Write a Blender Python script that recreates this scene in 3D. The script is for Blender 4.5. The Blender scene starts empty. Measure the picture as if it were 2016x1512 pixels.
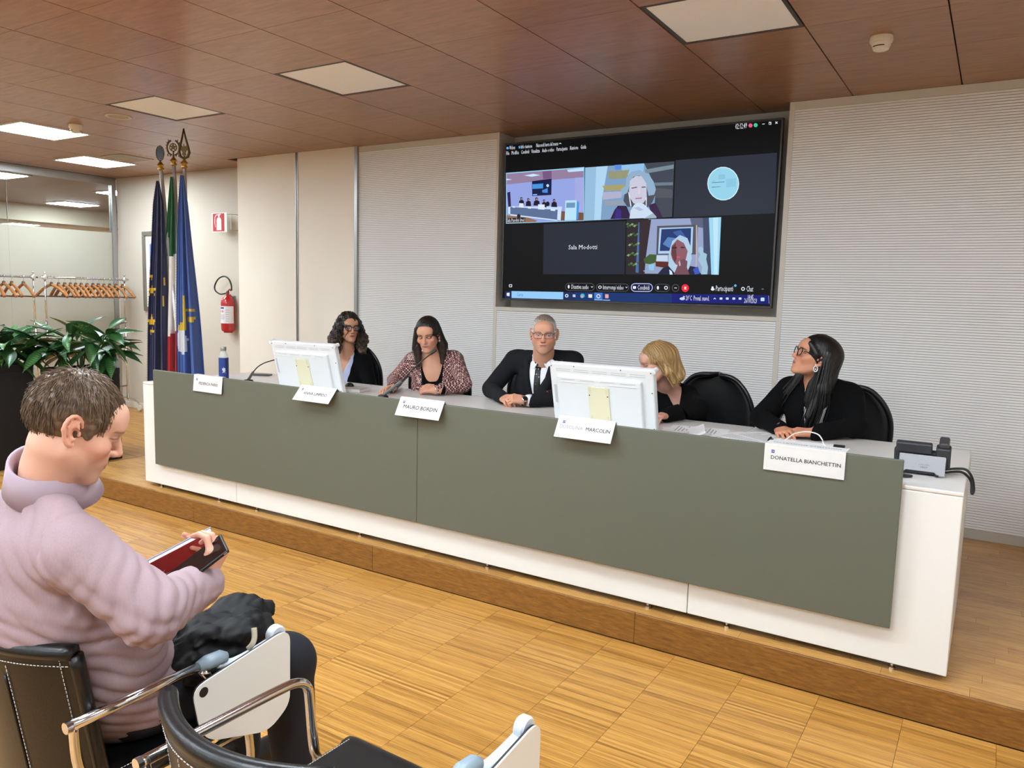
import bpy, bmesh, math, random
import numpy as np
from mathutils import Vector, Matrix, Euler
PI = math.pi
SC = bpy.context.scene
COL = SC.collection
rnd = random.Random(7)

# ------------------------------------------------------------------ camera
F_PX = 1530.15
YAW, PITCH, ROLL = 0.55406, -0.115789, 0.026333
CAM = np.array([0.29048, -5.20905, 1.56696])
_cy, _sy = math.cos(YAW), math.sin(YAW)
_fw = np.array([-_sy * math.cos(PITCH), _cy * math.cos(PITCH), math.sin(PITCH)])
_rt = np.array([_cy, _sy, 0.0])
_up = np.cross(_rt, _fw)
_c, _s = math.cos(ROLL), math.sin(ROLL)
RM = np.array([_c * _rt + _s * _up, -_s * _rt + _c * _up, _fw])
cam_d = bpy.data.cameras.new('camera')
cam_d.sensor_fit = 'HORIZONTAL'
cam_d.sensor_width = 36.0
cam_d.lens = F_PX / 2016.0 * 36.0
cam_d.clip_start = 0.05
cam_o = bpy.data.objects.new('camera', cam_d)
COL.objects.link(cam_o)
_m = Matrix.Identity(4)
for _i in range(3):
    _m[_i][0] = RM[0][_i]; _m[_i][1] = RM[1][_i]; _m[_i][2] = -RM[2][_i]; _m[_i][3] = CAM[_i]
cam_o.matrix_world = _m
SC.camera = cam_o

def ray(u, v):
    return RM.T @ np.array([(u - 1008) / F_PX, -(v - 756) / F_PX, 1.0])
def onz(u, v, z):
    d = ray(u, v); return CAM + d * (z - CAM[2]) / d[2]
def ony(u, v, y):
    d = ray(u, v); return CAM + d * (y - CAM[1]) / d[1]
def onx(u, v, x):
    d = ray(u, v); return CAM + d * (x - CAM[0]) / d[0]

# ------------------------------------------------------------------ world, exposure
SC.view_settings.view_transform = 'Standard'
SC.view_settings.look = 'None'
SC.view_settings.exposure = 0.0
SC.view_settings.gamma = 1.0
SC.view_settings.use_curve_mapping = False
SC.cycles.max_bounces = 8
SC.cycles.caustics_reflective = False
SC.cycles.caustics_refractive = False
SC.cycles.adaptive_threshold = 0.02
w = bpy.data.worlds.new('world'); SC.world = w
w.use_nodes = True
w.node_tree.nodes['Background'].inputs[0].default_value = (1.0, 0.93, 0.84, 1)
w.node_tree.nodes['Background'].inputs[1].default_value = 0.12
LIT = 49.0            # strength of the lit ceiling panels
LIT_COL = (0.80, 0.912, 1.0)      # the camera's white balance sits between the lamps and the warm room

# ------------------------------------------------------------------ materials
def lin(c):
    out = []
    for x in c[:3]:
        x = x / 255.0
        out.append(x / 12.92 if x <= 0.04045 else ((x + 0.055) / 1.055) ** 2.4)
    return out + [1.0]
MATS = {}
def pm(name, rgb, rough=0.5, metal=0.0, spec=0.5, noise=None, bump=None, emit=None, alpha=None, sheen=0.0, coat=0.0, sss=0.0):
    """Principled material; noise = (scale, amount) varies the colour, bump = (scale, strength)."""
    if name in MATS: return MATS[name]
    m = bpy.data.materials.new(name); m.use_nodes = True
    nt = m.node_tree; b = nt.nodes['Principled BSDF']
    col = lin(rgb)
    b.inputs['Base Color'].default_value = col
    b.inputs['Roughness'].default_value = rough
    b.inputs['Metallic'].default_value = metal
    b.inputs['Specular IOR Level'].default_value = spec
    if sheen: b.inputs['Sheen Weight'].default_value = sheen
    if coat: b.inputs['Coat Weight'].default_value = coat
    if sss:
        b.inputs['Subsurface Weight'].default_value = sss
        b.inputs['Subsurface Radius'].default_value = (0.012, 0.004, 0.002)
        b.inputs['Subsurface Scale'].default_value = 0.6
    tc = nt.nodes.new('ShaderNodeTexCoord')
    if noise:
        n = nt.nodes.new('ShaderNodeTexNoise'); n.inputs['Scale'].default_value = noise[0]; n.inputs['Detail'].default_value = 4
        nt.links.new(tc.outputs['Object'], n.inputs['Vector'])
        mx = nt.nodes.new('ShaderNodeMix'); mx.data_type = 'RGBA'
        a = noise[1]
        mx.inputs['A'].default_value = [max(0, c * (1 - a)) for c in col[:3]] + [1]
        mx.inputs['B'].default_value = [min(1, c * (1 + a)) for c in col[:3]] + [1]
        nt.links.new(n.outputs['Fac'], mx.inputs['Factor'])
        nt.links.new(mx.outputs['Result'], b.inputs['Base Color'])
    if bump:
        n = nt.nodes.new('ShaderNodeTexNoise'); n.inputs['Scale'].default_value = bump[0]; n.inputs['Detail'].default_value = 3
        nt.links.new(tc.outputs['Object'], n.inputs['Vector'])
        bp = nt.nodes.new('ShaderNodeBump'); bp.inputs['Strength'].default_value = bump[1]; bp.inputs['Distance'].default_value = 0.01
        nt.links.new(n.outputs['Fac'], bp.inputs['Height'])
        nt.links.new(bp.outputs['Normal'], b.inputs['Normal'])
    if emit:
        b.inputs['Emission Color'].default_value = lin(emit[0]); b.inputs['Emission Strength'].default_value = emit[1]
    if alpha is not None: b.inputs['Alpha'].default_value = alpha
    MATS[name] = m
    return m
def emat(name, rgb, strength=1.0):
    if name in MATS: return MATS[name]
    m = bpy.data.materials.new(name); m.use_nodes = True
    nt = m.node_tree; nt.nodes.remove(nt.nodes['Principled BSDF'])
    e = nt.nodes.new('ShaderNodeEmission'); e.inputs[0].default_value = lin(rgb); e.inputs[1].default_value = strength
    nt.links.new(e.outputs[0], nt.nodes['Material Output'].inputs[0])
    MATS[name] = m
    return m
def wood(name, c1, c2, c3, stretch, scale=6.0, rough=0.35, attr=None, spec=0.4, per_object=0.0, bumpy=0.06):
    """Wood: noise stretched along one axis; attr = face attribute 'tone' shifting each piece."""
    m = bpy.data.materials.new(name); m.use_nodes = True
    nt = m.node_tree; b = nt.nodes['Principled BSDF']
    tc = nt.nodes.new('ShaderNodeTexCoord')
    geo = nt.nodes.new('ShaderNodeNewGeometry')
    mp = nt.nodes.new('ShaderNodeMapping'); mp.inputs['Scale'].default_value = stretch
    nt.links.new(geo.outputs['Position'], mp.inputs['Vector'])
    n = nt.nodes.new('ShaderNodeTexNoise'); n.inputs['Scale'].default_value = scale; n.inputs['Detail'].default_value = 6; n.inputs['Roughness'].default_value = 0.6
    n.inputs['Distortion'].default_value = 0.6
    nt.links.new(mp.outputs[0], n.inputs['Vector'])
    val = n.outputs['Fac']
    def add(other, gain, base):
        nonlocal val
        ma = nt.nodes.new('ShaderNodeMath'); ma.operation = 'MULTIPLY_ADD'
        nt.links.new(other, ma.inputs[0]); ma.inputs[1].default_value = gain
        ma2 = nt.nodes.new('ShaderNodeMath'); ma2.operation = 'ADD'; ma2.inputs[1].default_value = base
        nt.links.new(val, ma2.inputs[0]); nt.links.new(ma2.outputs[0], ma.inputs[2]); val = ma.outputs[0]
    if attr:
        at = nt.nodes.new('ShaderNodeAttribute'); at.attribute_name = 'tone'
        add(at.outputs['Fac'], attr, -attr * 0.5)
    if per_object:
        oi = nt.nodes.new('ShaderNodeObjectInfo')
        add(oi.outputs['Random'], per_object, -per_object * 0.5)
    cr = nt.nodes.new('ShaderNodeValToRGB')
    cr.color_ramp.elements[0].position = 0.22; cr.color_ramp.elements[0].color = lin(c1)
    cr.color_ramp.elements[1].position = 0.78; cr.color_ramp.elements[1].color = lin(c3)
    e = cr.color_ramp.elements.new(0.5); e.color = lin(c2)
    nt.links.new(val, cr.inputs[0])
    nt.links.new(cr.outputs[0], b.inputs['Base Color'])
    b.inputs['Roughness'].default_value = rough
    b.inputs['Specular IOR Level'].default_value = spec
    if bumpy:
        bp = nt.nodes.new('ShaderNodeBump'); bp.inputs['Strength'].default_value = bumpy; bp.inputs['Distance'].default_value = 0.002
        nt.links.new(n.outputs['Fac'], bp.inputs['Height']); nt.links.new(bp.outputs[0], b.inputs['Normal'])
    MATS[name] = m
    return m

# ------------------------------------------------------------------ mesh builder
class MB:
    def __init__(self): self.v = []; self.f = []; self.mi = []; self.tone = []; self.cur = 0; self.t = 0.5
    def add(self, vs, fs):
        o = len(self.v); self.v.extend([tuple(map(float, p)) for p in vs])
        for f in fs:
            self.f.append(tuple(i + o for i in f)); self.mi.append(self.cur); self.tone.append(self.t)
        return self
    def box(self, x0, x1, y0, y1, z0, z1, M=None):
        vs = [(x0,y0,z0),(x1,y0,z0),(x1,y1,z0),(x0,y1,z0),(x0,y0,z1),(x1,y0,z1),(x1,y1,z1),(x0,y1,z1)]
        if M is not None: vs = [M @ Vector(p) for p in vs]
        return self.add(vs, [(0,3,2,1),(4,5,6,7),(0,1,5,4),(1,2,6,5),(2,3,7,6),(3,0,4,7)])
    def cbox(self, c, h, M=None):
        return self.box(c[0]-h[0], c[0]+h[0], c[1]-h[1], c[1]+h[1], c[2]-h[2], c[2]+h[2], M)
    def tube(self, pts, rad, n=8, cap=True, flat=1.0):
        pts = [Vector(p) for p in pts]
        if not hasattr(rad, '__len__'): rad = [rad] * len(pts)
        up = None; vs = []; fs = []
        for i, p in enumerate(pts):
            a = pts[max(0, i-1)]; b = pts[min(len(pts)-1, i+1)]
            t = (b - a)
            t = t.normalized() if t.length > 1e-9 else Vector((0,0,1))
            if up is None:
                up = Vector((0,0,1)) if abs(t.z) < 0.9 else Vector((1,0,0))
            s = t.cross(up)
            if s.length < 1e-6: s = t.orthogonal()
            s.normalize(); up = s.cross(t).normalized()
            for k in range(n):
                an = 2*PI*k/n
                vs.append(p + s*math.cos(an)*rad[i] + up*math.sin(an)*rad[i]*flat)
        for i in range(len(pts)-1):
            for k in range(n):
                k2 = (k+1) % n
                fs.append((i*n+k, i*n+k2, (i+1)*n+k2, (i+1)*n+k))
        if cap:
            fs.append(tuple(range(n-1, -1, -1))); fs.append(tuple((len(pts)-1)*n + k for k in range(n)))
        return self.add(vs, fs)
    def lathe(self, prof, n=24, M=None, close=True):
        """profile of (r, z) pairs turned about z"""
        vs = []; fs = []
        for r, z in prof:
            for k in range(n):
                a = 2*PI*k/n; vs.append(Vector((r*math.cos(a), r*math.sin(a), z)))
        if M is not None: vs = [M @ p for p in vs]
        for i in range(len(prof)-1):
            for k in range(n):
                k2 = (k+1) % n
                fs.append((i*n+k, i*n+k2, (i+1)*n+k2, (i+1)*n+k))
        if close:
            fs.append(tuple(range(n-1, -1, -1))); fs.append(tuple((len(prof)-1)*n+k for k in range(n)))
        return self.add(vs, fs)
    def prism(self, poly, z0, z1, M=None):
        n = len(poly)
        vs = [Vector((x, y, z0)) for x, y in poly] + [Vector((x, y, z1)) for x, y in poly]
        if M is not None: vs = [M @ p for p in vs]
        fs = [tuple(range(n-1, -1, -1)), tuple(range(n, 2*n))]
        for k in range(n):
            k2 = (k+1) % n; fs.append((k, k2, n+k2, n+k))
        return self.add(vs, fs)
    def sphere(self, c, r, nu=16, nv=10, M=None):
        if not hasattr(r, '__len__'): r = (r, r, r)
        vs = [Vector((0,0,-r[2]))]
        for i in range(1, nv):
            ph = -PI/2 + PI*i/nv
            for k in range(nu):
                a = 2*PI*k/nu
                vs.append(Vector((r[0]*math.cos(ph)*math.cos(a), r[1]*math.cos(ph)*math.sin(a), r[2]*math.sin(ph))))
        vs.append(Vector((0,0,r[2])))
        if M is not None: vs = [M @ p for p in vs]
        vs = [p + Vector(c) for p in vs]
        fs = []
        for k in range(nu): fs.append((0, 1+(k+1) % nu, 1+k))
        for i in range(nv-2):
            for k in range(nu):
                k2 = (k+1) % nu
                fs.append((1+i*nu+k, 1+i*nu+k2, 1+(i+1)*nu+k2, 1+(i+1)*nu+k))
        t = len(vs)-1
        for k in range(nu): fs.append((t, 1+(nv-2)*nu+k, 1+(nv-2)*nu+(k+1) % nu))
        return self.add(vs, fs)
    def grid(self, P):
        """P: 2D list of points -> quad sheet"""
        r = len(P); c = len(P[0])
        vs = [p for row in P for p in row]
        fs = [(i*c+j, i*c+j+1, (i+1)*c+j+1, (i+1)*c+j) for i in range(r-1) for j in range(c-1)]
        return self.add(vs, fs)
    def build(self, name, mat, parent=None, smooth=False, bevel=0.0, seg=2, solid=0.0, sub=0, kind=None, tone=False, auto=None):
        return finish(name, self.v, self.f, mat, parent, smooth, bevel, seg, solid, sub, kind, self.mi, self.tone if tone else None, auto)

ORG = {}
def finish(name, v, f, mat, parent=None, smooth=False, bevel=0.0, seg=2, solid=0.0, sub=0, kind=None, mi=None, tone=None, auto=None, cols=None):
    v = np.asarray(v, dtype=float)
    if parent is not None: off = ORG[parent.name]
    else:
        lo = v.min(0); hi = v.max(0)
        off = np.array([(lo[0]+hi[0])/2, (lo[1]+hi[1])/2, lo[2]])
    me = bpy.data.meshes.new(name)
    me.from_pydata((v - off).tolist(), [], [tuple(x) for x in f])
    mats = mat if isinstance(mat, (list, tuple)) else [mat]
    for m in mats: me.materials.append(m)
    if mi is not None and len(mats) > 1: me.polygons.foreach_set('material_index', mi)
    if tone is not None:
        a = me.attributes.new('tone', 'FLOAT', 'FACE'); a.data.foreach_set('value', tone)
    if cols is not None:
        a = me.color_attributes.new('paint', 'FLOAT_COLOR', 'POINT')
        a.data.foreach_set('color', np.asarray(cols, dtype=np.float32).ravel())
    if smooth: me.polygons.foreach_set('use_smooth', [True]*len(me.polygons))
    me.update()
    if bevel:
        bm = bmesh.new(); bm.from_mesh(me)
        es = [e for e in bm.edges if len(e.link_faces) == 2 and e.calc_face_angle(0) > 0.6]
        bmesh.ops.bevel(bm, geom=es, offset=bevel, segments=seg, profile=0.5, affect='EDGES', clamp_overlap=True)
        bm.to_mesh(me); bm.free()
        if smooth is False and seg > 1: pass
    o = bpy.data.objects.new(name, me); COL.objects.link(o)
    if parent is not None: o.parent = parent
    else: o.location = off
    ORG[o.name] = off
    if solid:
        md = o.modifiers.new('solid', 'SOLIDIFY'); md.thickness = solid; md.offset = 0
    if sub:
        md = o.modifiers.new('sub', 'SUBSURF'); md.levels = sub; md.render_levels = sub
    if auto:
        try: me.set_sharp_from_angle(angle=auto)
        except Exception: pass
        me.polygons.foreach_set('use_smooth', [True]*len(me.polygons))
    if kind: o['kind'] = kind
    return o
def thing(name, loc, label, cat, group=None, rotz=0.0):
    o = bpy.data.objects.new(name, None); COL.objects.link(o)
    o.empty_display_size = 0.05
    o.location = loc; o.rotation_euler = (0, 0, rotz)
    ORG[o.name] = np.array(loc, dtype=float)
    return tag(o, label, cat, group)
def tag(o, label, cat, group=None):
    o['label'] = label; o['category'] = cat
    if group: o['group'] = group
    return o
def struct(o, label=None):
    o['kind'] = 'structure'
    if label: o['label'] = label
    return o
def local_thing(name, label, cat, group=None):
    """Empty at the origin: parts are modelled in local coordinates, then it is moved."""
    return thing(name, (0, 0, 0), label, cat, group)
def dup(root, loc, rotz=None, label=None, group=None):
    r = root.copy(); COL.objects.link(r); r.location = loc
    if rotz is not None: r.rotation_euler = (0, 0, rotz)
    if label: r['label'] = label
    if group: r['group'] = group
    for ch in list(root.children):
        c = ch.copy(); COL.objects.link(c); c.parent = r
        for g in list(ch.children):
            d = g.copy(); COL.objects.link(d); d.parent = c
    return r
def text_mesh(s, size, M, mat, name, parent, align='CENTER', depth=0.0, xs=1.0):
    cu = bpy.data.curves.new('t', 'FONT'); cu.body = s; cu.size = size; cu.align_x = align; cu.align_y = 'CENTER'
    cu.resolution_u = 2
    to = bpy.data.objects.new('t', cu); COL.objects.link(to)
    dg = bpy.context.evaluated_depsgraph_get()
    me = to.evaluated_get(dg).to_mesh()
    v = []; f = []
    for dx, dy in ((-.013, 0), (.013, 0), (0, .011), (0, -.011)):      # printed a little bold
        o_ = len(v); v += [M @ Vector(((p.co.x+dx*size)*xs, p.co.y+dy*size, depth)) for p in me.vertices]
        f += [tuple(i+o_ for i in p.vertices) for p in me.polygons]; depth += 2e-5
    to.to_mesh_clear()
    bpy.data.objects.remove(to); bpy.data.curves.remove(cu)
    return finish(name, v, f, mat, parent)
# ------------------------------------------------------------------ the room shell
H = 2.865; POD = 0.145; WY = 0.24; RY = 0.473
M_ceil = wood('cherry_tile', (136,96,66), (158,114,80), (174,128,92), (1.2, 9, 1), 5.0, 0.33, per_object=0.12, spec=0.5, bumpy=0.02)
M_ceilgap = pm('ceiling_gap', (32,24,20), 0.9)
M_wall = pm('wall_cream', (240,230,214), 0.75, noise=(3, 0.02))
M_slat = pm('slat_white', (245,245,243), 0.55, noise=(2, 0.02))
M_slatback = pm('slat_back', (150,142,132), 0.9)
M_trim = pm('trim_white', (214,208,196), 0.5)
M_alu = pm('aluminium', (176,176,174), 0.35, 0.7)
M_white = pm('desk_white', (216,215,210), 0.38)
M_parq = wood('parquet', (132,86,34), (176,125,56), (204,154,82), (2.0, 70, 1), 3.0, 0.34, attr=0.42, spec=0.5)
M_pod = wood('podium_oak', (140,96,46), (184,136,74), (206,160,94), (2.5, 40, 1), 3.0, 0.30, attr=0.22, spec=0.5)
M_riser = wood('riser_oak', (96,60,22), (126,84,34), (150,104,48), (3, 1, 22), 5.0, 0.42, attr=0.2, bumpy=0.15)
M_under = pm('parquet_joint', (92,60,28), 0.8)

# floor slab with parquet blocks of thin strips
b = MB(); b.box(-20, 3.4, -9.2, 6.0, -0.12, -0.0035)
floor = struct(b.build('floor', M_under), 'oak strip parquet floor laid in blocks')
BL = 0.301
def block_mesh(b, x0, y0, rg, sx=BL, sy=BL, n=25):
    w_ = sy / n
    for k in range(n):
        b.t = min(1, max(0, rg.gauss(0.5, 0.22)))
        dz = rg.uniform(-0.0003, 0.0003); g = 0.0003
        xa, xb_ = x0 + 0.0007, x0 + sx - 0.0007
        ya, yb = y0 + k*w_ + g*0.5, y0 + (k+1)*w_ - g*0.5
        z0 = -0.0035; z1 = dz
        b.add([(xa,ya,z0),(xb_,ya,z0),(xb_,yb,z0),(xa,yb,z0),(xa,ya,z1),(xb_,ya,z1),(xb_,yb,z1),(xa,yb,z1)],
              [(4,5,6,7),(0,1,5,4),(1,2,6,5),(2,3,7,6),(3,0,4,7)])
blocks = []
rg = random.Random(3)
for k in range(14):
    b = MB(); block_mesh(b, 0, 0, rg)
    me = bpy.data.meshes.new('parquet_block'); me.from_pydata(b.v, [], b.f); me.materials.append(M_parq)
    a = me.attributes.new('tone', 'FLOAT', 'FACE'); a.data.foreach_set('value', b.tone); blocks.append(me)
XJ0 = -1.09; YT = -2.033
far = MB(); nblk = 0
def fcol(ix): return XJ0 + ix*BL
for ix in range(-28, 10):
    for iy in range(0, 12):
        x0 = fcol(ix); y0 = YT - (iy+1)*BL
        off = (ix*37 % 11) / 11.0 * 0.0
        cx, cy = x0 + BL/2, y0 + BL/2
        d = RM @ (np.array([cx, cy, 0]) - CAM)
        vis = False
        if d[2] > 0.5:
            u, v = 1008 + F_PX*d[0]/d[2], 756 - F_PX*d[1]/d[2]
            vis = -140 < u < 2160 and v < 1640
        if vis and x0 > -5.3:
            o = bpy.data.objects.new('parquet_block', blocks[rg.randrange(14)]); COL.objects.link(o)
            o.parent = floor
            fo = ORG[floor.name]; o.location = (x0 - fo[0], y0 - fo[1], -fo[2]); nblk += 1
        elif x0 > -9.3 and x0 < 1.6:
            block_mesh(far, x0, y0, rg, n=12)
# the floor left of the podium, beside the glass wall
for ix in range(-28, -15):
    for iy in range(0, 9):
        block_mesh(far, fcol(ix), YT + iy*BL, rg, n=12)
o = far.build('parquet_field', M_parq, floor, tone=True, kind='stuff')

# podium: core, riser boards, oak boards on top
PX0, PX1, PY0 = -5.65, 2.6, -2.03
b = MB(); b.box(PX0 + 0.012, PX1, PY0 + 0.012, WY + 0.3, 0.0, POD - 0.006)
podium = struct(b.build('floor_podium', M_under), 'low oak podium under the long desk')
xs = [PX0, -4.143, -2.565, -0.99, 0.6, PX1]
for i in range(5):
    b = MB(); b.t = rnd.uniform(0.3, 0.7); b.box(xs[i] + 0.0008, xs[i+1] - 0.0008, PY0, PY0 + 0.014, 0.002, POD)
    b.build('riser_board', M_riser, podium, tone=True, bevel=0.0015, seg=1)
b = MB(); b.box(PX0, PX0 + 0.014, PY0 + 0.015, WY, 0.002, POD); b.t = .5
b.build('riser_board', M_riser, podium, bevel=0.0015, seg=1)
stuffb = MB(); row = 0; y = PY0 + 0.015
rg = random.Random(11); nb = 0
while y < WY:
    wv = 0.0715; x = PX0 + 0.015 - rg.uniform(0, 0.3)
    while x < PX1:
        L = rg.choice((0.30, 0.42, 0.55, 0.6))
        xa, xb_ = max(x, PX0 + 0.015), min(x + L, PX1)
        if xb_ - xa > 0.02:
            seen = (xa > -0.9 or xb_ < -4.2 or y < PY0 + 0.08)
            t = min(1, max(0, rg.gauss(0.5, 0.25)))
            if seen:
                b = MB(); b.t = t; b.box(xa + 0.0006, xb_ - 0.0006, y + 0.0004, y + wv - 0.0004, POD - 0.006, POD + rg.uniform(-0.0002, 0.0002))
                b.build('podium_board', M_pod, podium, tone=True); nb += 1
            else:
                stuffb.t = t; stuffb.box(xa + 0.0006, xb_ - 0.0006, y + 0.0004, y + wv - 0.0004, POD - 0.006, POD)
        x += L
    y += wv
stuffb.build('podium_board_field', M_pod, podium, tone=True, kind='stuff')

# back wall: grooved panels (each lamella is real geometry), smooth panels, recess
def grooved(name, x0, x1, z0, z1, label):
    b = MB(); b.box(x0, x1, WY + 0.010, WY + 0.16, z0, z1)
    w_ = struct(b.build(name, M_slatback), label)
    s = MB(); p = 0.0162; n = int(round((z1 - z0) / p)); p = (z1 - z0) / n
    for k in range(n):
        za, zb = z0 + k*p + 0.0014, z0 + (k+1)*p - 0.0014
        s.add([(x0,WY,za),(x1,WY,za),(x1,WY,zb),(x0,WY,zb),(x0,WY+0.010,za),(x1,WY+0.010,za),(x1,WY+0.010,zb),(x0,WY+0.010,zb)],
              [(0,1,2,3),(0,4,5,1),(3,2,6,7),(1,5,6,2),(0,3,7,4)])
    s.build('slat_field', M_slat, w_, kind='stuff')
    return w_
wall_back = grooved('wall_back', -4.795, -3.283, 0.205, 2.814, 'white finely grooved acoustic wall left of the screen')
grooved('wall_back_below_screen', -3.25, -0.985, 0.205, 1.423, 'white finely grooved acoustic wall below the screen')
grooved('wall_back_right', -0.950, 2.6, 0.205, 2.814, 'white finely grooved acoustic wall right of the screen')
def st(name, mat, boxes, label=None, bevel=0.0):
    b = MB()
    for q in boxes: b.box(*q)
    return struct(b.build(name, mat, bevel=bevel), label)
st('trim_1', M_trim, [(-4.795,-3.283,WY-0.001,WY+0.15,2.814,H)], 'plain white band above left grooved panel')
st('trim_2', M_trim, [(-0.950,2.6,WY-0.001,WY+0.15,2.814,H)], 'plain white band above right grooved panel')
st('trim_3', M_trim, [(-3.283,-3.262,WY-0.002,WY+0.15,1.428,H)], 'white upright edge strip left of the recess')
st('trim_4', M_trim, [(-0.984,-0.950,WY-0.002,WY+0.15,1.428,H)], 'white upright edge strip right of the recess')
st('trim_5', M_trim, [(-3.262,-0.984,WY-0.002,WY+0.2,1.425,1.455)], 'white sill strip below the recess')
st('trim_6', M_trim, [(-3.283,-3.251,WY-0.0015,WY+0.14,0.205,1.4275),(-0.984,-0.951,WY-0.0015,WY+0.14,0.205,1.4275)], 'narrow white joints between grooved panels')
struct(st('baseboard_back', pm('plinth', (196,188,176), 0.5), [(-4.795,2.6,WY-0.003,WY+0.15,POD,0.2045)]), 'pale plinth along the grooved wall')
M_rec = pm('recess_grey', (206,204,198), 0.7)
st('wall_recess', M_rec, [(-3.262,-0.984,RY,RY+0.06,1.455,H)], 'grey back of the screen recess')
st('wall_recess_side', M_rec, [(-3.30,-3.2625,WY+0.151,RY,1.455,H),(-0.9835,-0.95,WY+0.151,RY,1.455,H)], 'grey sides of the screen recess')
# smooth cream panels left of the grooved wall
st('wall_panel_1', M_wall, [(-5.566,-4.832,WY-0.02,WY+0.16,POD,H)], 'smooth cream wall panel next to grooved wall')
st('wall_panel_2', M_wall, [(-6.447,-5.598,WY-0.02,0.62,0.0,H)], 'smooth cream wall panel at the outer corner')
st('trim_7', M_alu, [(-5.597,-5.588,WY-0.026,WY+0.1,0.0,H),(-5.576,-5.567,WY-0.026,WY+0.1,0.0,H),(-5.588,-5.576,WY-0.015,WY+0.1,0.0,H)], 'aluminium joint profile between cream panels')
st('trim_8', M_alu, [(-4.831,-4.796,WY-0.022,WY+0.1,POD,H)], 'aluminium upright between cream panel and grooved wall')
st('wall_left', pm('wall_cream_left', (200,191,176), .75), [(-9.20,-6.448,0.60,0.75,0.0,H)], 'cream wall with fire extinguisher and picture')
st('baseboard_left', pm('base_white', (226,218,204), 0.5), [(-9.19,-6.45,0.585,0.5995,0.0,0.07)])
# the remaining walls, out of frame
st('wall_right', M_wall, [(2.6,2.75,-9.0,WY,0.0,H)], 'cream wall on the right side')
st('wall_rear', M_wall, [(-9.2,2.75,-9.15,-9.0,0.0,H)], 'cream wall behind the audience')

# ceiling: dark void above, tiles hung below
b = MB(); b.box(-9.2, 2.75, -9.15, 0.75, H + 0.02, H + 0.06)
ceiling = struct(b.build('ceiling', M_ceilgap), 'suspended ceiling of cherry wood tiles')
LIGHTS_ON = {(-12,-3), (-14,-1)}                    # tile index (x/0.6, y/0.6) of its lower corner
LIGHTS_OFF = {(-6,-3), (-9,-3), (-2,-3)}
EXTRA_ON = {(-12,-6), (-4,-6), (-1,-6), (-15,-6), (2,-6), (-9,-7), (-6,-7), (-12,-10), (-9,-10), (-6,-10), (-3,-10), (0,-10), (-15,-10), (-12,-13), (-9,-13), (-6,-13), (-3,-13), (0,-13)}
VENT = (-13, -1)
tile_me = {}
def tile_mesh(lx, ly):
    key = (round(lx, 3), round(ly, 3))
    if key not in tile_me:
        b = MB(); b.box(0.0035, lx - 0.0035, 0.0013, ly - 0.0013, 0, 0.014)
        bm = bmesh.new()
        me = bpy.data.meshes.new('ceiling_tile'); me.from_pydata(b.v, [], b.f); me.materials.append(M_ceil); tile_me[key] = me
        bm.free()
    return tile_me[key]
rest = MB()
for ix in range(-16, 5):
    for iy in range(-15, 1):
        if (ix, iy) in LIGHTS_ON | LIGHTS_OFF | EXTRA_ON: continue
        x0, y0 = ix*0.6, iy*0.6
        lx = ly = 0.6
        if ix == -16: x0 = -9.18; lx = 0.18 - 0.0 + 0.0; x0 = -9.18; lx = -9.0 - x0
        if iy == 0:
            ly = 0.235 if (x0 > -0.95 or x0 < -3.5) else 0.47
            if x0 < -6.5: ly = 0.595
            if x0 + lx > -6.46 and x0 < -6.46: ly = 0.21
            if -3.7 < x0 < -3.5 or x0 + lx > -0.96 and x0 < -0.96: ly = 0.235
        if iy >= -6:
            o = bpy.data.objects.new('ceiling_tile', tile_mesh(lx, ly)); COL.objects.link(o); o.parent = ceiling
            co = ORG[ceiling.name]; o.location = (x0 - co[0], y0 - co[1], H - co[2])
        else:
            rest.box(x0 + 0.0035, x0 + lx - 0.0035, y0 + 0.0013, y0 + ly - 0.0013, H, H + 0.014)
rest.build('ceiling_tile_field', M_ceil, ceiling, kind='stuff')
for x0, x1 in ((-3.262, -3.0), (-1.2, -0.984)):
    b = MB(); b.box(x0 + 0.003, x1 - 0.003, 0.238, 0.47, H, H + 0.014); b.build('ceiling_tile', M_ceil, ceiling)

# ceiling lights
M_lit = emat('lamp_lit', (255, 255, 255), LIT)
M_lit.node_tree.nodes['Emission'].inputs[0].default_value = (*LIT_COL, 1)
M_diff = pm('lamp_diffuser', (250, 248, 246), 0.5)
M_lframe = pm('lamp_frame', (232, 228, 220), 0.4)
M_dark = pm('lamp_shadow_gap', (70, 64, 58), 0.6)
def ceiling_light(ix, iy, lit, label):
    x0, y0 = ix*0.6, iy*0.6
    t = thing('ceiling_light', (x0+0.3, y0+0.3, H - 0.012), label, 'ceiling light', 'square ceiling lights')
    b = MB(); g = 0.004
    z0, z1 = (H - 0.012, H + 0.016) if lit else (H + 0.001, H + 0.016)
    for q in ((g, 0.6-g, g, 0.022), (g, 0.6-g, 0.578, 0.6-g), (g, 0.022, 0.022, 0.578), (0.578, 0.6-g, 0.022, 0.578)):
        b.box(x0+q[0], x0+q[1], y0+q[2], y0+q[3], z0, z1)
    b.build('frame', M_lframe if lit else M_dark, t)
    b = MB(); b.box(x0+0.0225, x0+0.5775, y0+0.0225, y0+0.5775, (H - 0.010) if lit else (H + 0.004), H + 0.016)
    b.build('diffuser', M_lit if lit else M_diff, t)
    return t
ORD = ('first', 'second', 'third', 'fourth', 'fifth', 'sixth')
ceiling_light(-12, -3, True, 'brightly lit square ceiling panel at the left edge of the picture')
ceiling_light(-14, -1, True, 'brightly lit square ceiling panel nearest the corner above the coat racks')
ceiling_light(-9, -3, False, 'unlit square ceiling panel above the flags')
ceiling_light(-6, -3, False, 'unlit square ceiling panel midway along the wood ceiling')
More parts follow.
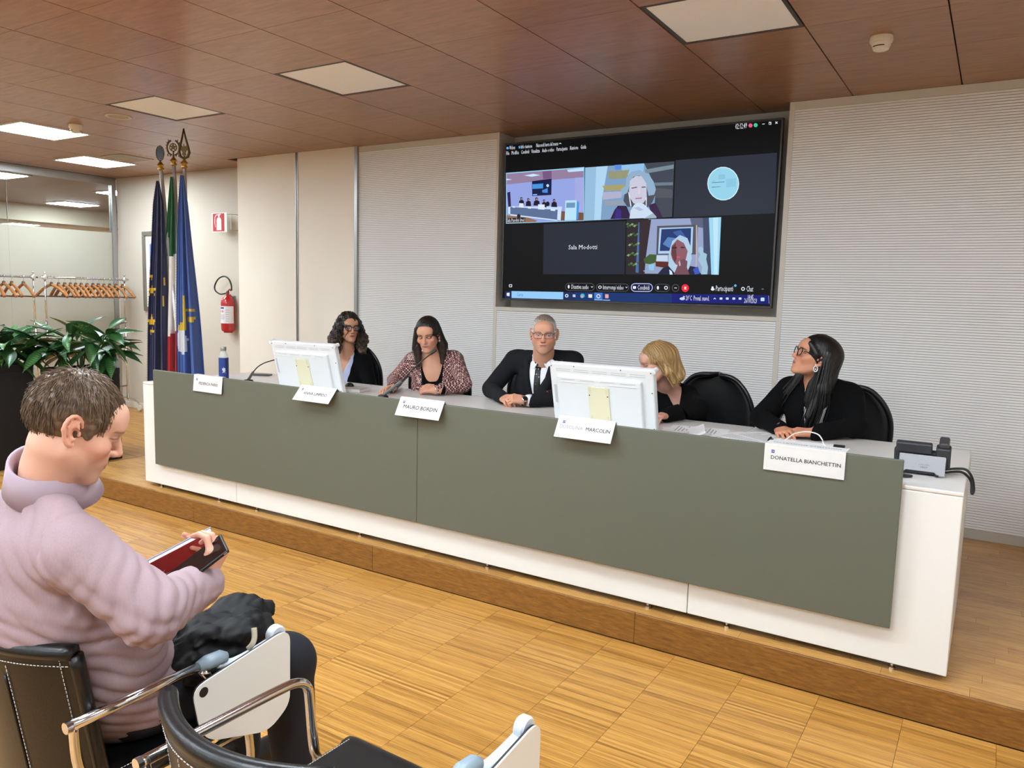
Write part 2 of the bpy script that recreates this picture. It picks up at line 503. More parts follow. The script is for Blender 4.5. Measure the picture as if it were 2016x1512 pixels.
ceiling_light(-2, -3, False, 'unlit square ceiling panel nearest the smoke detector on the right')
for k, q in enumerate(sorted(EXTRA_ON)):
    ceiling_light(q[0], q[1], True, 'lit ceiling panel over the audience, %s row from the desk, %s from the glass wall' % (ORD[{-6: 0, -7: 1, -10: 2, -13: 3}[q[1]]], ORD[sorted(x for x, y in EXTRA_ON if y == q[1]).index(q[0])]))
def smoke(x, y, label):
    t = thing('smoke_detector', (x, y, H - 0.065), label, 'smoke detector')
    M = Matrix.Translation((x, y, 0))
    b = MB(); b.lathe([(0.0, H-0.001), (0.052, H-0.001), (0.054, H-0.02), (0.050, H-0.030), (0.0, H-0.030)], 28, M, close=False)
    b.build('base', pm('detector_white', (228,220,205), 0.5), t, auto=0.6)
    b = MB(); b.lathe([(0.0, H-0.030), (0.044, H-0.030), (0.044, H-0.043), (0.036, H-0.062), (0.028, H-0.066), (0.0, H-0.066)], 28, M, close=False)
    b.build('sensor_head', MATS['detector_white'], t, auto=0.6)
    for a0, a1 in ((2.9, 3.5), (3.75, 5.2), (0.2, 1.6)):
        b = MB(); n = 8
        P = [[(x + r*math.cos(a0+(a1-a0)*i/n), y + r*math.sin(a0+(a1-a0)*i/n), z) for i in range(n+1)] for r, z in ((0.0425, H-0.0475), (0.0405, H-0.052))]
        b.grid(P); b.build('vent_slot', pm('slot_black', (14,13,12), 0.8), t)
smoke(-0.304, -0.89, 'round white smoke detector on the wood ceiling at the right')
smoke(-6.348, -1.484, 'round white smoke detector beside the lit panel on the left')
t = thing('ceiling_speaker', (-5.68, -1.52, H - 0.006), 'flat round cream ceiling speaker near the flags', 'speaker')
b = MB(); b.lathe([(0.0, H-0.004), (0.075, H-0.004), (0.082, H-0.007), (0.095, H-0.006), (0.098, H-0.0005)], 32, Matrix.Translation((-5.68,-1.52,0)), close=False)
b.build('rim', pm('speaker_cream', (206,190,168), 0.5), t, auto=0.6)
b = MB(); b.lathe([(0.0, H-0.0062), (0.074, H-0.0062), (0.074, H-0.004)], 32, Matrix.Translation((-5.68,-1.52,0)), close=False)
b.build('grille', pm('speaker_grille', (172,156,134), 0.8), t)
t = thing('ceiling_vent', (-7.52, -0.3, H - 0.008), 'square grey ventilation grille beside the lit ceiling panel', 'vent')
b = MB()
vx0, vx1, vy0, vy1 = -7.70, -7.34, -0.48, -0.12
for q in ((vx0,vx1,vy0,vy0+0.02),(vx0,vx1,vy1-0.02,vy1),(vx0,vx0+0.02,vy0+.02,vy1-.02),(vx1-0.02,vx1,vy0+.02,vy1-.02)): b.box(q[0],q[1],q[2],q[3],H-0.008,H-0.0005)
b.build('frame', pm('vent_grey', (176,166,150), 0.5), t)
for k in range(11):
    b = MB(); yy = vy0 + 0.03 + k*0.0285; b.box(vx0+0.02, vx1-0.02, yy, yy+0.016, H-0.006, H-0.001); b.build('louvre', MATS['vent_grey'], t)
# ------------------------------------------------------------------ the long desk
DT = 0.885
DX0, DX1, DY0, DY1 = -4.770, 0.242, -1.965, -0.985
M_top = pm('desk_top', (214,208,202), 0.32, noise=(4, 0.015))
M_grey = pm('panel_grey', (88,91,79), 0.48, noise=(30, 0.02))
M_gedge = pm('panel_edge', (150,150,140), 0.5)
M_chrome = pm('chrome', (225,225,228), 0.12, 1.0)
M_black = pm('black_plastic', (20,20,21), 0.45)
desk = thing('conference_desk', (-2.26, -1.47, POD), 'long white conference desk with grey front panels on the oak podium', 'desk')
js = [DX0, -3.79, -0.7725, DX1]
for i in range(3):
    b = MB(); b.box(js[i]+0.0015, js[i+1]-0.0015, DY0, DY0+0.022, 0.175, 0.868)
    b.build('front_panel', M_white, desk, bevel=0.004)
for x0 in (DX0 + 0.0015, DX1 - 0.0235):
    b = MB(); b.box(x0, x0+0.022, DY0+0.0225, DY1-0.02, 0.175, 0.868)
    b.build('side_panel', M_white, desk, bevel=0.003)
b = MB()
for i in range(3): b.box(js[i]+0.0008, js[i+1]-0.0008, DY0, DY1, 0.8685, DT)
b.build('worktop', M_top, desk, bevel=0.005)
b = MB(); b.box(DX0+0.03, DX1-0.03, DY0+0.30, DY0+0.318, 0.25, 0.868); b.build('back_rail', M_white, desk)
gx = [-4.590, -2.276, 0.040]
for i in range(2):
    b = MB(); b.box(gx[i]+0.001, gx[i+1]-0.001, -2.004, -1.984, 0.327, 0.985)
    b.build('grey_panel', M_grey, desk, bevel=0.0025)
for x in (-4.2, -2.7, -1.9, -0.4):
    for z in (0.45, 0.75):
        b = MB(); b.box(x-0.03, x+0.03, -1.9838, DY0-0.0003, z-0.03, z+0.03); b.build('spacer', M_alu, desk)
b = MB(); b.box(DX0+0.05, DX1-0.05, DY0+0.03, DY0+0.05, POD+0.0295, POD+0.03); b.build('plinth_shadow_board', M_black, desk)  # thin black strip standing in for the shade under the desk front
for x in (-4.62, -3.996, -3.626, -2.742, -1.854, -0.966, -0.599, 0.053):
    b = MB(); b.lathe([(0.013, POD), (0.013, POD+0.008), (0.009, POD+0.012), (0.006, POD+0.014), (0.006, 0.176)], 14, Matrix.Translation((x, -1.938, 0)))
    b.build('foot', M_chrome, desk, auto=0.6)
for x in (-4.62, -2.742, -0.966, 0.053):
    b = MB(); b.box(x-0.015, x+0.015, -1.10, -1.07, POD, 0.868); b.build('rear_leg', M_alu, desk)

# tent cards hung over the grey panel
M_card = pm('card_white', (206,205,203), 0.7)
M_ink = pm('card_ink', (28,28,32), 0.7)
M_inkf = pm('card_ink_grey', (140,138,140), 0.4)  # paler grey ink for the first word of one card
M_blue = pm('card_blue', (40,52,150), 0.6)
M_pale = pm('card_pale_mark', (205,205,232), 0.7)
PT = 0.9855
def tent_card(xl, xr, tilt, name, label, size=0.030, skew=0.0, box=False, faded=0):
    """front flap hangs from a ridge on the panel top, tilted out by 'tilt' (rad)"""
    hgt = 0.108; ridge = PT + 0.018 if tilt > 0.3 else PT + 0.004
    yr = -2.002
    t = thing('name_card', ((xl+xr)/2, yr, ridge - hgt), label, 'name card')
    d = Vector((0, -math.sin(tilt), -math.cos(tilt)))          # down the flap
    n = Vector((0, -math.cos(tilt), math.sin(tilt)))
    o0 = Vector(((xl+xr)/2, yr - (0.006 if tilt < 0.3 else 0.0), ridge))
    wv = xr - xl
    # local axes: x right, y up the flap, z out
    M = Matrix(((1, 0, 0, o0.x), (0, -d.y, n.y, o0.y), (0, -d.z, n.z, o0.z), (0, 0, 0, 1)))
    sk = Matrix.Identity(4); sk[0][1] = skew
    b = MB(); b.box(-wv/2, wv/2, -hgt, 0, -0.0008, 0, M @ sk); b.build('front_flap', M_card, t)
    if box:
        b = MB(); b.box(xl, xr, yr-0.0058, yr+0.085, ridge-0.0004, ridge+0.0008, Matrix.Translation((0,0,0))); b.build('top_flap', M_card, t)
        Mt = Matrix(((-1,0,0,(xl+xr)/2),(0,-1,0,yr+0.04),(0,0,1,ridge+0.0012),(0,0,0,1)))
        text_mesh(name, 0.021, Mt, M_ink, 'lettering', t, xs=1.0)
        b = MB()
        for q in ((-wv/2+.012, wv/2-.012, -.010, -.0095), (-wv/2+.012, wv/2-.012, -.0985, -.098), (-wv/2+.012, -wv/2+.0125, -.098, -.01), (wv/2-.0125, wv/2-.012, -.098, -.01)):
            b.add([M @ Vector((q[0],q[2],.0004)), M @ Vector((q[1],q[2],.0004)), M @ Vector((q[1],q[3],.0004)), M @ Vector((q[0],q[3],.0004))], [(0,1,2,3)])
        b.build('border_line', pm('card_line', (190,188,186), .7), t)
    else:
        b = MB(); Mb = Matrix(((1,0,0,o0.x),(0,1,0,yr),(0,0,1,ridge),(0,0,0,1)))
        e = Vector((0, math.sin(tilt*0.9+0.25), -math.cos(tilt*0.9+0.25)))
        p = [Vector((xl,yr,ridge)), Vector((xr,yr,ridge)), Vector((xr,yr,ridge))+e*hgt*0.95, Vector((xl,yr,ridge))+e*hgt*0.95]
        if tilt > 0.3:
            for q in p[2:]: q.z = max(q.z, 0.8865)
        else:
            p = [Vector((xl, yr+.021, ridge)), Vector((xr, yr+.021, ridge)), Vector((xr, yr+.03, ridge-.09)), Vector((xl, yr+.03, ridge-.09))]
            b.add([(xl,yr-.006,ridge),(xr,yr-.006,ridge),(xr,yr+.021,ridge),(xl,yr+.021,ridge)], [(0,1,2,3)])
        b.add(p, [(0,1,2,3)]); b.build('rear_flap', M_card, t, solid=0.0008)
    Ms = M @ sk
    if faded:
        first, second = name.split(' ')
        text_mesh(first, size, Ms @ Matrix.Translation((-0.068, -0.054, 0.0006)), M_inkf, 'lettering', t)
        text_mesh(second, size, Ms @ Matrix.Translation((0.069, -0.054, 0.0006)), M_ink, 'lettering', t)
    else:
        text_mesh(name, size, Ms @ Matrix.Translation((0.006, -0.055, 0.0006)), M_ink, 'lettering', t)
    b = MB(); x = -wv/2+0.034; s_ = 0.0065
    b.add([Ms @ Vector(q) for q in ((x-s_,-0.030-s_,.0006),(x+s_,-0.030-s_,.0006),(x+s_,-0.030+s_,.0006),(x-s_,-0.030+s_,.0006))], [(0,1,2,3)])
    bo = b.build('blue_badge', M_blue, t)
    text_mesh('CR', 0.0085, Ms @ Matrix.Translation((x, -0.030, 0.0009)), M_card, 'badge_letters', t)
    b = MB(); x -= 0.014; b.add([Ms @ Vector(q) for q in ((x-.003,-.036,.0006),(x+.003,-.036,.0006),(x+.004,-.024,.0006),(x-.004,-.024,.0006))], [(0,1,2,3)])
    b.build('crest_mark', M_pale, t)
tent_card(-4.137, -3.852, 0.10, 'FEDERICA PARRI', 'white name card over the grey panel beside the flags, farthest from camera', 0.0255)
tent_card(-3.150, -2.862, 0.72, 'ANNA LIMPIDO', 'white tilted name card in front of the smaller looking white monitor', 0.0265)
tent_card(-2.392, -2.100, 0.50, 'MAURO BORDIN', 'white tilted name card in front of the woman in the checked jacket', 0.0300)
tent_card(-1.425, -1.135, 0.50, 'DUSOLINA MARCOLIN', 'white tilted name card with half glossed lettering before the nearest monitor', 0.0245, faded=1)
tent_card(-0.470, -0.162, 0.03, 'DONATELLA BIANCHETTIN', 'white boxed name card with printed border nearest the desk phone', 0.0215, box=True)

# white pen displays seen from behind
M_mon = pm('monitor_white', (214,215,215), 0.4)
M_plate = pm('monitor_plate', (214,208,176), 0.5)
M_scr = pm('screw_dark', (60,52,46), 0.5)
def monitor(cx, y, rotz, wv, label):
    hv = 0.338; tk = 0.038
    t = local_thing('pen_display', label, 'monitor', 'white pen displays on the desk')
    tilt = math.radians(15)
    # local: x right, z up; back face looks towards -y
    M = Matrix.Translation((0, 0, 0.012)) @ Matrix.Rotation(tilt, 4, 'X')
    def bx(b, *q): b.box(*q, M=M)
    b = MB(); bx(b, -wv/2, wv/2, -tk/2, tk/2, 0, hv); body = b.build('housing', M_mon, t, bevel=0.008, seg=3)
    b = MB(); bx(b, -wv/2+0.045, wv/2-0.062, -tk/2-0.018, -tk/2+0.004, 0.008, hv-0.062); b.build('rear_cover', M_mon, t, bevel=0.007, seg=3)
    b = MB(); bx(b, -wv/2+0.012, wv/2-0.012, tk/2, tk/2+0.001, 0.012, hv-0.012); b.build('screen_glass', M_black, t)
    yb = -tk/2-0.018
    b = MB(); bx(b, -0.062, 0.052, yb-0.005, yb-0.0003, 0.01, hv-0.105); pl = b.build('mount_plate', M_plate, t, bevel=0.0015, seg=1)
    for x in (-0.055, 0.045):
        for z in (0.035, hv-0.15):
            b = MB(); b.lathe([(0.0035, 0), (0.0035, 0.002)], 8, M @ Matrix.Translation((x, yb-0.005, z)) @ Matrix.Rotation(PI/2, 4, 'X')); b.build('screw', M_scr, t)
    for s in (-1, 1):
        for k in range(5):
            for z0 in (0.045, hv-0.135):
                b = MB(); x = s*0.045-0.005; bx(b, x-0.006, x+0.006, yb-0.0058, yb-0.005, z0+k*0.0075, z0+k*0.0075+0.002); b.build('plate_slot', pm('slot_tan', (190,182,150), 0.6), t)
    for z in (hv-0.092, 0.028):
        for x0, x1 in ((-wv/2+0.065, -0.07), (0.06, wv/2-0.085)):
            b = MB(); bx(b, x0, x1, yb-0.0022, yb-0.0002, z, z+0.003); b.build('rib', M_mon, t)
    for k in range(5):
        x0 = -wv/2+0.03 + k*(wv-0.06)/5
        for z in (hv-0.030, hv-0.040):
            b = MB(); bx(b, x0+0.008, x0+(wv-0.06)/5-0.012, -tk/2-0.0012, -tk/2+0.001, z, z+0.0028); b.build('vent_ridge', pm('mon_shadow', (182,182,180), 0.5), t)
    for k in range(4):
        x0 = -wv/2+0.06 + k*(wv-0.13)/4
        b = MB(); bx(b, x0+0.01, x0+(wv-0.13)/4-0.02, yb-0.0012, yb+0.001, hv-0.078, hv-0.075); b.build('vent_ridge', MATS['mon_shadow'], t)
    for x, z in ((-wv/2+0.012, hv-0.016), (wv/2-0.014, hv-0.016), (-wv/4, hv-0.012), (wv/5, hv-0.012), (wv/2-0.012, 0.22), (wv/2-0.012, 0.03)):
        b = MB(); b.lathe([(0.0032, 0), (0.0032, 0.0015)], 8, M @ Matrix.Translation((x, -tk/2, z)) @ Matrix.Rotation(PI/2, 4, 'X')); b.build('screw', M_scr, t)
    for x in (-wv/2, wv/2):
        b = MB(); b.lathe([(0.0, -tk/2-.004), (0.012, -tk/2-.003), (0.0135, 0), (0.012, tk/2), (0.0, tk/2+.001)], 16, M @ Matrix.Translation((x, 0, hv-0.008)) @ Matrix.Rotation(-PI/2, 4, 'X'), close=False); b.build('corner_bumper', M_mon, t, auto=0.7)
    b = MB(); bx(b, -wv/2+0.018, -wv/2+0.032, -tk/2-0.0012, -tk/2, 0.12, 0.22); b.build('button_strip', MATS['mon_shadow'], t)
    b = MB(); b.box(-0.09, 0.09, 0.03, 0.16, 0.0, 0.012); b.box(-0.09, -0.06, 0.02, 0.05, 0.0, 0.16); b.box(0.06, 0.09, 0.02, 0.05, 0.0, 0.16)
    b.build('stand', M_mon, t, bevel=0.003)
    t.location = (cx, y, DT); t.rotation_euler = (0, 0, rotz)
    return t
monitor(-3.475, -1.60, math.radians(3.5), 0.545, 'white pen display seen from behind, in front of the curly haired woman')
monitor(-1.37, -1.60, 0.0, 0.572, 'white pen display seen from behind, between the man in suit and blonde woman')

# microphones
def mic(base, pts, label, head=True):
    t = thing('gooseneck_microphone', base, label, 'microphone', 'gooseneck microphones')
    b = MB(); b.lathe([(0.034, 0), (0.036, 0.004), (0.03, 0.016), (0.012, 0.020)], 20, Matrix.Translation(base)); b.build('base', M_black, t, auto=0.7)
    P = [Vector(p) for p in pts]
    b = MB(); b.tube([Vector(base)+Vector((0,0,.015)), P[0]], [0.0105, 0.009], 12); b.build('stem', pm('mic_grey', (92,98,98), 0.4, 0.3), t, auto=0.8)
    cur = []
    for i in range(len(P)-1):
        for k in range(6):
            u = k/6.0
            p0 = P[max(0,i-1)]; p1 = P[i]; p2 = P[i+1]; p3 = P[min(len(P)-1,i+2)]
            cur.append(0.5*((2*p1)+(p2-p0)*u+(2*p0-5*p1+4*p2-p3)*u*u+(3*p1-p0-3*p2+p3)*u**3))
    cur.append(P[-1])
    b = MB(); b.tube(cur, 0.0042, 8); b.build('gooseneck', M_black, t, smooth=True)
    d = (cur[-1]-cur[-2]).normalized()
    b = MB(); b.tube([cur[-1]-d*0.004, cur[-1], cur[-1]+d*0.012, cur[-1]+d*0.040, cur[-1]+d*0.046], [0.004, 0.0075, 0.009, 0.009, 0.004], 12); b.build('capsule', M_black, t, auto=0.8)
yy = -1.30
mic(tuple(onz(489, 752, DT+0.0002)), [ony(498,733,-1.38), ony(508,722,-1.36), ony(522,714,-1.33), ony(545,707,-1.3), ony(585,693,-1.25), ony(606,685,-1.22)], 'black gooseneck microphone rising behind the monitor near the flags')
mic((-2.995, -1.46, DT+0.0002), [ony(791,750,-1.42), ony(803,737,-1.40), ony(818,722,-1.38), ony(835,707,-1.36), ony(848,697,-1.34)], 'black gooseneck microphone pointing at the woman in the checked jacket')
mic((-1.50, -1.36, DT+0.0002), [(-1.52,-1.35,1.0), (-1.57,-1.32,1.07), tuple(ony(1135,735,-1.28)), tuple(ony(1112,717,-1.24))], 'black gooseneck microphone mostly hidden behind the nearest monitor')

# bottle at the far end
c0 = ony(440, 700, -1.5); bx_, by_ = c0[0], -1.5
t = thing('water_bottle', (bx_, by_, DT), 'clear glass water bottle in a dark blue sleeve beside the flags', 'bottle')
T = Matrix.Translation((bx_, by_, DT))
M_glass = pm('clear_glass', (236,236,230), 0.05, alpha=0.35)
b = MB(); b.lathe([(0.0,0.001),(0.031,0.001),(0.033,0.006),(0.033,0.165),(0.030,0.180),(0.022,0.197),(0.019,0.205),(0.019,0.212)], 24, T, close=False); b.build('glass_body', M_glass, t, smooth=True)
b = MB(); b.lathe([(0.0345,0.004),(0.0348,0.008),(0.0348,0.158),(0.0345,0.161),(0.0338,0.161)], 28, T, close=False); b.build('sleeve', pm('sleeve_blue', (26,54,128), 0.6), t, smooth=True)
b = MB(); b.lathe([(0.0,0.240),(0.019,0.240),(0.021,0.237),(0.021,0.214),(0.019,0.211),(0.0,0.211)], 24, T, close=False); b.build('cap', pm('cap_grey', (150,146,140), 0.35, 0.6), t, auto=0.6)
b = MB()
an = math.atan2(CAM[1]-by_, CAM[0]-bx_)
eagle = [(-.013,.052),(-.004,.060),(-.010,.072),(-.013,.088),(-.004,.082),(0,.094),(.006,.084),(.013,.086),(.010,.074),(.014,.066),(.006,.062),(.013,.050),(.002,.055)]
b.add([(bx_+0.0354*math.cos(an+x/0.0354), by_+0.0354*math.sin(an+x/0.0354), DT+z) for x, z in eagle], [tuple(range(len(eagle)))])
b.build('eagle_print', M_card, t)
b = MB(); b.tube([(bx_+.036, by_-.004, DT+.16), (bx_+.041, by_-.006, DT+.13), (bx_+.041, by_-.006, DT+.09), (bx_+.037,by_-.004,DT+.07)], .003, 6); b.build('strap', M_black, t, smooth=True)

# small things lying on the desk
def slab(name, label, cat, cx, cy, lx, ly, h, rz, mat, bevel=0.002, group=None):
    M = Matrix.Translation((cx, cy, DT+0.0003)) @ Matrix.Rotation(rz, 4, 'Z')
    b = MB(); b.box(-lx/2, lx/2, -ly/2, ly/2, 0, h, M)
    return tag(b.build(name, mat, bevel=bevel), label, cat, group)
p = onz(514, 739, DT); 
t = thing('tablet_device', (p[0], p[1], DT), 'dark grey flat device lying by the first microphone', 'device')
M = Matrix.Translation((p[0], p[1], DT+0.0003)) @ Matrix.Rotation(0.5, 4, 'Z')
b = MB(); b.box(-.075,.075,-.04,.04,0,.010,M); b.build('case', pm('device_grey', (70,66,62), .35), t, bevel=.003)
b = MB(); b.box(-.068,.068,-.034,.034,.0102,.0106,M); b.build('display', M_black, t)
p = onz(702, 768, DT); px_, py_ = p[0], p[1]-0.05
t = thing('notebook', (px_, py_, DT), 'thick pale notebook with white page edges beside the far monitor', 'notebook')
M = Matrix.Translation((px_, py_, DT+0.0003)) @ Matrix.Rotation(0.25, 4, 'Z')
b = MB(); b.box(-.10,.10,-.07,.07,.002,.022,M); b.build('pages', pm('page_white', (232,228,222), .8), t)
for z in (0.0, .022):
    b = MB(); b.box(-.104,.104,-.073,.073,z,z+.002,M); b.build('cover', pm('notebook_cover', (196,188,186), .5), t)
b = MB(); b.sphere((px_-0.045, py_+0.03, DT+.0246), (.034,.026,.026), 18, 10)
b.v = [(x, y, max(z, DT+.0246)) for x, y, z in b.v]
tag(b.build('computer_mouse', M_black, smooth=True), 'black computer mouse resting on the notebook', 'mouse')
M_paper = pm('paper', (236,234,232), .8)
M_print = pm('paper_print', (120,120,126), .8)
def paper(cx, cy, rz, z, label, lx=.21, ly=.297, curl=0.0, lines=12):
    t = thing('paper_sheet', (cx, cy, DT+z), label, 'paper', 'papers on the desk')
    M = Matrix.Translation((cx, cy, DT+z)) @ Matrix.Rotation(rz, 4, 'Z')
    b = MB(); n = 8
    P = [[M @ Vector((-lx/2+lx*i/n, -ly/2+ly*j/n, curl*max(0, (i/n-.5))**2*4)) for i in range(n+1)] for j in range(n+1)]
    b.grid(P); b.build('sheet', M_paper, t, smooth=True)
    if lines and not curl:
        b = MB()
        for k in range(lines):
            y = ly/2-.04-k*(ly-.08)/lines
            b.add([M @ Vector(q) for q in ((-lx/2+.02,y,.0006),(lx/2-.02-.03*((k*7)%3),y,.0006),(lx/2-.02-.03*((k*7)%3),y+.004,.0006),(-lx/2+.02,y+.004,.0006))], [(0,1,2,3)])
        b.build('printed_lines', M_print, t)
paper(-1.02, -1.42, 0.35, .0006, 'printed sheet with raised corner nearest the right edge of the monitor', curl=.03)
paper(-0.98, -1.30, 1.75, .0016, 'printed sheet lying flat beside the nearest monitor')
paper(-0.90, -1.47, 1.35, .0026, 'printed sheet on top of the keyboard in front of the blonde woman')
paper(-0.70, -1.36, 1.15, .0036, 'printed sheet midway between the blonde woman and the earring woman')
paper(-0.63, -1.30, 0.95, .0046, 'printed sheet partly under the black folder')
kb = thing('keyboard', (-0.93, -1.66, DT), 'black keyboard under the papers by the nearest monitor', 'keyboard')
M = Matrix.Translation((-0.93, -1.62, DT+.0003)) @ Matrix.Rotation(-.05, 4, 'Z')
b = MB(); b.box(-.16,.16,-.06,.06,0,.012,M); b.build('case', M_black, kb, bevel=.003)
for r in range(4):
    b = MB()
    for k in range(13): b.box(-.15+k*.0232, -.15+k*.0232+.019, -.052+r*.027, -.052+r*.027+.022, .0125, .016, M)
    b.build('key_row', pm('key_dark', (38,38,40), .5), kb)
fd = thing('document_folder', (-0.42, -1.44, DT), 'black folder with a white sheet clipped inside, before the earring woman', 'folder')
M = Matrix.Translation((-0.42, -1.46, DT+.0055)) @ Matrix.Rotation(.12, 4, 'Z')
b = MB(); b.box(-.17,.17,-.13,.13,0,.008,M); b.build('cover', pm('folder_black', (24,24,26), .55), fd, bevel=.003)
b = MB(); b.box(-.15,.12,-.10,.118,.0085,.0095,M); b.build('sheet', M_paper, fd)
b = MB(); b.tube([M @ Vector((-.15,-.12,.012)), M @ Vector((-.16,.0,.02)), M @ Vector((-.165,.12,.012))], .006, 8); b.build('spine_clip', M_black, fd, smooth=True)
# white charging cable
P = [ony(1543,872,-1.72), ony(1553,861,-1.66), ony(1567,853,-1.6), ony(1590,850,-1.56), ony(1610,855,-1.58), ony(1619,866,-1.62), ony(1624,878,-1.7)]
pts = [Vector((P[0][0], P[0][1], DT+.004))] + [Vector(q) for q in P] + [Vector((P[-1][0]+.05, P[-1][1]+.05, DT+.004)), Vector((P[-1][0]+.10, P[-1][1]+.12, DT+.004)), Vector((P[-1][0]+.22, P[-1][1]+.03, DT+.004))]
def smooth_path(P, k=6):
    P = [Vector(p) for p in P]; cur = []
    for i in range(len(P)-1):
        p0 = P[max(0,i-1)]; p1 = P[i]; p2 = P[i+1]; p3 = P[min(len(P)-1,i+2)]
        for j in range(k):
            u = j/k; cur.append(0.5*((2*p1)+(p2-p0)*u+(2*p0-5*p1+4*p2-p3)*u*u+(3*p1-p0-3*p2+p3)*u**3))
    cur.append(P[-1]); return cur
b = MB(); b.tube(smooth_path(pts), .0028, 6)
tag(b.build('charging_cable', pm('cable_white', (240,236,226), .4), smooth=True), 'white charging cable looping above the boxed name card', 'cable')

# lectern beyond the right end of the desk (it also shows in the video tile of this room)
lt = thing('lectern', (1.05, -1.35, POD), 'white lectern standing beyond the near end of the desk', 'lectern')
M = Matrix.Translation((1.05, -1.35, POD)) @ Matrix.Rotation(-.25, 4, 'Z')
b = MB(); b.box(-.28,.28,-.02,.02,0,1.12,M); b.build('front_board', M_white, lt, bevel=.004)
for x in (-.28, .262):
    b = MB(); b.box(x,x+.018,.0205,.42,0,1.05,M); b.build('side_board', M_white, lt, bevel=.003)
b = MB(); b.box(-.29,.29,-.0,.46,0,.022,M @ Matrix.Translation((0,0,1.122)) @ Matrix.Rotation(-.12, 4, 'X')); b.build('reading_top', M_white, lt, bevel=.004)
b = MB(); b.box(-.26,.26,.021,.40,.55,.568,M); b.build('shelf', M_white, lt)
# desk phone seen from behind
M_ph = pm('phone_dark', (44,46,50), 0.42)
M_sil = pm('phone_silver', (150,149,153), 0.4, 0.5)
ph = thing('desk_phone', (0.08, -1.66, DT), 'dark desk phone with silver back plate on the near end of the desk', 'phone')
M = Matrix.Translation((0.083, -1.72, DT+.0003)) @ Matrix.Rotation(0.02, 4, 'Z')
b = MB()
prof = [(-.083,.0),(-.083,.078),(.079,.078),(.083,.074),(.083,.0),(.058,.0),(.05,.008),(.045,.013),(-.055,.013),(-.062,.008),(-.07,0)]
Mp = M @ Matrix.Rotation(PI/2, 4, 'X')
b.prism(prof, .026, .030, Mp @ Matrix.Rotation(-.22, 4, 'X')); b.build('silver_back', M_sil, ph, bevel=.0012, seg=1)
b = MB(); b.box(-.078,.075,-.016,.09,.006,.05,M); b.build('base_wedge', M_ph, ph, bevel=.006)
Mt = M @ Matrix.Translation((0,.028,.050)) @ Matrix.Rotation(.42, 4, 'X')
b = MB(); b.box(-.105,.098,-.014,.014,-.02,.052,Mt); b.build('body', M_ph, ph, bevel=.006)
b = MB(); b.box(-.098,.032,-.020,.006,.045,.092,Mt); b.build('display_housing', M_ph, ph, bevel=.007, seg=3)
b = MB(); b.box(.045,.098,-.022,.020,.010,.080,Mt); b.build('handset_cradle', M_ph, ph, bevel=.008, seg=3)
b = MB(); b.box(.054,.090,-.018,.040,.080,.104,Mt); b.build('handset', pm('handset_dark', (58,58,60), .3), ph, bevel=.008, seg=3)
text_mesh('CISCO', .009, M @ Matrix.Translation((.008,-.0285,.036)) @ Matrix.Rotation(PI/2-.22, 4, 'X'), pm('logo_grey', (70,68,70), .5), 'brand_lettering', ph)
b = MB(); Ml = M @ Matrix.Translation((.008,-.0275,.045)) @ Matrix.Rotation(PI/2-.22, 4, 'X')
for k, hh in enumerate((.003,.005,.007,.005,.003,.005,.007,.005,.003)):
    x = -.018+k*.0045; b.add([Ml @ Vector(q) for q in ((x,-.0005,0),(x+.0016,-.0005,0),(x+.0016,hh*.5,0),(x,hh*.5,0))], [(0,1,2,3)])
b.build('logo_bars', MATS['logo_grey'], ph)
b = MB(); b.box(.05,.062,-.0305,-.028,.003,.011,M); b.build('rubber_pad', M_black, ph)
cb = [(.155,-1.62,DT+.012), (.20,-1.58,DT+.016), (.235,-1.57,DT+.014), (.258,-1.60,DT-.01), (.268,-1.66,DT-.045), (.263,-1.70,DT-.052), (.255,-1.66,DT-.01), (.22,-1.62,DT+.012), (.165,-1.66,DT+.010)]
b = MB(); b.tube(smooth_path(cb, 10), .0052, 8)
tag(b.build('handset_cord', M_black, smooth=True), 'black cord looping off the desk end behind the phone', 'cord')
b = MB(); b.tube(smooth_path([(.0,-1.80,DT+.005),(.03,-1.83,DT+.0055),(.055,-1.80,DT+.0055),(.02,-1.79,DT+.0055),(-.03,-1.82,DT+.005)], 6), .0045, 6)
tag(b.build('power_cord', M_black, smooth=True), 'short black cord in front of the silver phone stand', 'cord')
# ------------------------------------------------------------------ wall display with a video call
TVY = 0.238
tv = thing('wall_display', (-2.11, 0.28, 1.52), 'large wall display showing a video call in the wall recess', 'display')
TX0, TX1, TZ0, TZ1 = -3.207, -1.018, 1.512, 2.772
b = MB(); b.box(TX0+.02, TX1-.02, TVY+.03, TVY+.10, TZ0+.02, TZ1-.02); b.build('rear_housing', M_black, tv, bevel=.01)
M_bez = pm('bezel', (66,64,62), 0.35, 0.5)
for q in ((TX0,TX1,TZ0,TZ0+.016),(TX0,TX1,TZ1-.014,TZ1),(TX0,TX0+.014,TZ0+.016,TZ1-.014),(TX1-.014,TX1,TZ0+.016,TZ1-.014)):
    b = MB(); b.box(q[0],q[1],TVY-.004,TVY+.03,q[2],q[3]); b.build('bezel', M_bez, tv, bevel=.002, seg=1)
def smat(name, rgb, k=1.0):
    return pm('screen_'+name, (2,2,2), 0.35, spec=0.10, emit=(rgb, k))
b = MB(); b.box(TX0+.0141, TX1-.0141, TVY+.001, TVY+.02, TZ0+.0161, TZ1-.0141)
screen = b.build('screen', smat('black', (11,11,13)), tv)
b = MB(); b.box(-2.4, -1.8, TVY+.10, RY, 1.9, 2.3); b.build('wall_bracket', M_black, tv)
CR1 = (960, 200, .30754); CR2 = (980, 260, .14881); CR3 = (1140, 310, .19841)
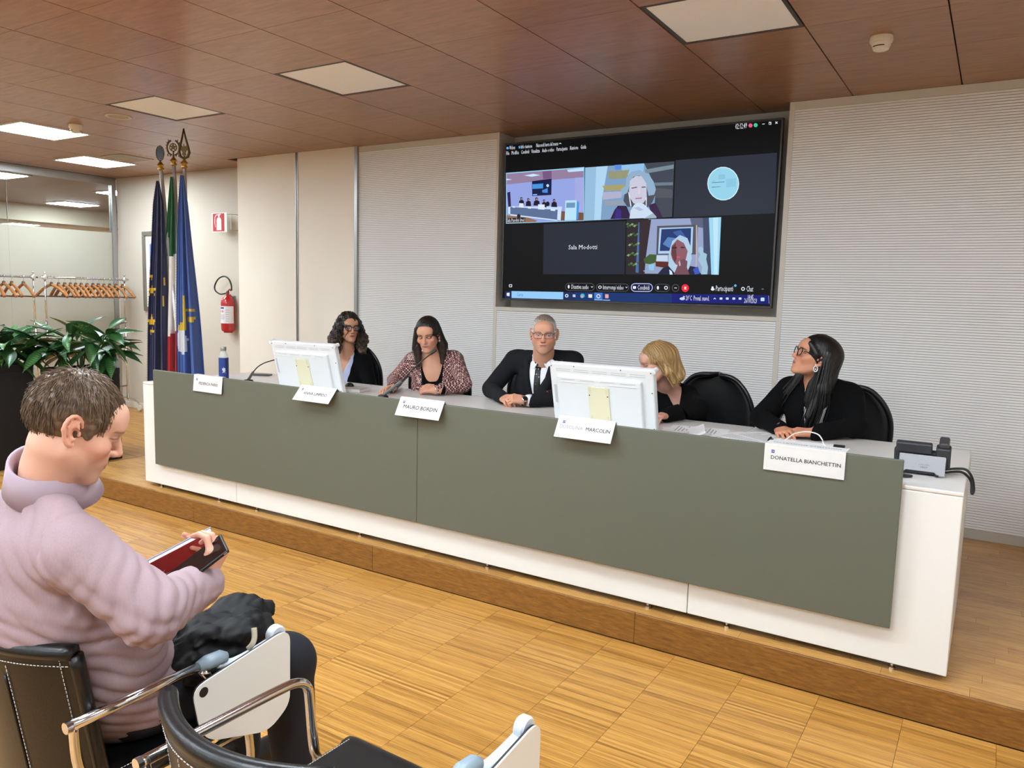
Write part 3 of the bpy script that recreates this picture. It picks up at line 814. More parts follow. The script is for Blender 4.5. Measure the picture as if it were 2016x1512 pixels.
class Layer:
    """flat print on the screen glass: polygons in crop coordinates, set on the screen plane"""
    def __init__(s, crop, off): s.c = crop; s.off = off; s.mb = MB(); s.mats = []
    def P(s, x, y):
        q = ony(s.c[0]+x*s.c[2], s.c[1]+y*s.c[2], TVY); return (q[0], TVY+.001-s.off, q[2])
    def poly(s, pts, rgb, k=1.0):
        m = smat('%d_%d_%d_%g' % (*rgb, k), rgb, k)
        if m not in s.mats: s.mats.append(m)
        s.off += 0.00002
        s.mb.cur = s.mats.index(m)
        s.mb.add([s.P(*p) for p in pts], [tuple(range(len(pts)))])
    def ell(s, cx, cy, rx, ry, rgb, n=22, a0=0, a1=2*PI, k=1.0):
        s.poly([(cx+rx*math.cos(a0+(a1-a0)*i/n), cy+ry*math.sin(a0+(a1-a0)*i/n)) for i in range(n)], rgb, k)
    def rrect(s, x0, y0, x1, y1, r, rgb, skew=0.0, k=1.0):
        pts = []
        for cx, cy, a in ((x1-r,y0+r,-PI/2),(x1-r,y1-r,0),(x0+r,y1-r,PI/2),(x0+r,y0+r,PI)):
            for i in range(5): pts.append((cx+r*math.cos(a+PI/2*i/4), cy+r*math.sin(a+PI/2*i/4)))
        s.poly([(x, y+(x-(x0+x1)/2)*skew) for x, y in pts], rgb, k)
    def done(s, name): return s.mb.build(name, s.mats, screen)
def tv_text(st, x0, x1, y, rgb, y1=None, xs=1.0, name='screen_text', h=None):
    y1 = y if y1 is None else y1
    a = ony(CR1[0]+x0*CR1[2], CR1[1]+y*CR1[2], TVY); c = ony(CR1[0]+x1*CR1[2], CR1[1]+y1*CR1[2], TVY)
    wid = c[0]-a[0]
    cu = bpy.data.curves.new('t', 'FONT'); cu.body = st; cu.size = 1; cu.align_y = 'CENTER'; cu.resolution_u = 1
    to = bpy.data.objects.new('t', cu); COL.objects.link(to)
    me = to.evaluated_get(bpy.context.evaluated_depsgraph_get()).to_mesh()
    X = [p.co.x for p in me.vertices]; lo, hi = min(X), max(X); k = wid/(hi-lo)
    kz = k if h is None else h
    v = [(a[0]+(p.co.x-lo)*k, TVY-.0032, (a[2]+c[2])/2+p.co.y*kz) for p in me.vertices]
    f = [tuple(p.vertices) for p in me.polygons]
    to.to_mesh_clear(); bpy.data.objects.remove(to); bpy.data.curves.remove(cu)
    return finish(name, v, f, smat('txt_%d_%d_%d' % rgb, rgb), screen)
W_ = (235,240,250)
# --- frame of the application
L = Layer(CR1, .0002)
L.poly([(112,1213),(560,1220),(560,1279),(108,1268)], (26,44,92)); L.poly([(560,1220),(1180,1229),(1180,1289),(560,1279)], (22,52,112)); L.poly([(1180,1229),(1800,1240),(1803,1297),(1180,1289)], (20,28,116))
L.poly([(153,1213),(484,1219),(483,1266),(153,1257)], (150,205,250)); L.poly([(683,1223),(735,1224),(735,1272),(683,1271)], (70,120,205))
L.poly([(683,1266),(735,1267),(735,1272),(683,1271)], (150,200,255)); L.poly([(738,1268),(784,1269),(784,1274),(738,1273)], (150,200,255))
L.poly([(122,1225),(140,1223),(140,1246),(122,1243)], W_); L.ell(506,1243,11,11,W_); L.ell(506,1243,6,6,(22,52,112)); L.poly([(545,1234),(562,1235),(562,1252),(545,1251)], (190,205,235))
L.ell(607,1243,14,14,(60,190,215)); L.ell(602,1249,8,8,(240,150,150)); L.poly([(645,1233),(669,1234),(669,1256),(645,1255)], (235,235,225))
L.ell(709,1246,13,13,W_); L.ell(709,1246,8,8,(60,110,200)); L.poly([(752,1233),(774,1234),(774,1259),(752,1258)], (240,170,170))
L.ell(1246,1262,17,9,(190,225,245)); L.ell(1256,1250,7,6,(235,170,210))
for x in (1494,1534,1576,1616): L.rrect(x-9,1254,x+9,1268,4,(215,225,245))
L.rrect(1748,1255,1772,1277,4,(190,230,235)); L.poly([(1797,1242),(1800,1242),(1803,1292),(1800,1292)], (150,160,230))
L.poly([(1445,1264),(1454,1255),(1463,1265),(1459,1266),(1454,1260),(1449,1266)], W_)
for x0,x1,yc,col in ((496,684,1187,(92,92,98)),(695,905,1190,(92,92,98)),(1069,1166,1192,(92,92,98))):
    L.rrect(x0,yc-25,x1,yc+25,24,col,.01); L.rrect(x0+3,yc-22,x1-3,yc+22,21,(8,8,14),.01)
L.rrect(917,1163,1057,1218,26,(190,195,250),.01); L.rrect(922,1168,1052,1213,21,(10,14,60),.01)
L.ell(1203,1193,23,24,(100,100,106)); L.ell(1203,1193,20,21,(12,12,16)); L.poly([(1195,1191),(1211,1191),(1211,1195),(1195,1195)], W_)
L.ell(1265,1194,24,25,(240,40,56)); L.poly([(1257,1188),(1261,1184),(1273,1200),(1269,1204)], W_); L.poly([(1269,1184),(1273,1188),(1261,1204),(1257,1200)], W_)
L.ell(1090,1192,7,12,W_); L.ell(1142,1192,12,12,W_); L.ell(1142,1192,7,7,(20,20,26))
L.ell(519,1185,6,12,W_); L.ell(719,1188,11,10,W_); L.ell(719,1188,6,6,(14,14,18)); L.rrect(930,1181,950,1199,4,W_)
L.ell(1440,1190,7,7,W_); L.ell(1441,1202,12,8,W_); L.ell(1635,1199,12,12,W_); L.ell(1635,1199,7,7,(14,14,16)); L.ell(1586,1178,8,8,(90,190,235))
L.poly([(1753,1198),(1768,1198),(1768,1202),(1753,1202)], (150,150,150))
L.rrect(137,1170,157,1188,4,W_); L.rrect(141,1174,153,1184,2,(14,14,16))
for x, y in ((668,1187),(889,1190)): L.poly([(x-7,y-4),(x,y+5),(x+7,y-4),(x+4,y-5),(x,y),(x-4,y-5)], W_)
L.ell(1683,153,13,13,(235,90,130)); L.ell(1716,151,13,13,(60,205,150))
L.poly([(1758,142),(1774,141),(1774,145),(1758,146)], W_); L.rrect(1800,130,1816,148,3,W_); L.rrect(1803,135,1811,146,2,(14,14,16))
L.poly([(1841,130),(1844,127),(1857,140),(1854,143)], W_); L.poly([(1854,127),(1857,130),(1844,143),(1841,140)], W_)
L.ell(128,298,8,8,(110,170,240)); L.ell(204,292,6,9,(70,160,230)); L.poly([(457,270),(465,263),(473,270),(470,272),(465,267),(460,272)], W_)
L.done('screen_interface')['kind'] = 'stuff'
for st_, x0, x1, y, y1 in (('Webex',141,177,297,295),('Info riunione',215,286,291,285),('Nascondi barra del menu',313,452,281,271),('File',121,140,333,331),('Modifica',155,201,330,326),('Condividi',216,267,325,321),
    ('Visualizza',281,335,320,315),('Audio e video',350,427,315,308),('Partecipante',443,513,306,301),('Riunione',529,581,299,295),('Guida',597,632,293,290)):
    tv_text(st_, x0, x1, y, W_, y1, h=.042)
tv_text('02:12:49', 1587, 1661, 162, W_, 155, h=.052)
tv_text('Sala Modotti', 519, 702, 934, W_, 932)
tv_text('Disattiva audio', 538, 648, 1187, W_, 1188, h=.05); tv_text('Interrompi video', 740, 872, 1190, W_, 1191, h=.05); tv_text('Condividi', 961, 1037, 1192, W_, 1192, h=.05)
tv_text('Partecipanti', 1462, 1572, 1197, W_, 1199, h=.055); tv_text('Chat', 1658, 1701, 1200, W_, 1201, h=.055)
tv_text('Cerca', 190, 227, 1236, (70,110,150), 1237, h=.042); tv_text('20°C  Preval. nuvol.', 1270, 1420, 1259, W_, 1261, h=.05)
tv_text('14:45', 1667, 1702, 1252, W_, 1253, h=.045); tv_text('26/10/2023', 1644, 1724, 1276, W_, 1277, h=.045)
# --- empty participant tiles
L = Layer(CR1, .0002); L.poly([(1203,375),(1852,327),(1838,715),(1190,742)], (44,48,60)); L.ell(1508,525,102,108,(205,240,250)); L.ell(1508,525,96,102,(150,212,235))
L.poly([(1478,468),(1520,465),(1520,495),(1478,498)], (138,196,222)); L.poly([(1527,496),(1590,492),(1590,545),(1527,548)], (138,200,226))
L.poly([(1435,518),(1517,512),(1517,516),(1435,522)], (96,120,135)); L.poly([(1434,546),(1492,543),(1492,546),(1434,550)], (96,120,135)); L.poly([(1436,508),(1455,507),(1455,509),(1436,510)], (110,135,150))
L.done('participant_tile')
L = Layer(CR1, .0002); L.poly([(358,785),(885,765),(875,1105),(355,1105)], (38,42,54)); L.done('participant_tile')
# --- video of this room
L = Layer(CR2, .0002)
L.poly([(108,540),(1145,462),(1143,1175),(108,1212)], (150,215,245)); L.poly([(116,552),(1137,474),(1135,1168),(116,1203)], (150,165,228))
L.poly([(116,552),(1137,474),(1135,600),(720,630),(170,688),(116,690)], (150,128,160)); L.poly([(590,520),(710,510),(712,612),(600,622)], (120,88,130))
L.poly([(916,498),(1135,474),(1135,514),(932,530)], (190,225,255)); L.poly([(348,575),(470,552),(566,570),(450,590)], (205,232,255)); L.poly([(116,615),(190,628),(116,640)], (190,225,255))
L.poly([(452,650),(712,615),(708,832),(455,846)], (20,24,70)); L.poly([(458,690),(600,680),(598,745),(458,752)], (70,150,225)); L.ell(660,708,18,20,(170,225,250)); L.poly([(585,770),(660,740),(660,805),(590,800)], (70,140,220)); L.poly([(465,822),(520,820),(520,834),(465,836)], (140,200,250))
L.poly([(1020,605),(1135,598),(1135,1050),(1020,1050)], (165,172,228)); L.poly([(116,1100),(400,1130),(520,1172),(500,1190),(116,1203)], (150,110,90))
L.poly([(835,1045),(1135,1068),(1135,1168),(830,1170)], (120,84,60))
L.poly([(135,985),(850,985),(845,1030),(165,995)], (200,220,250)); L.poly([(165,990),(792,1030),(785,1162),(165,1088)], (92,112,150)); L.poly([(792,1030),(842,1022),(832,1168),(785,1162)], (205,228,250)); L.poly([(136,988),(165,992),(165,1088),(138,1080)], (205,228,250)); L.poly([(165,1085),(785,1160),(783,1174),(165,1104)], (205,228,250))
L.poly([(895,905),(1046,902),(1036,1165),(884,1168)], (185,228,248)); L.poly([(1046,902),(1076,932),(1062,1152),(1036,1165)], (70,150,235)); L.poly([(908,935),(1025,932),(1020,1000),(905,1002)], (110,150,190))
for x, y, s in ((312,880,22),(404,893,22),(513,886,26),(612,908,20),(745,905,24)):
    L.ell(x, y, s*.7, s*.9, (60,40,50)); L.poly([(x-s*1.6,y+85),(x-s*1.3,y+30),(x,y+12),(x+s*1.4,y+28),(x+s*1.7,y+88)], (28,22,44)); L.ell(x+2, y+4, s*.38, s*.5, (190,140,150))
L.ell(660,950,26,32,(22,20,38))
for x0,y0,x1,y1 in ((282,940,340,1000),(533,955,620,1026),(195,980,228,1002),(398,990,440,1014),(700,1016,760,1044)): L.poly([(x0,y0),(x1,y0+4),(x1,y1),(x0,y1-4)], (225,235,252))
L.poly([(125,800),(165,790),(175,985),(140,990)], (40,34,80)); L.ell(277,1112,24,28,(40,30,36)); L.poly([(118,1140),(364,1130),(362,1188),(118,1196)], (22,26,40))
L.done('video_tile')
tv_text('Sala Pasolini (me)', 124, 238, 761, W_, 758, h=.04)
# --- video of a participant by bookshelves
L = Layer(CR3, .0002)
L.poly([(60,100),(945,38),(922,590),(52,628)], (126,160,196)); L.poly([(60,100),(200,90),(170,622),(52,628)], (150,190,222)); L.poly([(170,92),(285,84),(230,400),(215,620),(150,622)], (176,214,242))
L.poly([(420,75),(645,58),(640,160),(430,180)], (150,195,232)); L.poly([(645,58),(945,38),(922,590),(740,600),(760,300),(700,170)], (66,72,84))
for q, c in (([(655,120),(940,70),(938,110),(660,160)],(120,140,150)),([(740,250),(932,245),(932,275),(745,280)],(110,125,140)),([(750,300),(930,320),(928,400),(755,400)],(84,86,96)),([(285,140),(500,122),(470,205),(300,215)],(150,152,120)),([(230,282),(450,268),(440,322),(260,330)],(170,160,106)),([(235,345),(430,335),(420,400),(235,420)],(176,178,206)),([(255,430),(440,425),(440,470),(255,480)],(150,160,176)),([(350,75),(425,70),(410,120),(360,125)],(90,140,220))): L.poly(q, c)
L.poly([(310,612),(352,520),(385,478),(470,480),(520,606)], (48,30,66)); L.poly([(350,612),(370,500),(415,520),(420,608)], (60,40,130)); L.poly([(690,470),(760,450),(830,592),(730,600)], (56,36,72))
L.poly([(440,430),(470,250),(560,150),(690,200),(750,300),(760,360),(730,440),(690,490),(480,490)], (78,80,94))
L.poly([(430,380),(415,320),(460,280),(470,200),(520,140),(600,125),(690,165),(740,240),(762,320),(745,370),(690,380),(660,250),(600,180),(540,190),(500,280),(480,350)], (146,176,204))
L.poly([(495,330),(505,230),(560,185),(620,185),(668,260),(672,400),(640,450),(590,470),(540,455),(505,400)], (204,202,222))
L.poly([(520,300),(575,290),(575,300),(522,310)], (96,88,104)); L.poly([(620,290),(660,288),(662,298),(622,302)], (96,88,104)); L.poly([(590,300),(604,300),(612,360),(585,365)], (222,206,222)); L.poly([(555,402),(625,396),(622,410),(560,414)], (176,128,156))
L.poly([(500,606),(510,530),(545,470),(585,445),(640,460),(735,552),(715,600)], (206,222,242)); L.poly([(540,500),(590,490),(640,520),(600,530)], (180,190,222)); L.poly([(640,606),(735,552),(770,590),(765,602)], (160,184,196))
L.poly([(487,340),(497,350),(520,480),(510,490)], (232,236,246)); L.poly([(662,400),(672,395),(670,490),(662,492)], (232,236,246))
L.done('video_tile')
# --- video of a participant before a framed picture
L = Layer(CR3, .0002)
L.poly([(472,618),(1410,592),(1385,1164),(462,1160)], (46,38,44)); L.poly([(690,612),(1232,600),(1236,1160),(650,1152)], (150,164,200)); L.poly([(1100,604),(1232,600),(1235,700),(1120,680)], (92,100,124))
L.poly([(590,640),(665,690),(600,1150),(560,1140)], (70,110,170)); L.poly([(600,625),(715,615),(640,1150),(590,1150)], (54,40,44))
L.poly([(1228,600),(1290,598),(1318,1160),(1240,1160)], (66,74,104)); L.poly([(1288,598),(1410,592),(1385,1164),(1312,1162)], (158,216,244)); L.poly([(1330,598),(1380,594),(1372,1162),(1340,1162)], (190,232,250))
L.poly([(775,680),(1180,665),(1165,962),(765,968)], (84,84,98)); L.poly([(798,700),(1132,688),(1122,950),(784,955)], (176,206,238)); L.poly([(818,712),(1112,700),(1104,925),(800,928)], (34,58,112))
L.poly([(830,860),(880,790),(960,800),(900,900)], (90,130,190)); L.poly([(930,740),(1010,720),(1060,790),(980,790)], (60,94,160)); L.poly([(1160,670),(1172,670),(1168,1080),(1158,1080)], (206,180,170))
L.poly([(640,1010),(700,960),(770,965),(765,1040),(700,1060),(650,1050)], (66,92,50)); L.poly([(770,970),(880,972),(880,1030),(764,1030)], (196,214,236)); L.poly([(760,1030),(890,1036),(880,1100),(760,1080)], (96,40,34))
L.poly([(686,1062),(748,1056),(740,1120),(696,1120)], (150,196,232)); L.poly([(640,1120),(745,1120),(740,1132),(640,1132)], (140,170,200))
for i in range(26):
    x = 480 + (i*53 % 110); y = 660 + (i*97 % 480); L.poly([(x-16,y+4),(x,y-14),(x+18,y-6),(x+4,y+12)], ((92,124,70),(60,92,50),(140,166,110))[i % 3])
L.poly([(1182,930),(1185,895),(1210,884),(1235,905),(1230,940),(1270,960),(1262,1010),(1280,1090),(1272,1160),(1212,1160),(1222,1090),(1196,1040),(1180,1010),(1205,960)], (160,196,218))
L.poly([(776,1162),(830,1098),(900,1068),(1100,1076),(1170,1090),(1215,1162)], (34,36,62)); L.poly([(1130,1110),(1180,1080),(1200,1150),(1150,1162)], (60,90,190))
L.poly([(886,1075),(892,940),(925,830),(1000,770),(1075,800),(1110,890),(1118,1000),(1095,1090),(1060,1160),(960,1160)], (178,206,228))
L.poly([(910,960),(918,880),(975,812),(1040,850),(1078,930),(1060,1010),(1010,1070),(960,1062),(925,1010)], (142,92,104)); L.poly([(918,960),(920,890),(960,850),(970,1000),(950,1050)], (104,58,66))
L.poly([(925,895),(970,888),(970,900),(930,906)], (46,34,44)); L.poly([(1010,885),(1050,890),(1046,900),(1010,898)], (46,34,44)); L.poly([(965,982),(1000,978),(1004,994),(970,998)], (206,84,110))
L.poly([(900,1162),(895,1110),(920,1130),(930,1162)], (205,232,250)); L.poly([(940,1162),(975,1080),(985,1030),(1040,1005),(1076,1030),(1070,1090),(1096,1162)], (118,78,88)); L.poly([(985,1040),(1000,1020),(1010,1070),(995,1080)], (196,170,180))
L.done('video_tile')
# ------------------------------------------------------------------ glass partition and the corridor behind it
GX = -9.25
def glass_mat():
    m = bpy.data.materials.new('pane_glass'); m.use_nodes = True; nt = m.node_tree
    nt.nodes.remove(nt.nodes['Principled BSDF'])
    tr = nt.nodes.new('ShaderNodeBsdfTransparent'); tr.inputs[0].default_value = (.95, .97, .95, 1)
    gl = nt.nodes.new('ShaderNodeBsdfGlossy'); gl.inputs['Roughness'].default_value = 0.02
    fr = nt.nodes.new('ShaderNodeFresnel'); fr.inputs[0].default_value = 1.45
    mx = nt.nodes.new('ShaderNodeMixShader'); nt.links.new(fr.outputs[0], mx.inputs[0]); nt.links.new(tr.outputs[0], mx.inputs[1]); nt.links.new(gl.outputs[0], mx.inputs[2])
    nt.links.new(mx.outputs[0], nt.nodes['Material Output'].inputs[0]); return m
def frost_mat():
    m = bpy.data.materials.new('frosted_film'); m.use_nodes = True; nt = m.node_tree
    nt.nodes.remove(nt.nodes['Principled BSDF'])
    d = nt.nodes.new('ShaderNodeBsdfDiffuse'); d.inputs[0].default_value = lin((226,222,208))
    t = nt.nodes.new('ShaderNodeBsdfTranslucent'); t.inputs[0].default_value = lin((226,224,212))
    mx = nt.nodes.new('ShaderNodeMixShader'); mx.inputs[0].default_value = .5; nt.links.new(d.outputs[0], mx.inputs[1]); nt.links.new(t.outputs[0], mx.inputs[2])
    nt.links.new(mx.outputs[0], nt.nodes['Material Output'].inputs[0]); return m
M_pane = glass_mat(); M_frost = frost_mat()
gw = MB(); gw.box(GX-.03, GX+.03, -9.1, .60, H-.085, H); gw_o = struct(gw.build('window_1', M_alu), 'tall glazed partition with frosted lower part')
b = MB(); b.box(GX-.03, GX+.03, -9.1, .60, 0, .07); b.build('bottom_rail', M_alu, gw_o)
b = MB(); b.box(GX-.035, GX+.035, .545, .598, .07, H-.085); b.build('end_post', M_alu, gw_o)
ys = [.545, -.667, -1.88, -3.09, -4.3, -5.5, -6.7, -7.9, -9.1]
for i in range(8):
    b = MB(); b.box(GX-.005, GX+.005, ys[i+1]+.0015, ys[i]-.0015, .07, H-.085); pn = b.build('pane', M_pane, gw_o)
    b = MB(); b.box(GX+.0055, GX+.0062, ys[i+1]+.0015, ys[i]-.0015, .07, 2.194); b.build('frosted_film', M_frost, gw_o)
    if i: b = MB(); b.box(GX-.006, GX+.007, ys[i]-.0015, ys[i]+.0015, .07, H-.085); b.build('pane_joint', pm('joint_seal', (196,190,178), .4), gw_o)
# corridor: wood ceiling, cross beam, white lowered ceiling, back wall
st('ceiling_corridor', M_ceil, [(-13.9,-9.29,-9.0,6.0,H,H+.04)], 'wood ceiling of the corridor behind the glass')
st('wall_corridor_beam', pm('beam_cream', (220,210,188), .6), [(-14.25,-13.9,-9.0,6.0,H-.28,H+.04)], 'cream beam across the corridor ceiling')
st('ceiling_corridor_white', pm('corridor_white', (212,208,196), .7), [(-19.5,-14.25,-9.0,4.6,H-.02,H+.04)], 'pale corridor ceiling beyond the beam')
st('ceiling_corridor_peach', pm('corridor_peach', (226,190,158), .7), [(-19.5,-14.25,4.6,6.0,H-.02,H+.04)])
st('wall_corridor', M_wall, [(-20,-19.5,-9.0,6.0,0,H+.04),(-19.5,-9.3,6.0,6.2,0,H+.04)], 'cream wall at the far side of the corridor')
def corridor_light(cx, cy, label, z=H):
    t = thing('ceiling_light', (cx, cy, z-.02), label, 'ceiling light', 'lights behind the glass')
    b = MB(); b.box(cx-.32, cx+.32, cy-.32, cy+.32, z-.008, z-.0005); b.build('frame', M_lframe, t)
    b = MB(); b.box(cx-.28, cx+.28, cy-.28, cy+.28, z-.014, z-.0085); b.build('diffuser', M_lit, t)
st('floor_corridor', M_parq, [(-19.5,-9.29,-9.0,6.0,-.0034,.0)], 'oak floor of the corridor behind the glass')
corridor_light(-10.35, -.3, 'lit panel behind the glass at the left picture edge')
corridor_light(-13.0, 2.15, 'lit panel on the corridor ceiling seen above the frosted glass')
corridor_light(-18.8, 4.15, 'small distant lit panel behind the glass', H-.02)
corridor_light(-12.0, -3.0, 'lit corridor panel hidden left of the picture, nearest the audience')  # these last panels are unseen, added to brighten the corridor
corridor_light(-10.6, 1.6, 'lit corridor panel hidden behind the cream wall')
corridor_light(-10.6, 3.6, 'lit corridor panel hidden farthest behind the cream wall')
corridor_light(-16.2, 1.2, 'lit panel on the pale corridor ceiling behind the beam', H-.02)
corridor_light(-10.4, -2.6, 'lit corridor panel close behind the glass, left of the picture')

# ------------------------------------------------------------------ coat racks
rk_n = 0
def coat_rack(y0, y1, label):
    X = -8.86; Z = 1.612
    t = thing('coat_rack', (X, (y0+y1)/2, 0), label, 'coat rack', 'chrome coat racks on castors')
    b = MB(); b.tube([(X, y0-.05, Z), (X, y1+.05, Z)], .0125, 12); b.build('hanging_rail', M_chrome, t, smooth=True)
    for y in (y0, y1):
        b = MB(); b.tube([(X, y, .13), (X, y, 1.1)], .0135, 12); b.tube([(X, y, 1.1), (X, y, Z+.03)], .0105, 12); b.build('post', M_chrome, t, smooth=True)
        b = MB(); b.lathe([(.019, 1.08), (.019, 1.11)], 12, Matrix.Translation((X, y, 0))); b.build('collar', M_chrome, t)
        b = MB(); b.lathe([(.024, Z-.024), (.027, Z-.01), (.027, Z+.012), (.02, Z+.024)], 14, Matrix.Translation((X, y, 0))); b.sphere((X, y, Z+.052), .012, 10, 8); b.tube([(X,y,Z+.02),(X,y,Z+.05)], .006, 8)
        b.build('joint_knob', pm('chrome_satin', (216,212,204), .25, .8), t, auto=.8)
        b = MB(); b.tube(smooth_path([(X-.24, y, .085), (X-.16, y, .13), (X, y, .15), (X+.16, y, .13), (X+.24, y, .085)], 5), .010, 8); b.build('foot_bar', M_chrome, t, smooth=True)
        for s in (-1, 1):
            cx = X+s*.24
            b = MB(); b.lathe([(.010,-.013),(.036,-.013),(.040,-.008),(.040,.008),(.036,.013),(.010,.013)], 18, Matrix.Translation((cx, y, .0405)) @ Matrix.Rotation(PI/2, 4, 'X')); b.build('castor', pm('castor_cream', (206,200,184), .5), t, auto=.6)
            b = MB(); b.tube([(cx, y, .045), (cx, y, .085)], .008, 8); b.build('castor_stem', M_chrome, t)
    b = MB(); b.tube([(X, y0, .30), (X, y1, .30)], .010, 10); b.build('lower_rail', M_chrome, t, smooth=True)
    return X, Z
X, Z = coat_rack(-.49, .455, 'chrome coat rack with wooden hangers beside the cream wall')
coat_rack(-2.05, -.615, 'chrome coat rack with wooden hangers at the left picture edge')
# one hanger, then copies
M_hang = wood('hanger_wood', (120,74,38), (158,104,58), (184,130,80), (8, 8, 3), 4, .35)
hg = local_thing('coat_hanger', 'varnished wooden coat hanger on the rack beside the cream wall', 'hanger', 'hangers on the rack by the wall')
def hanger_path(s): return smooth_path([(0, 0, -.085), (s*.03, 0, -.090), (s*.10, 0, -.125), (s*.17, 0, -.175), (s*.215, 0, -.215)], 4)
for s in (-1, 1):
    P = hanger_path(s); b = MB(); n = len(P)
    b.tube(P, [.016 - .003*abs(i/n-.4) + (.008*max(0, i/n-.55)) for i in range(n)], 10, flat=1.0)
    b.build('shoulder', M_hang, hg, smooth=True)
b = MB(); b.lathe([(.012,-.10),(.017,-.095),(.017,-.06),(.010,-.05)], 12); b.build('neck', pm('hanger_dark', (92,58,34), .4), hg, smooth=True)
b = MB(); b.tube([(-.20,0,-.215),(.20,0,-.215)], .007, 8); b.build('trouser_bar', MATS['hanger_dark'], hg, smooth=True)
b = MB(); b.tube(smooth_path([(0,0,-.06),(0,0,-.028),(.014,0,-.016),(.0175,0,0),(.010,0,.014),(-.004,0,.0155),(-.015,0,.006)], 4), .0022, 6); b.build('hook', M_chrome, hg, smooth=True)
hy = [-.42,-.34,-.27,-.205,-.145,-.08,-.01,.06,.125,.195,.265,.345,.43]
NTH = ('first','second','third','fourth','fifth','sixth','seventh','eighth','ninth','tenth','eleventh','twelfth','thirteenth')
for i, y in enumerate(hy):
    o = hg if i == 0 else dup(hg, (0,0,0))
    o['label'] = 'varnished wooden coat hanger, %s from the cream wall end of its rack' % NTH[12-i]
    o.location = (X, y, Z+.0005); o.rotation_euler = (0, 0, rnd.uniform(-.10, .10) + (.35 if i == 0 else 0))
for i, y in enumerate((-.72,-.84,-.92,-1.0,-1.09,-1.17,-1.26)):
    o = dup(hg, (X, y, Z+.0005), rnd.uniform(-.1, .1), 'varnished wooden coat hanger on the picture edge rack, %s from its inner post' % NTH[i], 'hangers on the rack at the picture edge')

# ------------------------------------------------------------------ fire extinguisher, sign, picture
wy = .60
c = ony(448, 615, wy-.09); ex, ez = c[0], c[2]
t = thing('fire_extinguisher', (ex, wy-.085, 1.06), 'red fire extinguisher with a white label hanging on the cream wall', 'fire extinguisher')
M_red = pm('extinguisher_red', (178,24,26), .25, coat=.5)
T = Matrix.Translation((ex, wy-.085, 0))
b = MB(); b.lathe([(.0,1.062),(.045,1.060),(.060,1.064),(.072,1.078),(.074,1.10),(.074,1.375),(.070,1.405),(.055,1.435),(.030,1.452),(.026,1.470),(.0,1.470)], 32, T, close=False); b.build('cylinder', M_red, t, smooth=True)
b = MB(); b.lathe([(.0,1.062),(.05,1.058),(.05,1.05),(.03,1.048),(.0,1.05)], 24, T, close=False); b.build('bottom_ring', M_red, t, smooth=True)
n = 20; a0, a1 = -2.75, .25
P = [[(ex+.0748*math.cos(a0+(a1-a0)*i/n), wy-.085+.0748*math.sin(a0+(a1-a0)*i/n), z) for i in range(n+1)] for z in (1.155, 1.345)]
lab = MB().grid(P).build('label', pm('label_white', (226,222,224), .6), t, smooth=True)
def lab_patch(a, b_, z0, z1, mat, nm):
    P = [[(ex+.0752*math.cos(a+(b_-a)*i/6), wy-.085+.0752*math.sin(a+(b_-a)*i/6), z) for i in range(7)] for z in (z0, z1)]
    MB().grid(P).build(nm, mat, lab, smooth=True)
lab_patch(-2.1,-1.25,1.315,1.335,pm('label_blue',(52,64,140),.6),'title_band')
for k in range(7): lab_patch(-2.15,-1.2+.05*(k%3),1.20+k*.0085,1.203+k*.0085,pm('label_text',(140,136,150),.7),'text_line')
for k in range(2): lab_patch(-2.0+k*.42,-1.8+k*.42,1.275,1.297,pm('label_red',(190,60,60),.6),'pictogram')
for k in range(6): lab_patch(-1.05,-.45,1.18+k*.024,1.184+k*.024,MATS['label_text'],'text_line')
b = MB(); b.lathe([(.018,1.468),(.018,1.50),(.013,1.51)], 14, T); b.build('valve', pm('valve_dark', (90,60,54), .35, .6), t, auto=.6)
b = MB(); b.tube([(ex-.005, wy-.085, 1.500), (ex+.055, wy-.10, 1.535), (ex+.085, wy-.11, 1.515)], .009, 8, flat=.5); b.build('upper_lever', M_red, t, smooth=True)
b = MB(); b.tube([(ex-.0, wy-.085, 1.488), (ex+.06, wy-.10, 1.475), (ex+.09, wy-.11, 1.455)], .009, 8, flat=.5); b.build('lower_lever', M_red, t, smooth=True)
hp = [ony(434,579,wy-.10), ony(424,572,wy-.11), ony(423,562,wy-.11), ony(430,549,wy-.11), ony(441,544,wy-.11), ony(450,549,wy-.11), ony(455,560,wy-.10), ony(456,572,wy-.09)]
b = MB(); b.tube(smooth_path([(ex-.015,wy-.085,1.49)]+hp[:], 5), .0085, 8); b.build('hose', M_black, t, smooth=True)
b = MB(); b.box(ex-.03, ex+.03, wy-.012, wy-.0003, 1.36, 1.46); b.tube([(ex, wy-.06, 1.46), (ex, wy-.006, 1.44)], .008, 6); b.build('wall_bracket', M_alu, t)
c = ony(433, 438, wy-.11); sx, sz = c[0], c[2]
t = thing('extinguisher_sign', (sx, wy-.11, sz-.1), 'red square sign with a white extinguisher symbol on the cream wall', 'sign')
b = MB(); b.box(sx-.125, sx+.125, wy-.118, wy-.115, sz-.105, sz+.105); b.build('backing', pm('sign_white', (240,236,230), .4), t)
b = MB(); b.box(sx-.108, sx+.085, wy-.1192, wy-.1181, sz-.097, sz+.097); b.build('red_field', pm('sign_red', (196,22,30), .5), t)
b = MB(); Mx = Matrix.Translation((sx-.005, wy-.1195, sz)) @ Matrix.Rotation(PI/2, 4, 'X')
b.add([Mx @ Vector((x, z, 0)) for x, z in ((-.038,-.085),(.038,-.085),(.040,-.08),(.040,.025),(.03,.045),(.015,.055),(-.015,.055),(-.03,.045),(-.040,.025),(-.040,-.08))], [tuple(range(10))])
b.add([Mx @ Vector((x, z, 0)) for x, z in ((-.012,.058),(.012,.058),(.014,.075),(.034,.085),(.03,.092),(-.014,.088))], [tuple(range(6))])
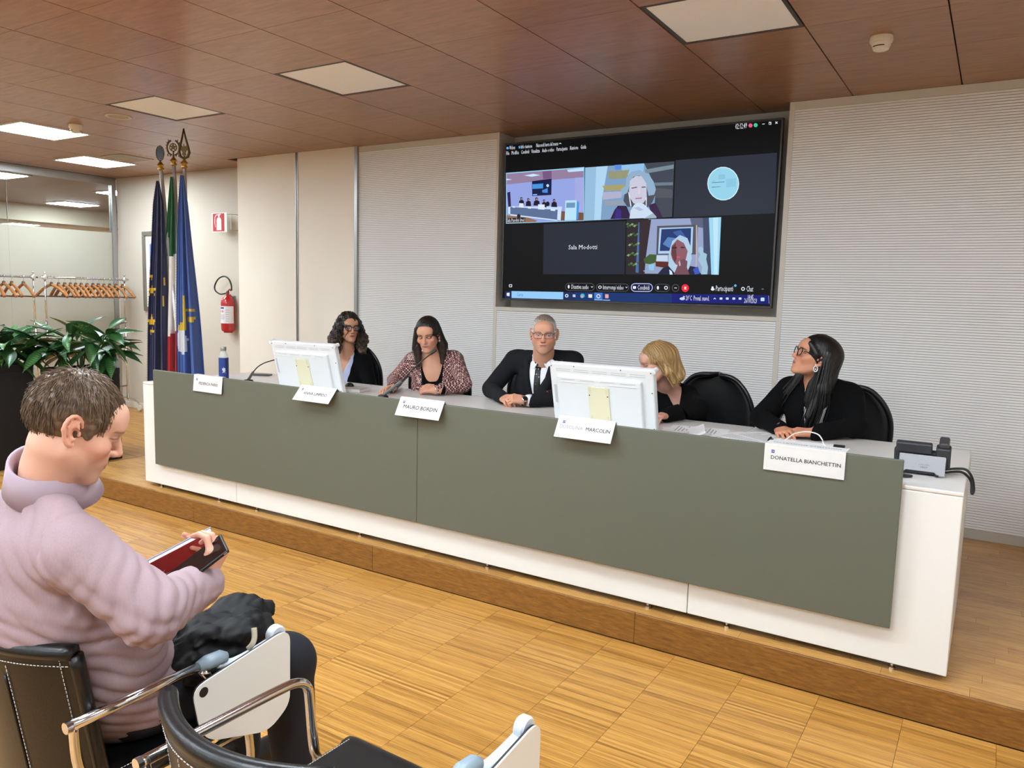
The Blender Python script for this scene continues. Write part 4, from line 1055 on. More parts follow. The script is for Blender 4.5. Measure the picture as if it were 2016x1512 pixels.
b.build('extinguisher_symbol', MATS['sign_white'], t)
b = MB(); q = [(-.014,.088),(-.045,.085),(-.07,.06),(-.075,.0),(-.066,-.05),(-.058,-.05),(-.066,0),(-.061,.055),(-.042,.076),(-.014,.080)]
b.add([Mx @ Vector((x, z, 0)) for x, z in q], [tuple(range(len(q)))]); b.build('hose_symbol', MATS['sign_white'], t)
for z in (sz+.085, sz-.085):
    b = MB(); b.tube([(sx+.1, wy-.1149, z), (sx+.17, wy-.10, z), (sx+.20, wy-.0003, z)], .004, 6); b.build('bracket_arm', M_alu, t, smooth=True)
b = MB(); b.box(sx+.165, sx+.169, wy-.10, wy-.096, sz-.085, sz+.085); b.build('bracket_bar', MATS['sign_white'], t)
t = thing('picture_frame', (-8.45, wy-.03, 1.24), 'grey framed blue picture half hidden behind the flags', 'picture')
fx0, fx1, fz0, fz1 = -8.655, -7.95, 1.24, 2.20
for q in ((fx0,fx1,fz0,fz0+.05),(fx0,fx1,fz1-.05,fz1),(fx0,fx0+.05,fz0+.05,fz1-.05),(fx1-.05,fx1,fz0+.05,fz1-.05)):
    b = MB(); b.box(q[0],q[1],wy-.035,wy-.0005,q[2],q[3]); b.build('frame_bar', pm('frame_grey', (132,126,116), .35, .5), t, bevel=.006)
b = MB(); b.box(fx0+.05,fx1-.05,wy-.014,wy-.0006,fz0+.05,fz1-.05); b.build('mount', pm('mount_white', (226,224,218), .7), t)
b = MB(); b.box(fx0+.13,fx1-.13,wy-.0158,wy-.0142,fz0+.15,fz1-.15); b.build('print', pm('print_blue', (70,112,190), .6, noise=(9, .55)), t)
# ------------------------------------------------------------------ flags
M_gold = pm('brass', (172,132,58), .3, .9)
M_pole = pm('pole_steel', (222,222,226), .22, .6)
def px_of(x, y, z):
    d = RM @ (np.array([x, y, z]) - CAM); return 1008+F_PX*d[0]/d[2], 756-F_PX*d[1]/d[2]
def in_poly(u, v, P):
    r = False; j = len(P)-1
    for i in range(len(P)):
        if (P[i][1] > v) != (P[j][1] > v) and u < (P[j][0]-P[i][0])*(v-P[i][1])/(P[j][1]-P[i][1])+P[i][0]: r = not r
        j = i
    return r
FB = np.array([-5.30, -1.24])
def flag(topv, topu, y, mats, pattern, edges, label, finial, seed, base_dx):
    T = ony(topu, topv, y); bx0 = np.array([FB[0]+base_dx, FB[1], POD+.05]); back = np.array([-_sy, _cy, 0])*.05; T = T+back; bx0 = bx0+back
    t = thing('flag', (bx0[0], bx0[1], POD), label, 'flag', 'three flags beside the desk')
    b = MB(); b.tube([bx0, T], .0145, 14); b.build('pole', M_pole, t, smooth=True)
    ax = Vector(T)-Vector(bx0); ax.normalize()
    Mf = Matrix.Translation(T) @ ax.to_track_quat('Z', 'Y').to_matrix().to_4x4()
    b = MB(); b.lathe([(.015,-.012),(.024,-.004),(.024,.006),(.016,.012),(.019,.02),(.030,.03),(.026,.036),(.012,.052),(.007,.064)], 18, Mf); b.build('finial_socket', M_gold, t, auto=.6)
    Mv = Matrix.Translation(Vector(T)+ax*.064) @ Matrix.Rotation(YAW, 4, 'Z')       # finial plates face the audience
    finial(t, Mv)
    # draped cloth
    (vt, ul0, ur0), rows = edges[0], edges
    rg = random.Random(seed); n = 44; m = 96; P = []; ph = rg.uniform(0, 6)
    for j in range(m+1):
        v = edges[0][0] + (edges[-1][0]-edges[0][0])*j/m
        for k in range(len(edges)-1):
            if edges[k][0] <= v <= edges[k+1][0]: break
        f = (v-edges[k][0])/(edges[k+1][0]-edges[k][0])
        ul = edges[k][1]+(edges[k+1][1]-edges[k][1])*f; ur = edges[k][2]+(edges[k+1][2]-edges[k][2])*f
        A = ony(ul, v, y); B = ony(ur, v, y); tt = j/m; row = []
        nrm = np.array([_sy, -_cy, 0.0])
        for i in range(n+1):
            s = i/n
            p = A+(B-A)*s
            amp = .010+.042*min(1, tt*1.6)
            w_ = amp*(math.sin(2*PI*2.4*s+ph+tt*1.2)+.45*math.sin(2*PI*5.3*s+ph*2+tt*2.5)) - .05*(2*s-1)**2*tt
            row.append(tuple(p+nrm*w_))
        P.append(row)
    b = MB(); b.grid(P)
    b.mi = []
    for f in b.f:
        c = np.mean([b.v[i] for i in f], 0); b.mi.append(pattern(*px_of(*c)))
    b.build('cloth', mats, t, smooth=True, solid=.002)
    # gold fringe down the pole side
    b = MB(); j0 = int(m*.02)
    for j in range(j0, m, 1):
        p = Vector(P[j][0]); b.tube([p, p+Vector((-.009*_cy, -.009*_sy, -.010))], .0013, 3, cap=False)
    b.build('fringe', pm('fringe_gold', (150,122,52), .6, .3), t, kind='stuff')
    return t
def ring(b, M, rx, rz, r, n=28, a0=0, a1=2*PI, z0=0):
    b.tube([M @ Vector((rx*math.cos(a0+(a1-a0)*i/n), 0, z0+rz*math.sin(a0+(a1-a0)*i/n))) for i in range(n+1)], r, 6)
M_brz = pm('dark_bronze', (88,70,38), .35, .85)
def fin_eu(t, M):
    b = MB(); b.lathe([(.0,-.003),(1,-.003),(1,.003),(0,.003)], 28, M @ Matrix.Translation((0,0,.062)) @ Matrix.Rotation(PI/2, 4, 'X') @ Matrix.Diagonal((.026,.050,1,1)), close=False); b.build('finial_disc', pm('enamel_navy', (16,18,40), .3), t)
    b = MB(); ring(b, M, .032, .058, .004, z0=.062)
    for k in range(12):
        a = 2*PI*k/12; p = M @ Vector((.028*math.cos(a), 0, .062+.052*math.sin(a))); b.sphere(p, .004, 6, 4)
    b.build('finial_ring', M_brz, t, smooth=True)
def fin_it(t, M):
    b = MB()
    ring(b, M, .050, .060, .007, a0=-PI/2+.25, a1=-PI/2+2.75, z0=.070); ring(b, M, .050, .060, .007, a0=-PI/2-.25, a1=-PI/2-2.75, z0=.070)
    for s in (-1, 1):
        for k in range(7):
            a = -PI/2+s*(.4+k*.34); p = Vector((.050*math.cos(a), 0, .070+.060*math.sin(a))); q = p*1.0; d = Vector((math.cos(a)*.016, 0, math.sin(a)*.016+.008))
            b.tube([M @ p, M @ (p+d)], [.005, .001], 5)
        ring(b, M @ Matrix.Translation((s*.034,0,.012)), .012, .012, .004, 12, a0=-1, a1=4)
    b.build('finial_wreath', M_brz, t, smooth=True)
    b = MB(); star = []
    for k in range(10):
        a = PI/2+2*PI*k/10; r = .034 if k % 2 == 0 else .014; star.append((r*math.cos(a), .074+r*math.sin(a)))
    b.prism(star, -.003, .003, M @ Matrix.Rotation(PI/2, 4, 'X')); b.build('finial_star', M_brz, t)
    b = MB(); ring(b, M, .028, .030, .004, z0=.072); b.build('finial_cog', M_brz, t, smooth=True)
    b = MB(); b.tube([M @ Vector((0,0,-.004)), M @ Vector((0,0,.046))], .006, 8); b.build('finial_stem', M_brz, t)
def fin_spear(t, M):
    b = MB(); L_ = [(0,.235),(-.012,.17),(-.034,.085),(-.040,.05),(-.030,.018),(0,.0)]
    b.tube([M @ Vector((x,0,z)) for x, z in L_], [.005,.008,.010,.012,.012,.009], 6); b.tube([M @ Vector((-x,0,z)) for x, z in L_], [.005,.008,.010,.012,.012,.009], 6); b.build('finial_blade', M_brz, t, smooth=True)
    b = MB(); e = [(0,.02),(.018,.03),(.012,.05),(.028,.075),(.016,.105),(.006,.09),(0,.12),(-.006,.09),(-.016,.105),(-.028,.075),(-.012,.05),(-.018,.03)]
    b.prism(e, -.003, .003, M @ Matrix.Rotation(PI/2, 4, 'X')); b.build('finial_emblem', M_brz, t)
    b = MB(); b.tube([M @ Vector((0,0,-.006)), M @ Vector((0,0,.02))], .007, 8); b.build('finial_stem', M_brz, t)
def cloth(n, c): return pm(n, c, .75, sheen=.3)
star_px = [(299,572,9),(299,632,11),(300,652,7),(296,545,6)]
def pat_eu(u, v):
    for sx_, sy_, r in star_px:
        P = [(sx_+(r if k % 2 == 0 else r*.42)*math.cos(-PI/2+PI*k/5), sy_+(r*1.15 if k % 2 == 0 else r*.46)*math.sin(-PI/2+PI*k/5)) for k in range(10)]
        if in_poly(u, v, P): return 1
    if in_poly(u, v, [(321,545),(326,545),(326,560),(321,560)]) or in_poly(u, v, [(321,585),(324,585),(324,602),(321,602)]): return 1
    return 0
def pat_it(u, v):
    if v < 505-(u-335)*.35: return 0
    return 1 if v < 660-(u-335)*.6 else 2
def pat_fvg(u, v):
    if in_poly(u, v, [(349,653),(362,650),(366,662),(370,665),(369,690),(360,699),(352,690),(349,675)]): return 2
    if in_poly(u, v, [(360,583),(363,583),(364,620),(368,640),(366,650),(355,652),(350,648),(352,640),(360,632)]): return 1
    if in_poly(u, v, [(366,606),(383,608),(384,628),(382,636),(370,634),(366,622)]) and int(v/2.1) % 2 == 0: return 1
    if in_poly(u, v, [(352,643),(362,640),(366,648),(360,655),(356,648),(352,654)]): return 1
    return 0
flag(331, 311.5, -1.27, [cloth('flag_navy', (9,18,64)), cloth('flag_yellow', (214,176,40))], pat_eu, [(356,309,313),(400,303,321),(500,299,324),(620,294,326),(760,290,330),(850,288,334)],
     'dark blue flag with yellow stars, leftmost of the three flags', fin_eu, 1, -.03)
flag(322, 337, -1.22, [cloth('flag_green', (14,88,48)), cloth('flag_white', (226,222,218)), cloth('flag_red', (170,16,34))], pat_it, [(348,336,341),(400,331,346),(500,325,349),(620,323,350),(760,322,351),(850,320,353)],
     'green white and red tricolour flag in the middle of the three', fin_it, 2, 0)
flag(327, 358, -1.25, [cloth('flag_blue', (44,76,142)), cloth('flag_gold', (196,166,40)), cloth('flag_pale', (196,200,206))], pat_fvg, [(345,356,361),(400,352,367),(500,349,375),(620,347,386),(760,346,396),(850,344,402)],
     'blue flag with a golden eagle and pale crest, nearest the desk', fin_spear, 3, .03)
t = thing('flag_stand', (FB[0], FB[1], POD), 'round brass stand holding the three flag poles', 'stand')
b = MB(); b.lathe([(.17,POD),(.17,POD+.018),(.12,POD+.032),(.05,POD+.04),(.045,POD+.0495)], 32, Matrix.Translation((FB[0],FB[1],0))); b.build('base_plate', M_gold, t, auto=.6)

# ------------------------------------------------------------------ planters with leafy plants
M_plt = pm('planter_black', (17,17,18), .5)
leafM = []
for i, (c1, c2) in enumerate((((30,72,34),(78,126,70)), ((42,90,42),(104,150,88)), ((22,56,28),(58,100,54)))):
    m = bpy.data.materials.new('leaf_green_%d' % i); m.use_nodes = True; nt = m.node_tree; bs = nt.nodes['Principled BSDF']
    tc = nt.nodes.new('ShaderNodeTexCoord'); sp = nt.nodes.new('ShaderNodeSeparateXYZ'); nt.links.new(tc.outputs['Object'], sp.inputs[0])
    # pale feathering along the midrib: depends on the leaf's own coordinates
    ab = nt.nodes.new('ShaderNodeMath'); ab.operation = 'ABSOLUTE'; nt.links.new(sp.outputs['Y'], ab.inputs[0])
    wv = nt.nodes.new('ShaderNodeTexWave'); wv.inputs['Scale'].default_value = 14; wv.inputs['Distortion'].default_value = 2
    nt.links.new(tc.outputs['Object'], wv.inputs['Vector'])
    mr = nt.nodes.new('ShaderNodeMapRange'); mr.inputs['From Min'].default_value = 0; mr.inputs['From Max'].default_value = .035; mr.inputs['To Min'].default_value = 1; mr.inputs['To Max'].default_value = 0
    nt.links.new(ab.outputs[0], mr.inputs['Value'])
    mu = nt.nodes.new('ShaderNodeMath'); mu.operation = 'MULTIPLY'; nt.links.new(mr.outputs[0], mu.inputs[0]); nt.links.new(wv.outputs['Fac'], mu.inputs[1])
    mx = nt.nodes.new('ShaderNodeMix'); mx.data_type = 'RGBA'; mx.inputs['A'].default_value = lin(c1); mx.inputs['B'].default_value = lin(c2)
    nt.links.new(mu.outputs[0], mx.inputs['Factor']); nt.links.new(mx.outputs['Result'], bs.inputs['Base Color'])
    bs.inputs['Roughness'].default_value = .32; leafM.append(m)
leaf_me = []
for i in range(6):
    rg = random.Random(40+i); L_ = rg.uniform(.30, .42); W0 = rg.uniform(.044, .060); droop = rg.uniform(.25, .9); n = 9; vs = []
    for j in range(n+1):
        s = j/n; a = -droop*s*1.6 + .35
        wj = W0*(math.sin(PI*min(1, s*.92+.06))**.8)*(1-s**4)
        x = L_*(s - .25*droop*s*s); z = L_*(.28*s - droop*.55*s*s)
        vs += [(x, -wj, z+.30*wj), (x, -wj*.5, z+.10*wj), (x, 0, z-.004), (x, wj*.5, z+.10*wj), (x, wj, z+.30*wj)]
    fs = [(j*5+k, (j+1)*5+k, (j+1)*5+k+1, j*5+k+1) for j in range(n) for k in range(4)]
    me = bpy.data.meshes.new('leaf'); me.from_pydata(vs, [], fs); me.materials.append(leafM[i % 3])
    me.polygons.foreach_set('use_smooth', [True]*len(me.polygons)); leaf_me.append(me)
def plant(cx, cy, x0, x1, y0, y1, ztop, label_p, label_v, seed, spread, nst=12):
    t = thing('planter', (cx, cy, 0), label_p, 'planter', 'black planters')
    b = MB(); b.box(x0, x1, y0, y1, 0, ztop-.05); b.build('body', M_plt, t, bevel=.004)
    b = MB()
    for q in ((x0,x1,y0,y0+.02),(x0,x1,y1-.02,y1),(x0,x0+.02,y0+.02,y1-.02),(x1-.02,x1,y0+.02,y1-.02)): b.box(q[0],q[1],q[2],q[3],ztop-.05,ztop)
    b.build('rim', M_plt, t)
    b = MB(); b.box(x0+.021, x1-.021, y0+.021, y1-.021, ztop-.05, ztop-.025); b.build('soil', pm('soil', (40,30,22), .95, bump=(60, .5)), t)
    v = thing('foliage_plant', (cx, cy, ztop-.025), label_v, 'plant', 'green plants in black planters')
    org = ORG[v.name]; rg = random.Random(seed)
    for k in range(nst):
        a = 2*PI*k/nst+rg.uniform(-.3, .3); r = rg.uniform(.05, .16)
        bx0 = Vector((cx+r*math.cos(a)*.9, cy+r*math.sin(a)*.9, ztop-.03)); hh = rg.uniform(.16, .40)
        tp = bx0+Vector((math.cos(a)*spread*rg.uniform(.2, .7), math.sin(a)*spread*rg.uniform(.2, .7), hh))
        mid = (bx0+tp)/2+Vector((0, 0, .05))
        path = smooth_path([bx0, mid, tp], 4)
        MB().tube(path, [.008-.0004*i for i in range(len(path))], 6).build('stem', pm('stem_green', (58,72,34), .5), v, smooth=True)
        nl = rg.randint(7, 9)
        for q in range(nl):
            f = .45+.55*q/(nl-1); p = path[min(len(path)-1, int(f*(len(path)-1)))]
            o = bpy.data.objects.new('leaf', leaf_me[rg.randrange(6)]); COL.objects.link(o); o.parent = v
            an = a+rg.uniform(-1.9, 1.9) if q < nl-2 else a+rg.uniform(-.6, .6)
            o.location = Vector(p)-Vector(org); o.rotation_euler = (rg.uniform(-.5, .5), rg.uniform(-.45, 1.0), an)
            sc = rg.uniform(.75, 1.1); o.scale = (sc, sc, sc)
plant(-6.52, -1.42, -6.75, -6.30, -1.65, -1.20, .82, 'tall black square planter nearest the podium', 'leafy green plant spilling over the planter nearest the podium', 5, .42, 13)
plant(-6.83, -2.0, -7.05, -6.60, -2.23, -1.78, .868, 'tall black square planter at the left picture edge', 'leafy green plant in the planter at the left picture edge', 9, .36, 12)
# ------------------------------------------------------------------ implicit surfaces for people and soft things
def V(*a): return np.array(a, dtype=np.float64)
def unit(v): v = np.asarray(v, float); return v/np.linalg.norm(v)
class Blob:
    """list of smooth-blended primitives, meshed with surface nets"""
    def __init__(s): s.pr = []
    def cone(s, a, b, ra, rb=None, k=.02, op=1): s.pr.append(('c', V(*a), V(*b), ra, ra if rb is None else rb, k, op)); return s
    def path(s, pts, rs, k=.01, op=1):
        for i in range(len(pts)-1): s.cone(pts[i], pts[i+1], rs[i], rs[i+1], k, op)
        return s
    def ell(s, c, r, R=None, k=.02, op=1): s.pr.append(('e', V(*c), V(*r), np.eye(3) if R is None else np.asarray(R, float), 0, k, op)); return s
    def box(s, c, r, R=None, rd=.005, k=.01, op=1): s.pr.append(('b', V(*c), V(*r), np.eye(3) if R is None else np.asarray(R, float), rd, k, op)); return s
    def moved(s, R, t):
        """the same blob seen from a frame: p' = R^T (p - t)"""
        o = Blob()
        for p in s.pr:
            if p[0] == 'c': o.pr.append(('c', R.T @ (p[1]-t), R.T @ (p[2]-t), *p[3:]))
            else: o.pr.append((p[0], R.T @ (p[1]-t), p[2], R.T @ p[3], *p[4:]))
        return o
    @staticmethod
    def dist(p, X, Y, Z):
        if p[0] == 'c':
            a, b, ra, rb = p[1], p[2], p[3], p[4]; ab = b-a; L2 = float(ab @ ab)+1e-12
            px, py, pz = X-a[0], Y-a[1], Z-a[2]
            t = np.clip((px*ab[0]+py*ab[1]+pz*ab[2])/L2, 0, 1)
            return np.sqrt((px-t*ab[0])**2+(py-t*ab[1])**2+(pz-t*ab[2])**2)-(ra+(rb-ra)*t)
        c, r, R = p[1], p[2], p[3]
        dx, dy, dz = X-c[0], Y-c[1], Z-c[2]
        lx = dx*R[0,0]+dy*R[1,0]+dz*R[2,0]; ly = dx*R[0,1]+dy*R[1,1]+dz*R[2,1]; lz = dx*R[0,2]+dy*R[1,2]+dz*R[2,2]
        if p[0] == 'e':
            k0 = np.sqrt((lx/r[0])**2+(ly/r[1])**2+(lz/r[2])**2); k1 = np.sqrt((lx/r[0]**2)**2+(ly/r[1]**2)**2+(lz/r[2]**2)**2)+1e-9
            return k0*(k0-1)/k1
        rd = p[4]; qx, qy, qz = np.abs(lx)-r[0]+rd, np.abs(ly)-r[1]+rd, np.abs(lz)-r[2]+rd
        return np.sqrt(np.maximum(qx,0)**2+np.maximum(qy,0)**2+np.maximum(qz,0)**2)+np.minimum(np.maximum(qx, np.maximum(qy, qz)), 0)-rd
    @staticmethod
    def bound(p):
        if p[0] == 'c':
            r = max(p[3], p[4]); return np.minimum(p[1], p[2])-r, np.maximum(p[1], p[2])+r
        e = np.abs(p[3]) @ p[2]; return p[1]-e, p[1]+e
    @staticmethod
    def mixd(a, d, k, op):
        if op > 0:
            h = np.clip(.5+.5*(a-d)/k, 0, 1); return a+(d-a)*h-k*h*(1-h)
        d = -d; h = np.clip(.5-.5*(a-d)/k, 0, 1); return a+(d-a)*h+k*h*(1-h)
    def at(s, P):
        P = np.atleast_2d(P); X, Y, Z = P[:,0], P[:,1], P[:,2]; D = np.full(len(P), 1.0)
        for p in s.pr: D = s.mixd(D, s.dist(p, X, Y, Z), p[5], p[6])
        return D
    def mesh(s, h, post=None, clip=None):
        lo = np.min([s.bound(p)[0] for p in s.pr if p[6] > 0], 0)-3*h; hi = np.max([s.bound(p)[1] for p in s.pr if p[6] > 0], 0)+3*h
        if clip is not None: lo = np.maximum(lo, clip[0]); hi = np.minimum(hi, clip[1])
        n = np.ceil((hi-lo)/h).astype(int)+1
        ax = [np.float32(lo[i])+np.float32(h)*np.arange(n[i], dtype=np.float32) for i in range(3)]
        D = np.full(n, 1.0, np.float32)
        for p in s.pr:
            bl, bh = s.bound(p); m = p[5]+3*h
            i0 = np.clip(np.floor((bl-m-lo)/h).astype(int), 0, n); i1 = np.clip(np.ceil((bh+m-lo)/h).astype(int)+1, 0, n)
            if np.any(i1 <= i0): continue
            sl = tuple(slice(i0[i], i1[i]) for i in range(3))
            X = ax[0][sl[0]][:,None,None]; Y = ax[1][sl[1]][None,:,None]; Z = ax[2][sl[2]][None,None,:]
            D[sl] = s.mixd(D[sl], s.dist(p, X, Y, Z), p[5], p[6])
        if post is not None: D = post(D, ax[0][:,None,None], ax[1][None,:,None], ax[2][None,None,:])
        if clip is not None:
            D[0], D[-1], D[:,0], D[:,-1], D[:,:,0], D[:,:,-1] = 1, 1, 1, 1, 1, 1
        return nets(D, lo, h)
def nets(D, lo, h):
    S = D < 0
    c = S[:-1,:-1,:-1].astype(np.int8)
    for dx, dy, dz in ((1,0,0),(0,1,0),(0,0,1),(1,1,0),(1,0,1),(0,1,1),(1,1,1)):
        c = c+S[dx:D.shape[0]-1+dx, dy:D.shape[1]-1+dy, dz:D.shape[2]-1+dz]
    act = np.argwhere((c > 0) & (c < 8))
    idx = np.full(c.shape, -1, np.int32); idx[act[:,0], act[:,1], act[:,2]] = np.arange(len(act))
    acc = np.zeros((len(act), 3)); cnt = np.zeros(len(act))
    cor = [(i, j, k) for i in (0,1) for j in (0,1) for k in (0,1)]
    for a in cor:
        for b in cor:
            if sum(abs(a[i]-b[i]) for i in range(3)) != 1 or a > b: continue
            da = D[act[:,0]+a[0], act[:,1]+a[1], act[:,2]+a[2]]; db = D[act[:,0]+b[0], act[:,1]+b[1], act[:,2]+b[2]]
            m = (da < 0) != (db < 0); t = np.where(m, da/np.where(m, da-db, 1), 0)
            for i in range(3): acc[:,i] += m*(a[i]+t*(b[i]-a[i]))
            cnt += m
    v = (act+acc/cnt[:,None])*h+lo
    F = []
    for axis in range(3):
        sl0 = [slice(None)]*3; sl1 = [slice(None)]*3; sl0[axis] = slice(0, -1); sl1[axis] = slice(1, None)
        A = S[tuple(sl0)]; B = S[tuple(sl1)]; e = np.argwhere(A != B)
        o1, o2 = (axis+1) % 3, (axis+2) % 3
        e = e[(e[:,o1] > 0) & (e[:,o2] > 0) & (e[:,o1] < D.shape[o1]-1) & (e[:,o2] < D.shape[o2]-1)]
        if not len(e): continue
        q = []
        for d1, d2 in ((-1,-1),(0,-1),(0,0),(-1,0)):
            cc = e.copy(); cc[:,o1] += d1; cc[:,o2] += d2; q.append(idx[cc[:,0], cc[:,1], cc[:,2]])
        q = np.stack(q, 1); flip = ~A[e[:,0], e[:,1], e[:,2]]
        q[flip] = q[flip][:, ::-1]; F.append(q)
    return v, np.concatenate(F)
def fbm(X, Y, Z, f, seed=0):
    r = np.random.RandomState(seed); o = 0
    for k in range(5):
        d = r.normal(size=3); d = d/np.linalg.norm(d)*f*(1.35**k); ph = r.uniform(0, 6.3)
        o = o+np.sin(d[0]*X+d[1]*Y+d[2]*Z+ph+1.1*np.sin(d[1]*X*.7-d[0]*Z*.7+ph*2))/(1.25**k)
    return o/3.0
def relax(v, f, n=1, lam=.5):
    e = np.concatenate([f[:, [0,1]], f[:, [1,2]], f[:, [2,3]], f[:, [3,0]]])
    for _ in range(n):
        s = np.zeros_like(v); c = np.zeros(len(v))
        np.add.at(s, e[:,0], v[e[:,1]]); np.add.at(s, e[:,1], v[e[:,0]]); np.add.at(c, e[:,0], 1); np.add.at(c, e[:,1], 1)
        v = v+lam*(s/np.maximum(c,1)[:,None]-v)
    return v
def paint_mat(name, rough=.5, sss=0.0, spec=.4, sheen=0.0, bump=None):
    m = pm(name, (200,160,140), rough, spec=spec, sss=sss, sheen=sheen, bump=bump)
    nt = m.node_tree
    a = nt.nodes.new('ShaderNodeAttribute'); a.attribute_name = 'paint'
    nt.links.new(a.outputs['Color'], nt.nodes['Principled BSDF'].inputs['Base Color'])
    return m
M_skin = paint_mat('skin', .5, .12)
M_hair = paint_mat('hair', .42, spec=.45)
M_eye = paint_mat('eye', .12, spec=.6)
def rotm(yaw, pitch, roll):
    cy_, sy_, cp, sp, cr, sr = math.cos(yaw), math.sin(yaw), math.cos(pitch), math.sin(pitch), math.cos(roll), math.sin(roll)
    return np.array([[cy_,-sy_,0],[sy_,cy_,0],[0,0,1]]) @ np.array([[1,0,0],[0,cp,-sp],[0,sp,cp]]) @ np.array([[cr,0,sr],[0,1,0],[-sr,0,cr]])
def lc(c): return np.array(lin(c)[:3])

# ---- head (local frame: faces -y, up z, origin at the middle of the skull)
def head_blob(male=False, jaw=1.0, lid=.6, smile=0.0):
    B = Blob(); g = 1.0 if male else .94
    B.ell((0,.016,.030), (.074,.093,.083), k=.02)
    B.ell((0,-.026,-.035), (.060*jaw,.058,.075), k=.03)
    for s in (-1, 1):
        B.cone((s*.050*jaw,.004,-.058), (s*.017,-.066,-.098), .015*g, .013, k=.028)
        B.ell((s*.043,-.056,-.026), (.020,.020,.017), k=.022)
    B.ell((0,-.072,-.099), (.019*g,.016,.015), k=.018)
    B.cone((-.034,-.076,.022), (.034,-.076,.022), .0105*g, k=.018)
    B.ell((0,-.060,.045), (.056,.032,.036), k=.025)
    for s in (-1, 1): B.ell((s*.032,-.094,.003), (.020,.017,.012), k=.012, op=-1)
    B.ell((0,-.068,-.060), (.032,.022,.028), k=.018)
    B.cone((0,-.084,.010), (0,-.103,-.028), .0075, .0105, k=.010)
    for s in (-1, 1): B.ell((s*.0115,-.093,-.033), (.0075,.010,.007), k=.006)
    for s in (-1, 1):
        B.ell((s*.032,-.0715,.003), (.0145,.0135,.0125), k=.003)
        if lid > 0: B.ell((s*.032,-.088,.0015-.0035*(1-lid)), (.0145,.012,.0062*lid), k=.002, op=-1)
    B.ell((0,-.0845,-.0575), (.022,.0095,.0048), k=.005)
    B.ell((0,-.0830,-.0665), (.019,.0095,.0060), k=.005)
    B.ell((0,-.098,-.0617), (.022,.010,.0010+.004*smile), k=.003, op=-1)
    for s in (-1, 1):
        R = rotm(s*.38, -.20, 0)
        E_ = lambda y_, z_, o_=0.0: (s*(.0775+o_+.42*y_), .012+y_+.16*z_, -.004+z_)
        B.ell(E_(.004, 0), (.0042,.0165,.029), R, k=.005)
        B.path([E_(.019*math.cos(a_)*(1.0 if math.sin(a_) > -.3 else .8)+.002, .0315*math.sin(a_), .003) for a_ in np.linspace(2.75, -1.75, 12)], [.0032]+[.0043]*9+[.0048,.0052], k=.002)
        B.ell(E_(-.002, -.0295, .001), (.0045,.0075,.0085), R, k=.004)
        B.path([E_(.009,.018,.002), E_(.011,.004,.002), E_(.006,-.012,.002)], [.003,.0034,.003], k=.003)
        B.ell(E_(-.003,-.003,.0085), (.0062,.0072,.0120), R, k=.003, op=-1)
        B.ell(E_(-.013,-.004,.002), (.0045,.004,.007), R, k=.004)
    return B
def face_paint(v, skin, lip, brow, hairc=None, stubble=None, male=False, browz=.0225, makeup=None, flush=.12, closed=False):
    x, y, z = v[:,0], v[:,1], v[:,2]; ax = np.abs(x)
    c = np.tile(lc(skin), (len(v), 1))
    def mix(w, col):
        nonlocal c; w = np.clip(w, 0, 1)[:,None]; c = c*(1-w)+np.array(col)*w
    red = lc(skin)*np.array([1.06,.80,.74])
    mix(flush*6*np.exp(-((ax-.045)**2+(z+.03)**2)/.0005)*(y < -.02), red)
    mix(.5*np.exp(-(x**2+(z+.032)**2)/.00016)*(y < -.09), red)
    mix(.55*((np.abs(x) > .074) & (np.abs(z+.004) < .034) & (np.abs(y-.014) < .03)), red)
    front = y < -.055
    if stubble is not None:
        w = np.exp(-((z+.085)/.035)**2)*np.clip((-.040-z)/.012, 0, 1)*np.clip((.015-y)/.05, 0, 1)
        mix(.30*w*(1-.6*((ax < .02) & (z > -.052))), lc(stubble))
    ls = np.exp(-((x/.021)**4+((z+.062)/.0085)**4))*(y < -.078)
    mix(ls, lc(lip))
    mix(.9*np.exp(-((z+.0617)/.0016)**2)*np.exp(-(x/.021)**4)*(y < -.07), lc(lip)*.25)
    bz = browz-.0035*np.clip((ax-.036)/.018, 0, 1)**2*2+.003*np.clip((ax-.012)/.02, 0, 1)
    mix((.95 if not male else .75)*np.exp(-((z-bz)/.0034)**2)*(ax > .012)*(ax < .052)*(y < -.045), lc(brow))
    d = np.sqrt(((ax-.032)/.0165)**2+((z-.003)/.0095)**2)
    mk = lc(makeup) if makeup is not None else lc(skin)*np.array([.55,.42,.40])
    mix((.85 if makeup is not None else .45)*np.exp(-((d-.85)/.28)**2)*(y < -.06)*np.where(z > -.002, 1, .45), mk)
    if closed: mix(.95*np.exp(-((z+.0030+.0035*(1-((ax-.032)/.015)**2))/.0019)**2)*(np.abs(ax-.032) < .016)*(y < -.06), lc((20,12,12)))
    else: mix(.8*np.exp(-((z-.0078+.0045*((ax-.032)/.015)**2)/.0017)**2)*(np.abs(ax-.032) < .016)*(y < -.06), lc((26,18,16)))
    mix(.25*np.exp(-((ax-.032)**2+(z+.014)**2)/.00012)*(y < -.05), lc(skin)*.6)
    mix(.9*((ax < .0095) & (ax > .0035) & (z < -.0362) & (z > -.043) & (y < -.088)), lc(skin)*.2)
    return c
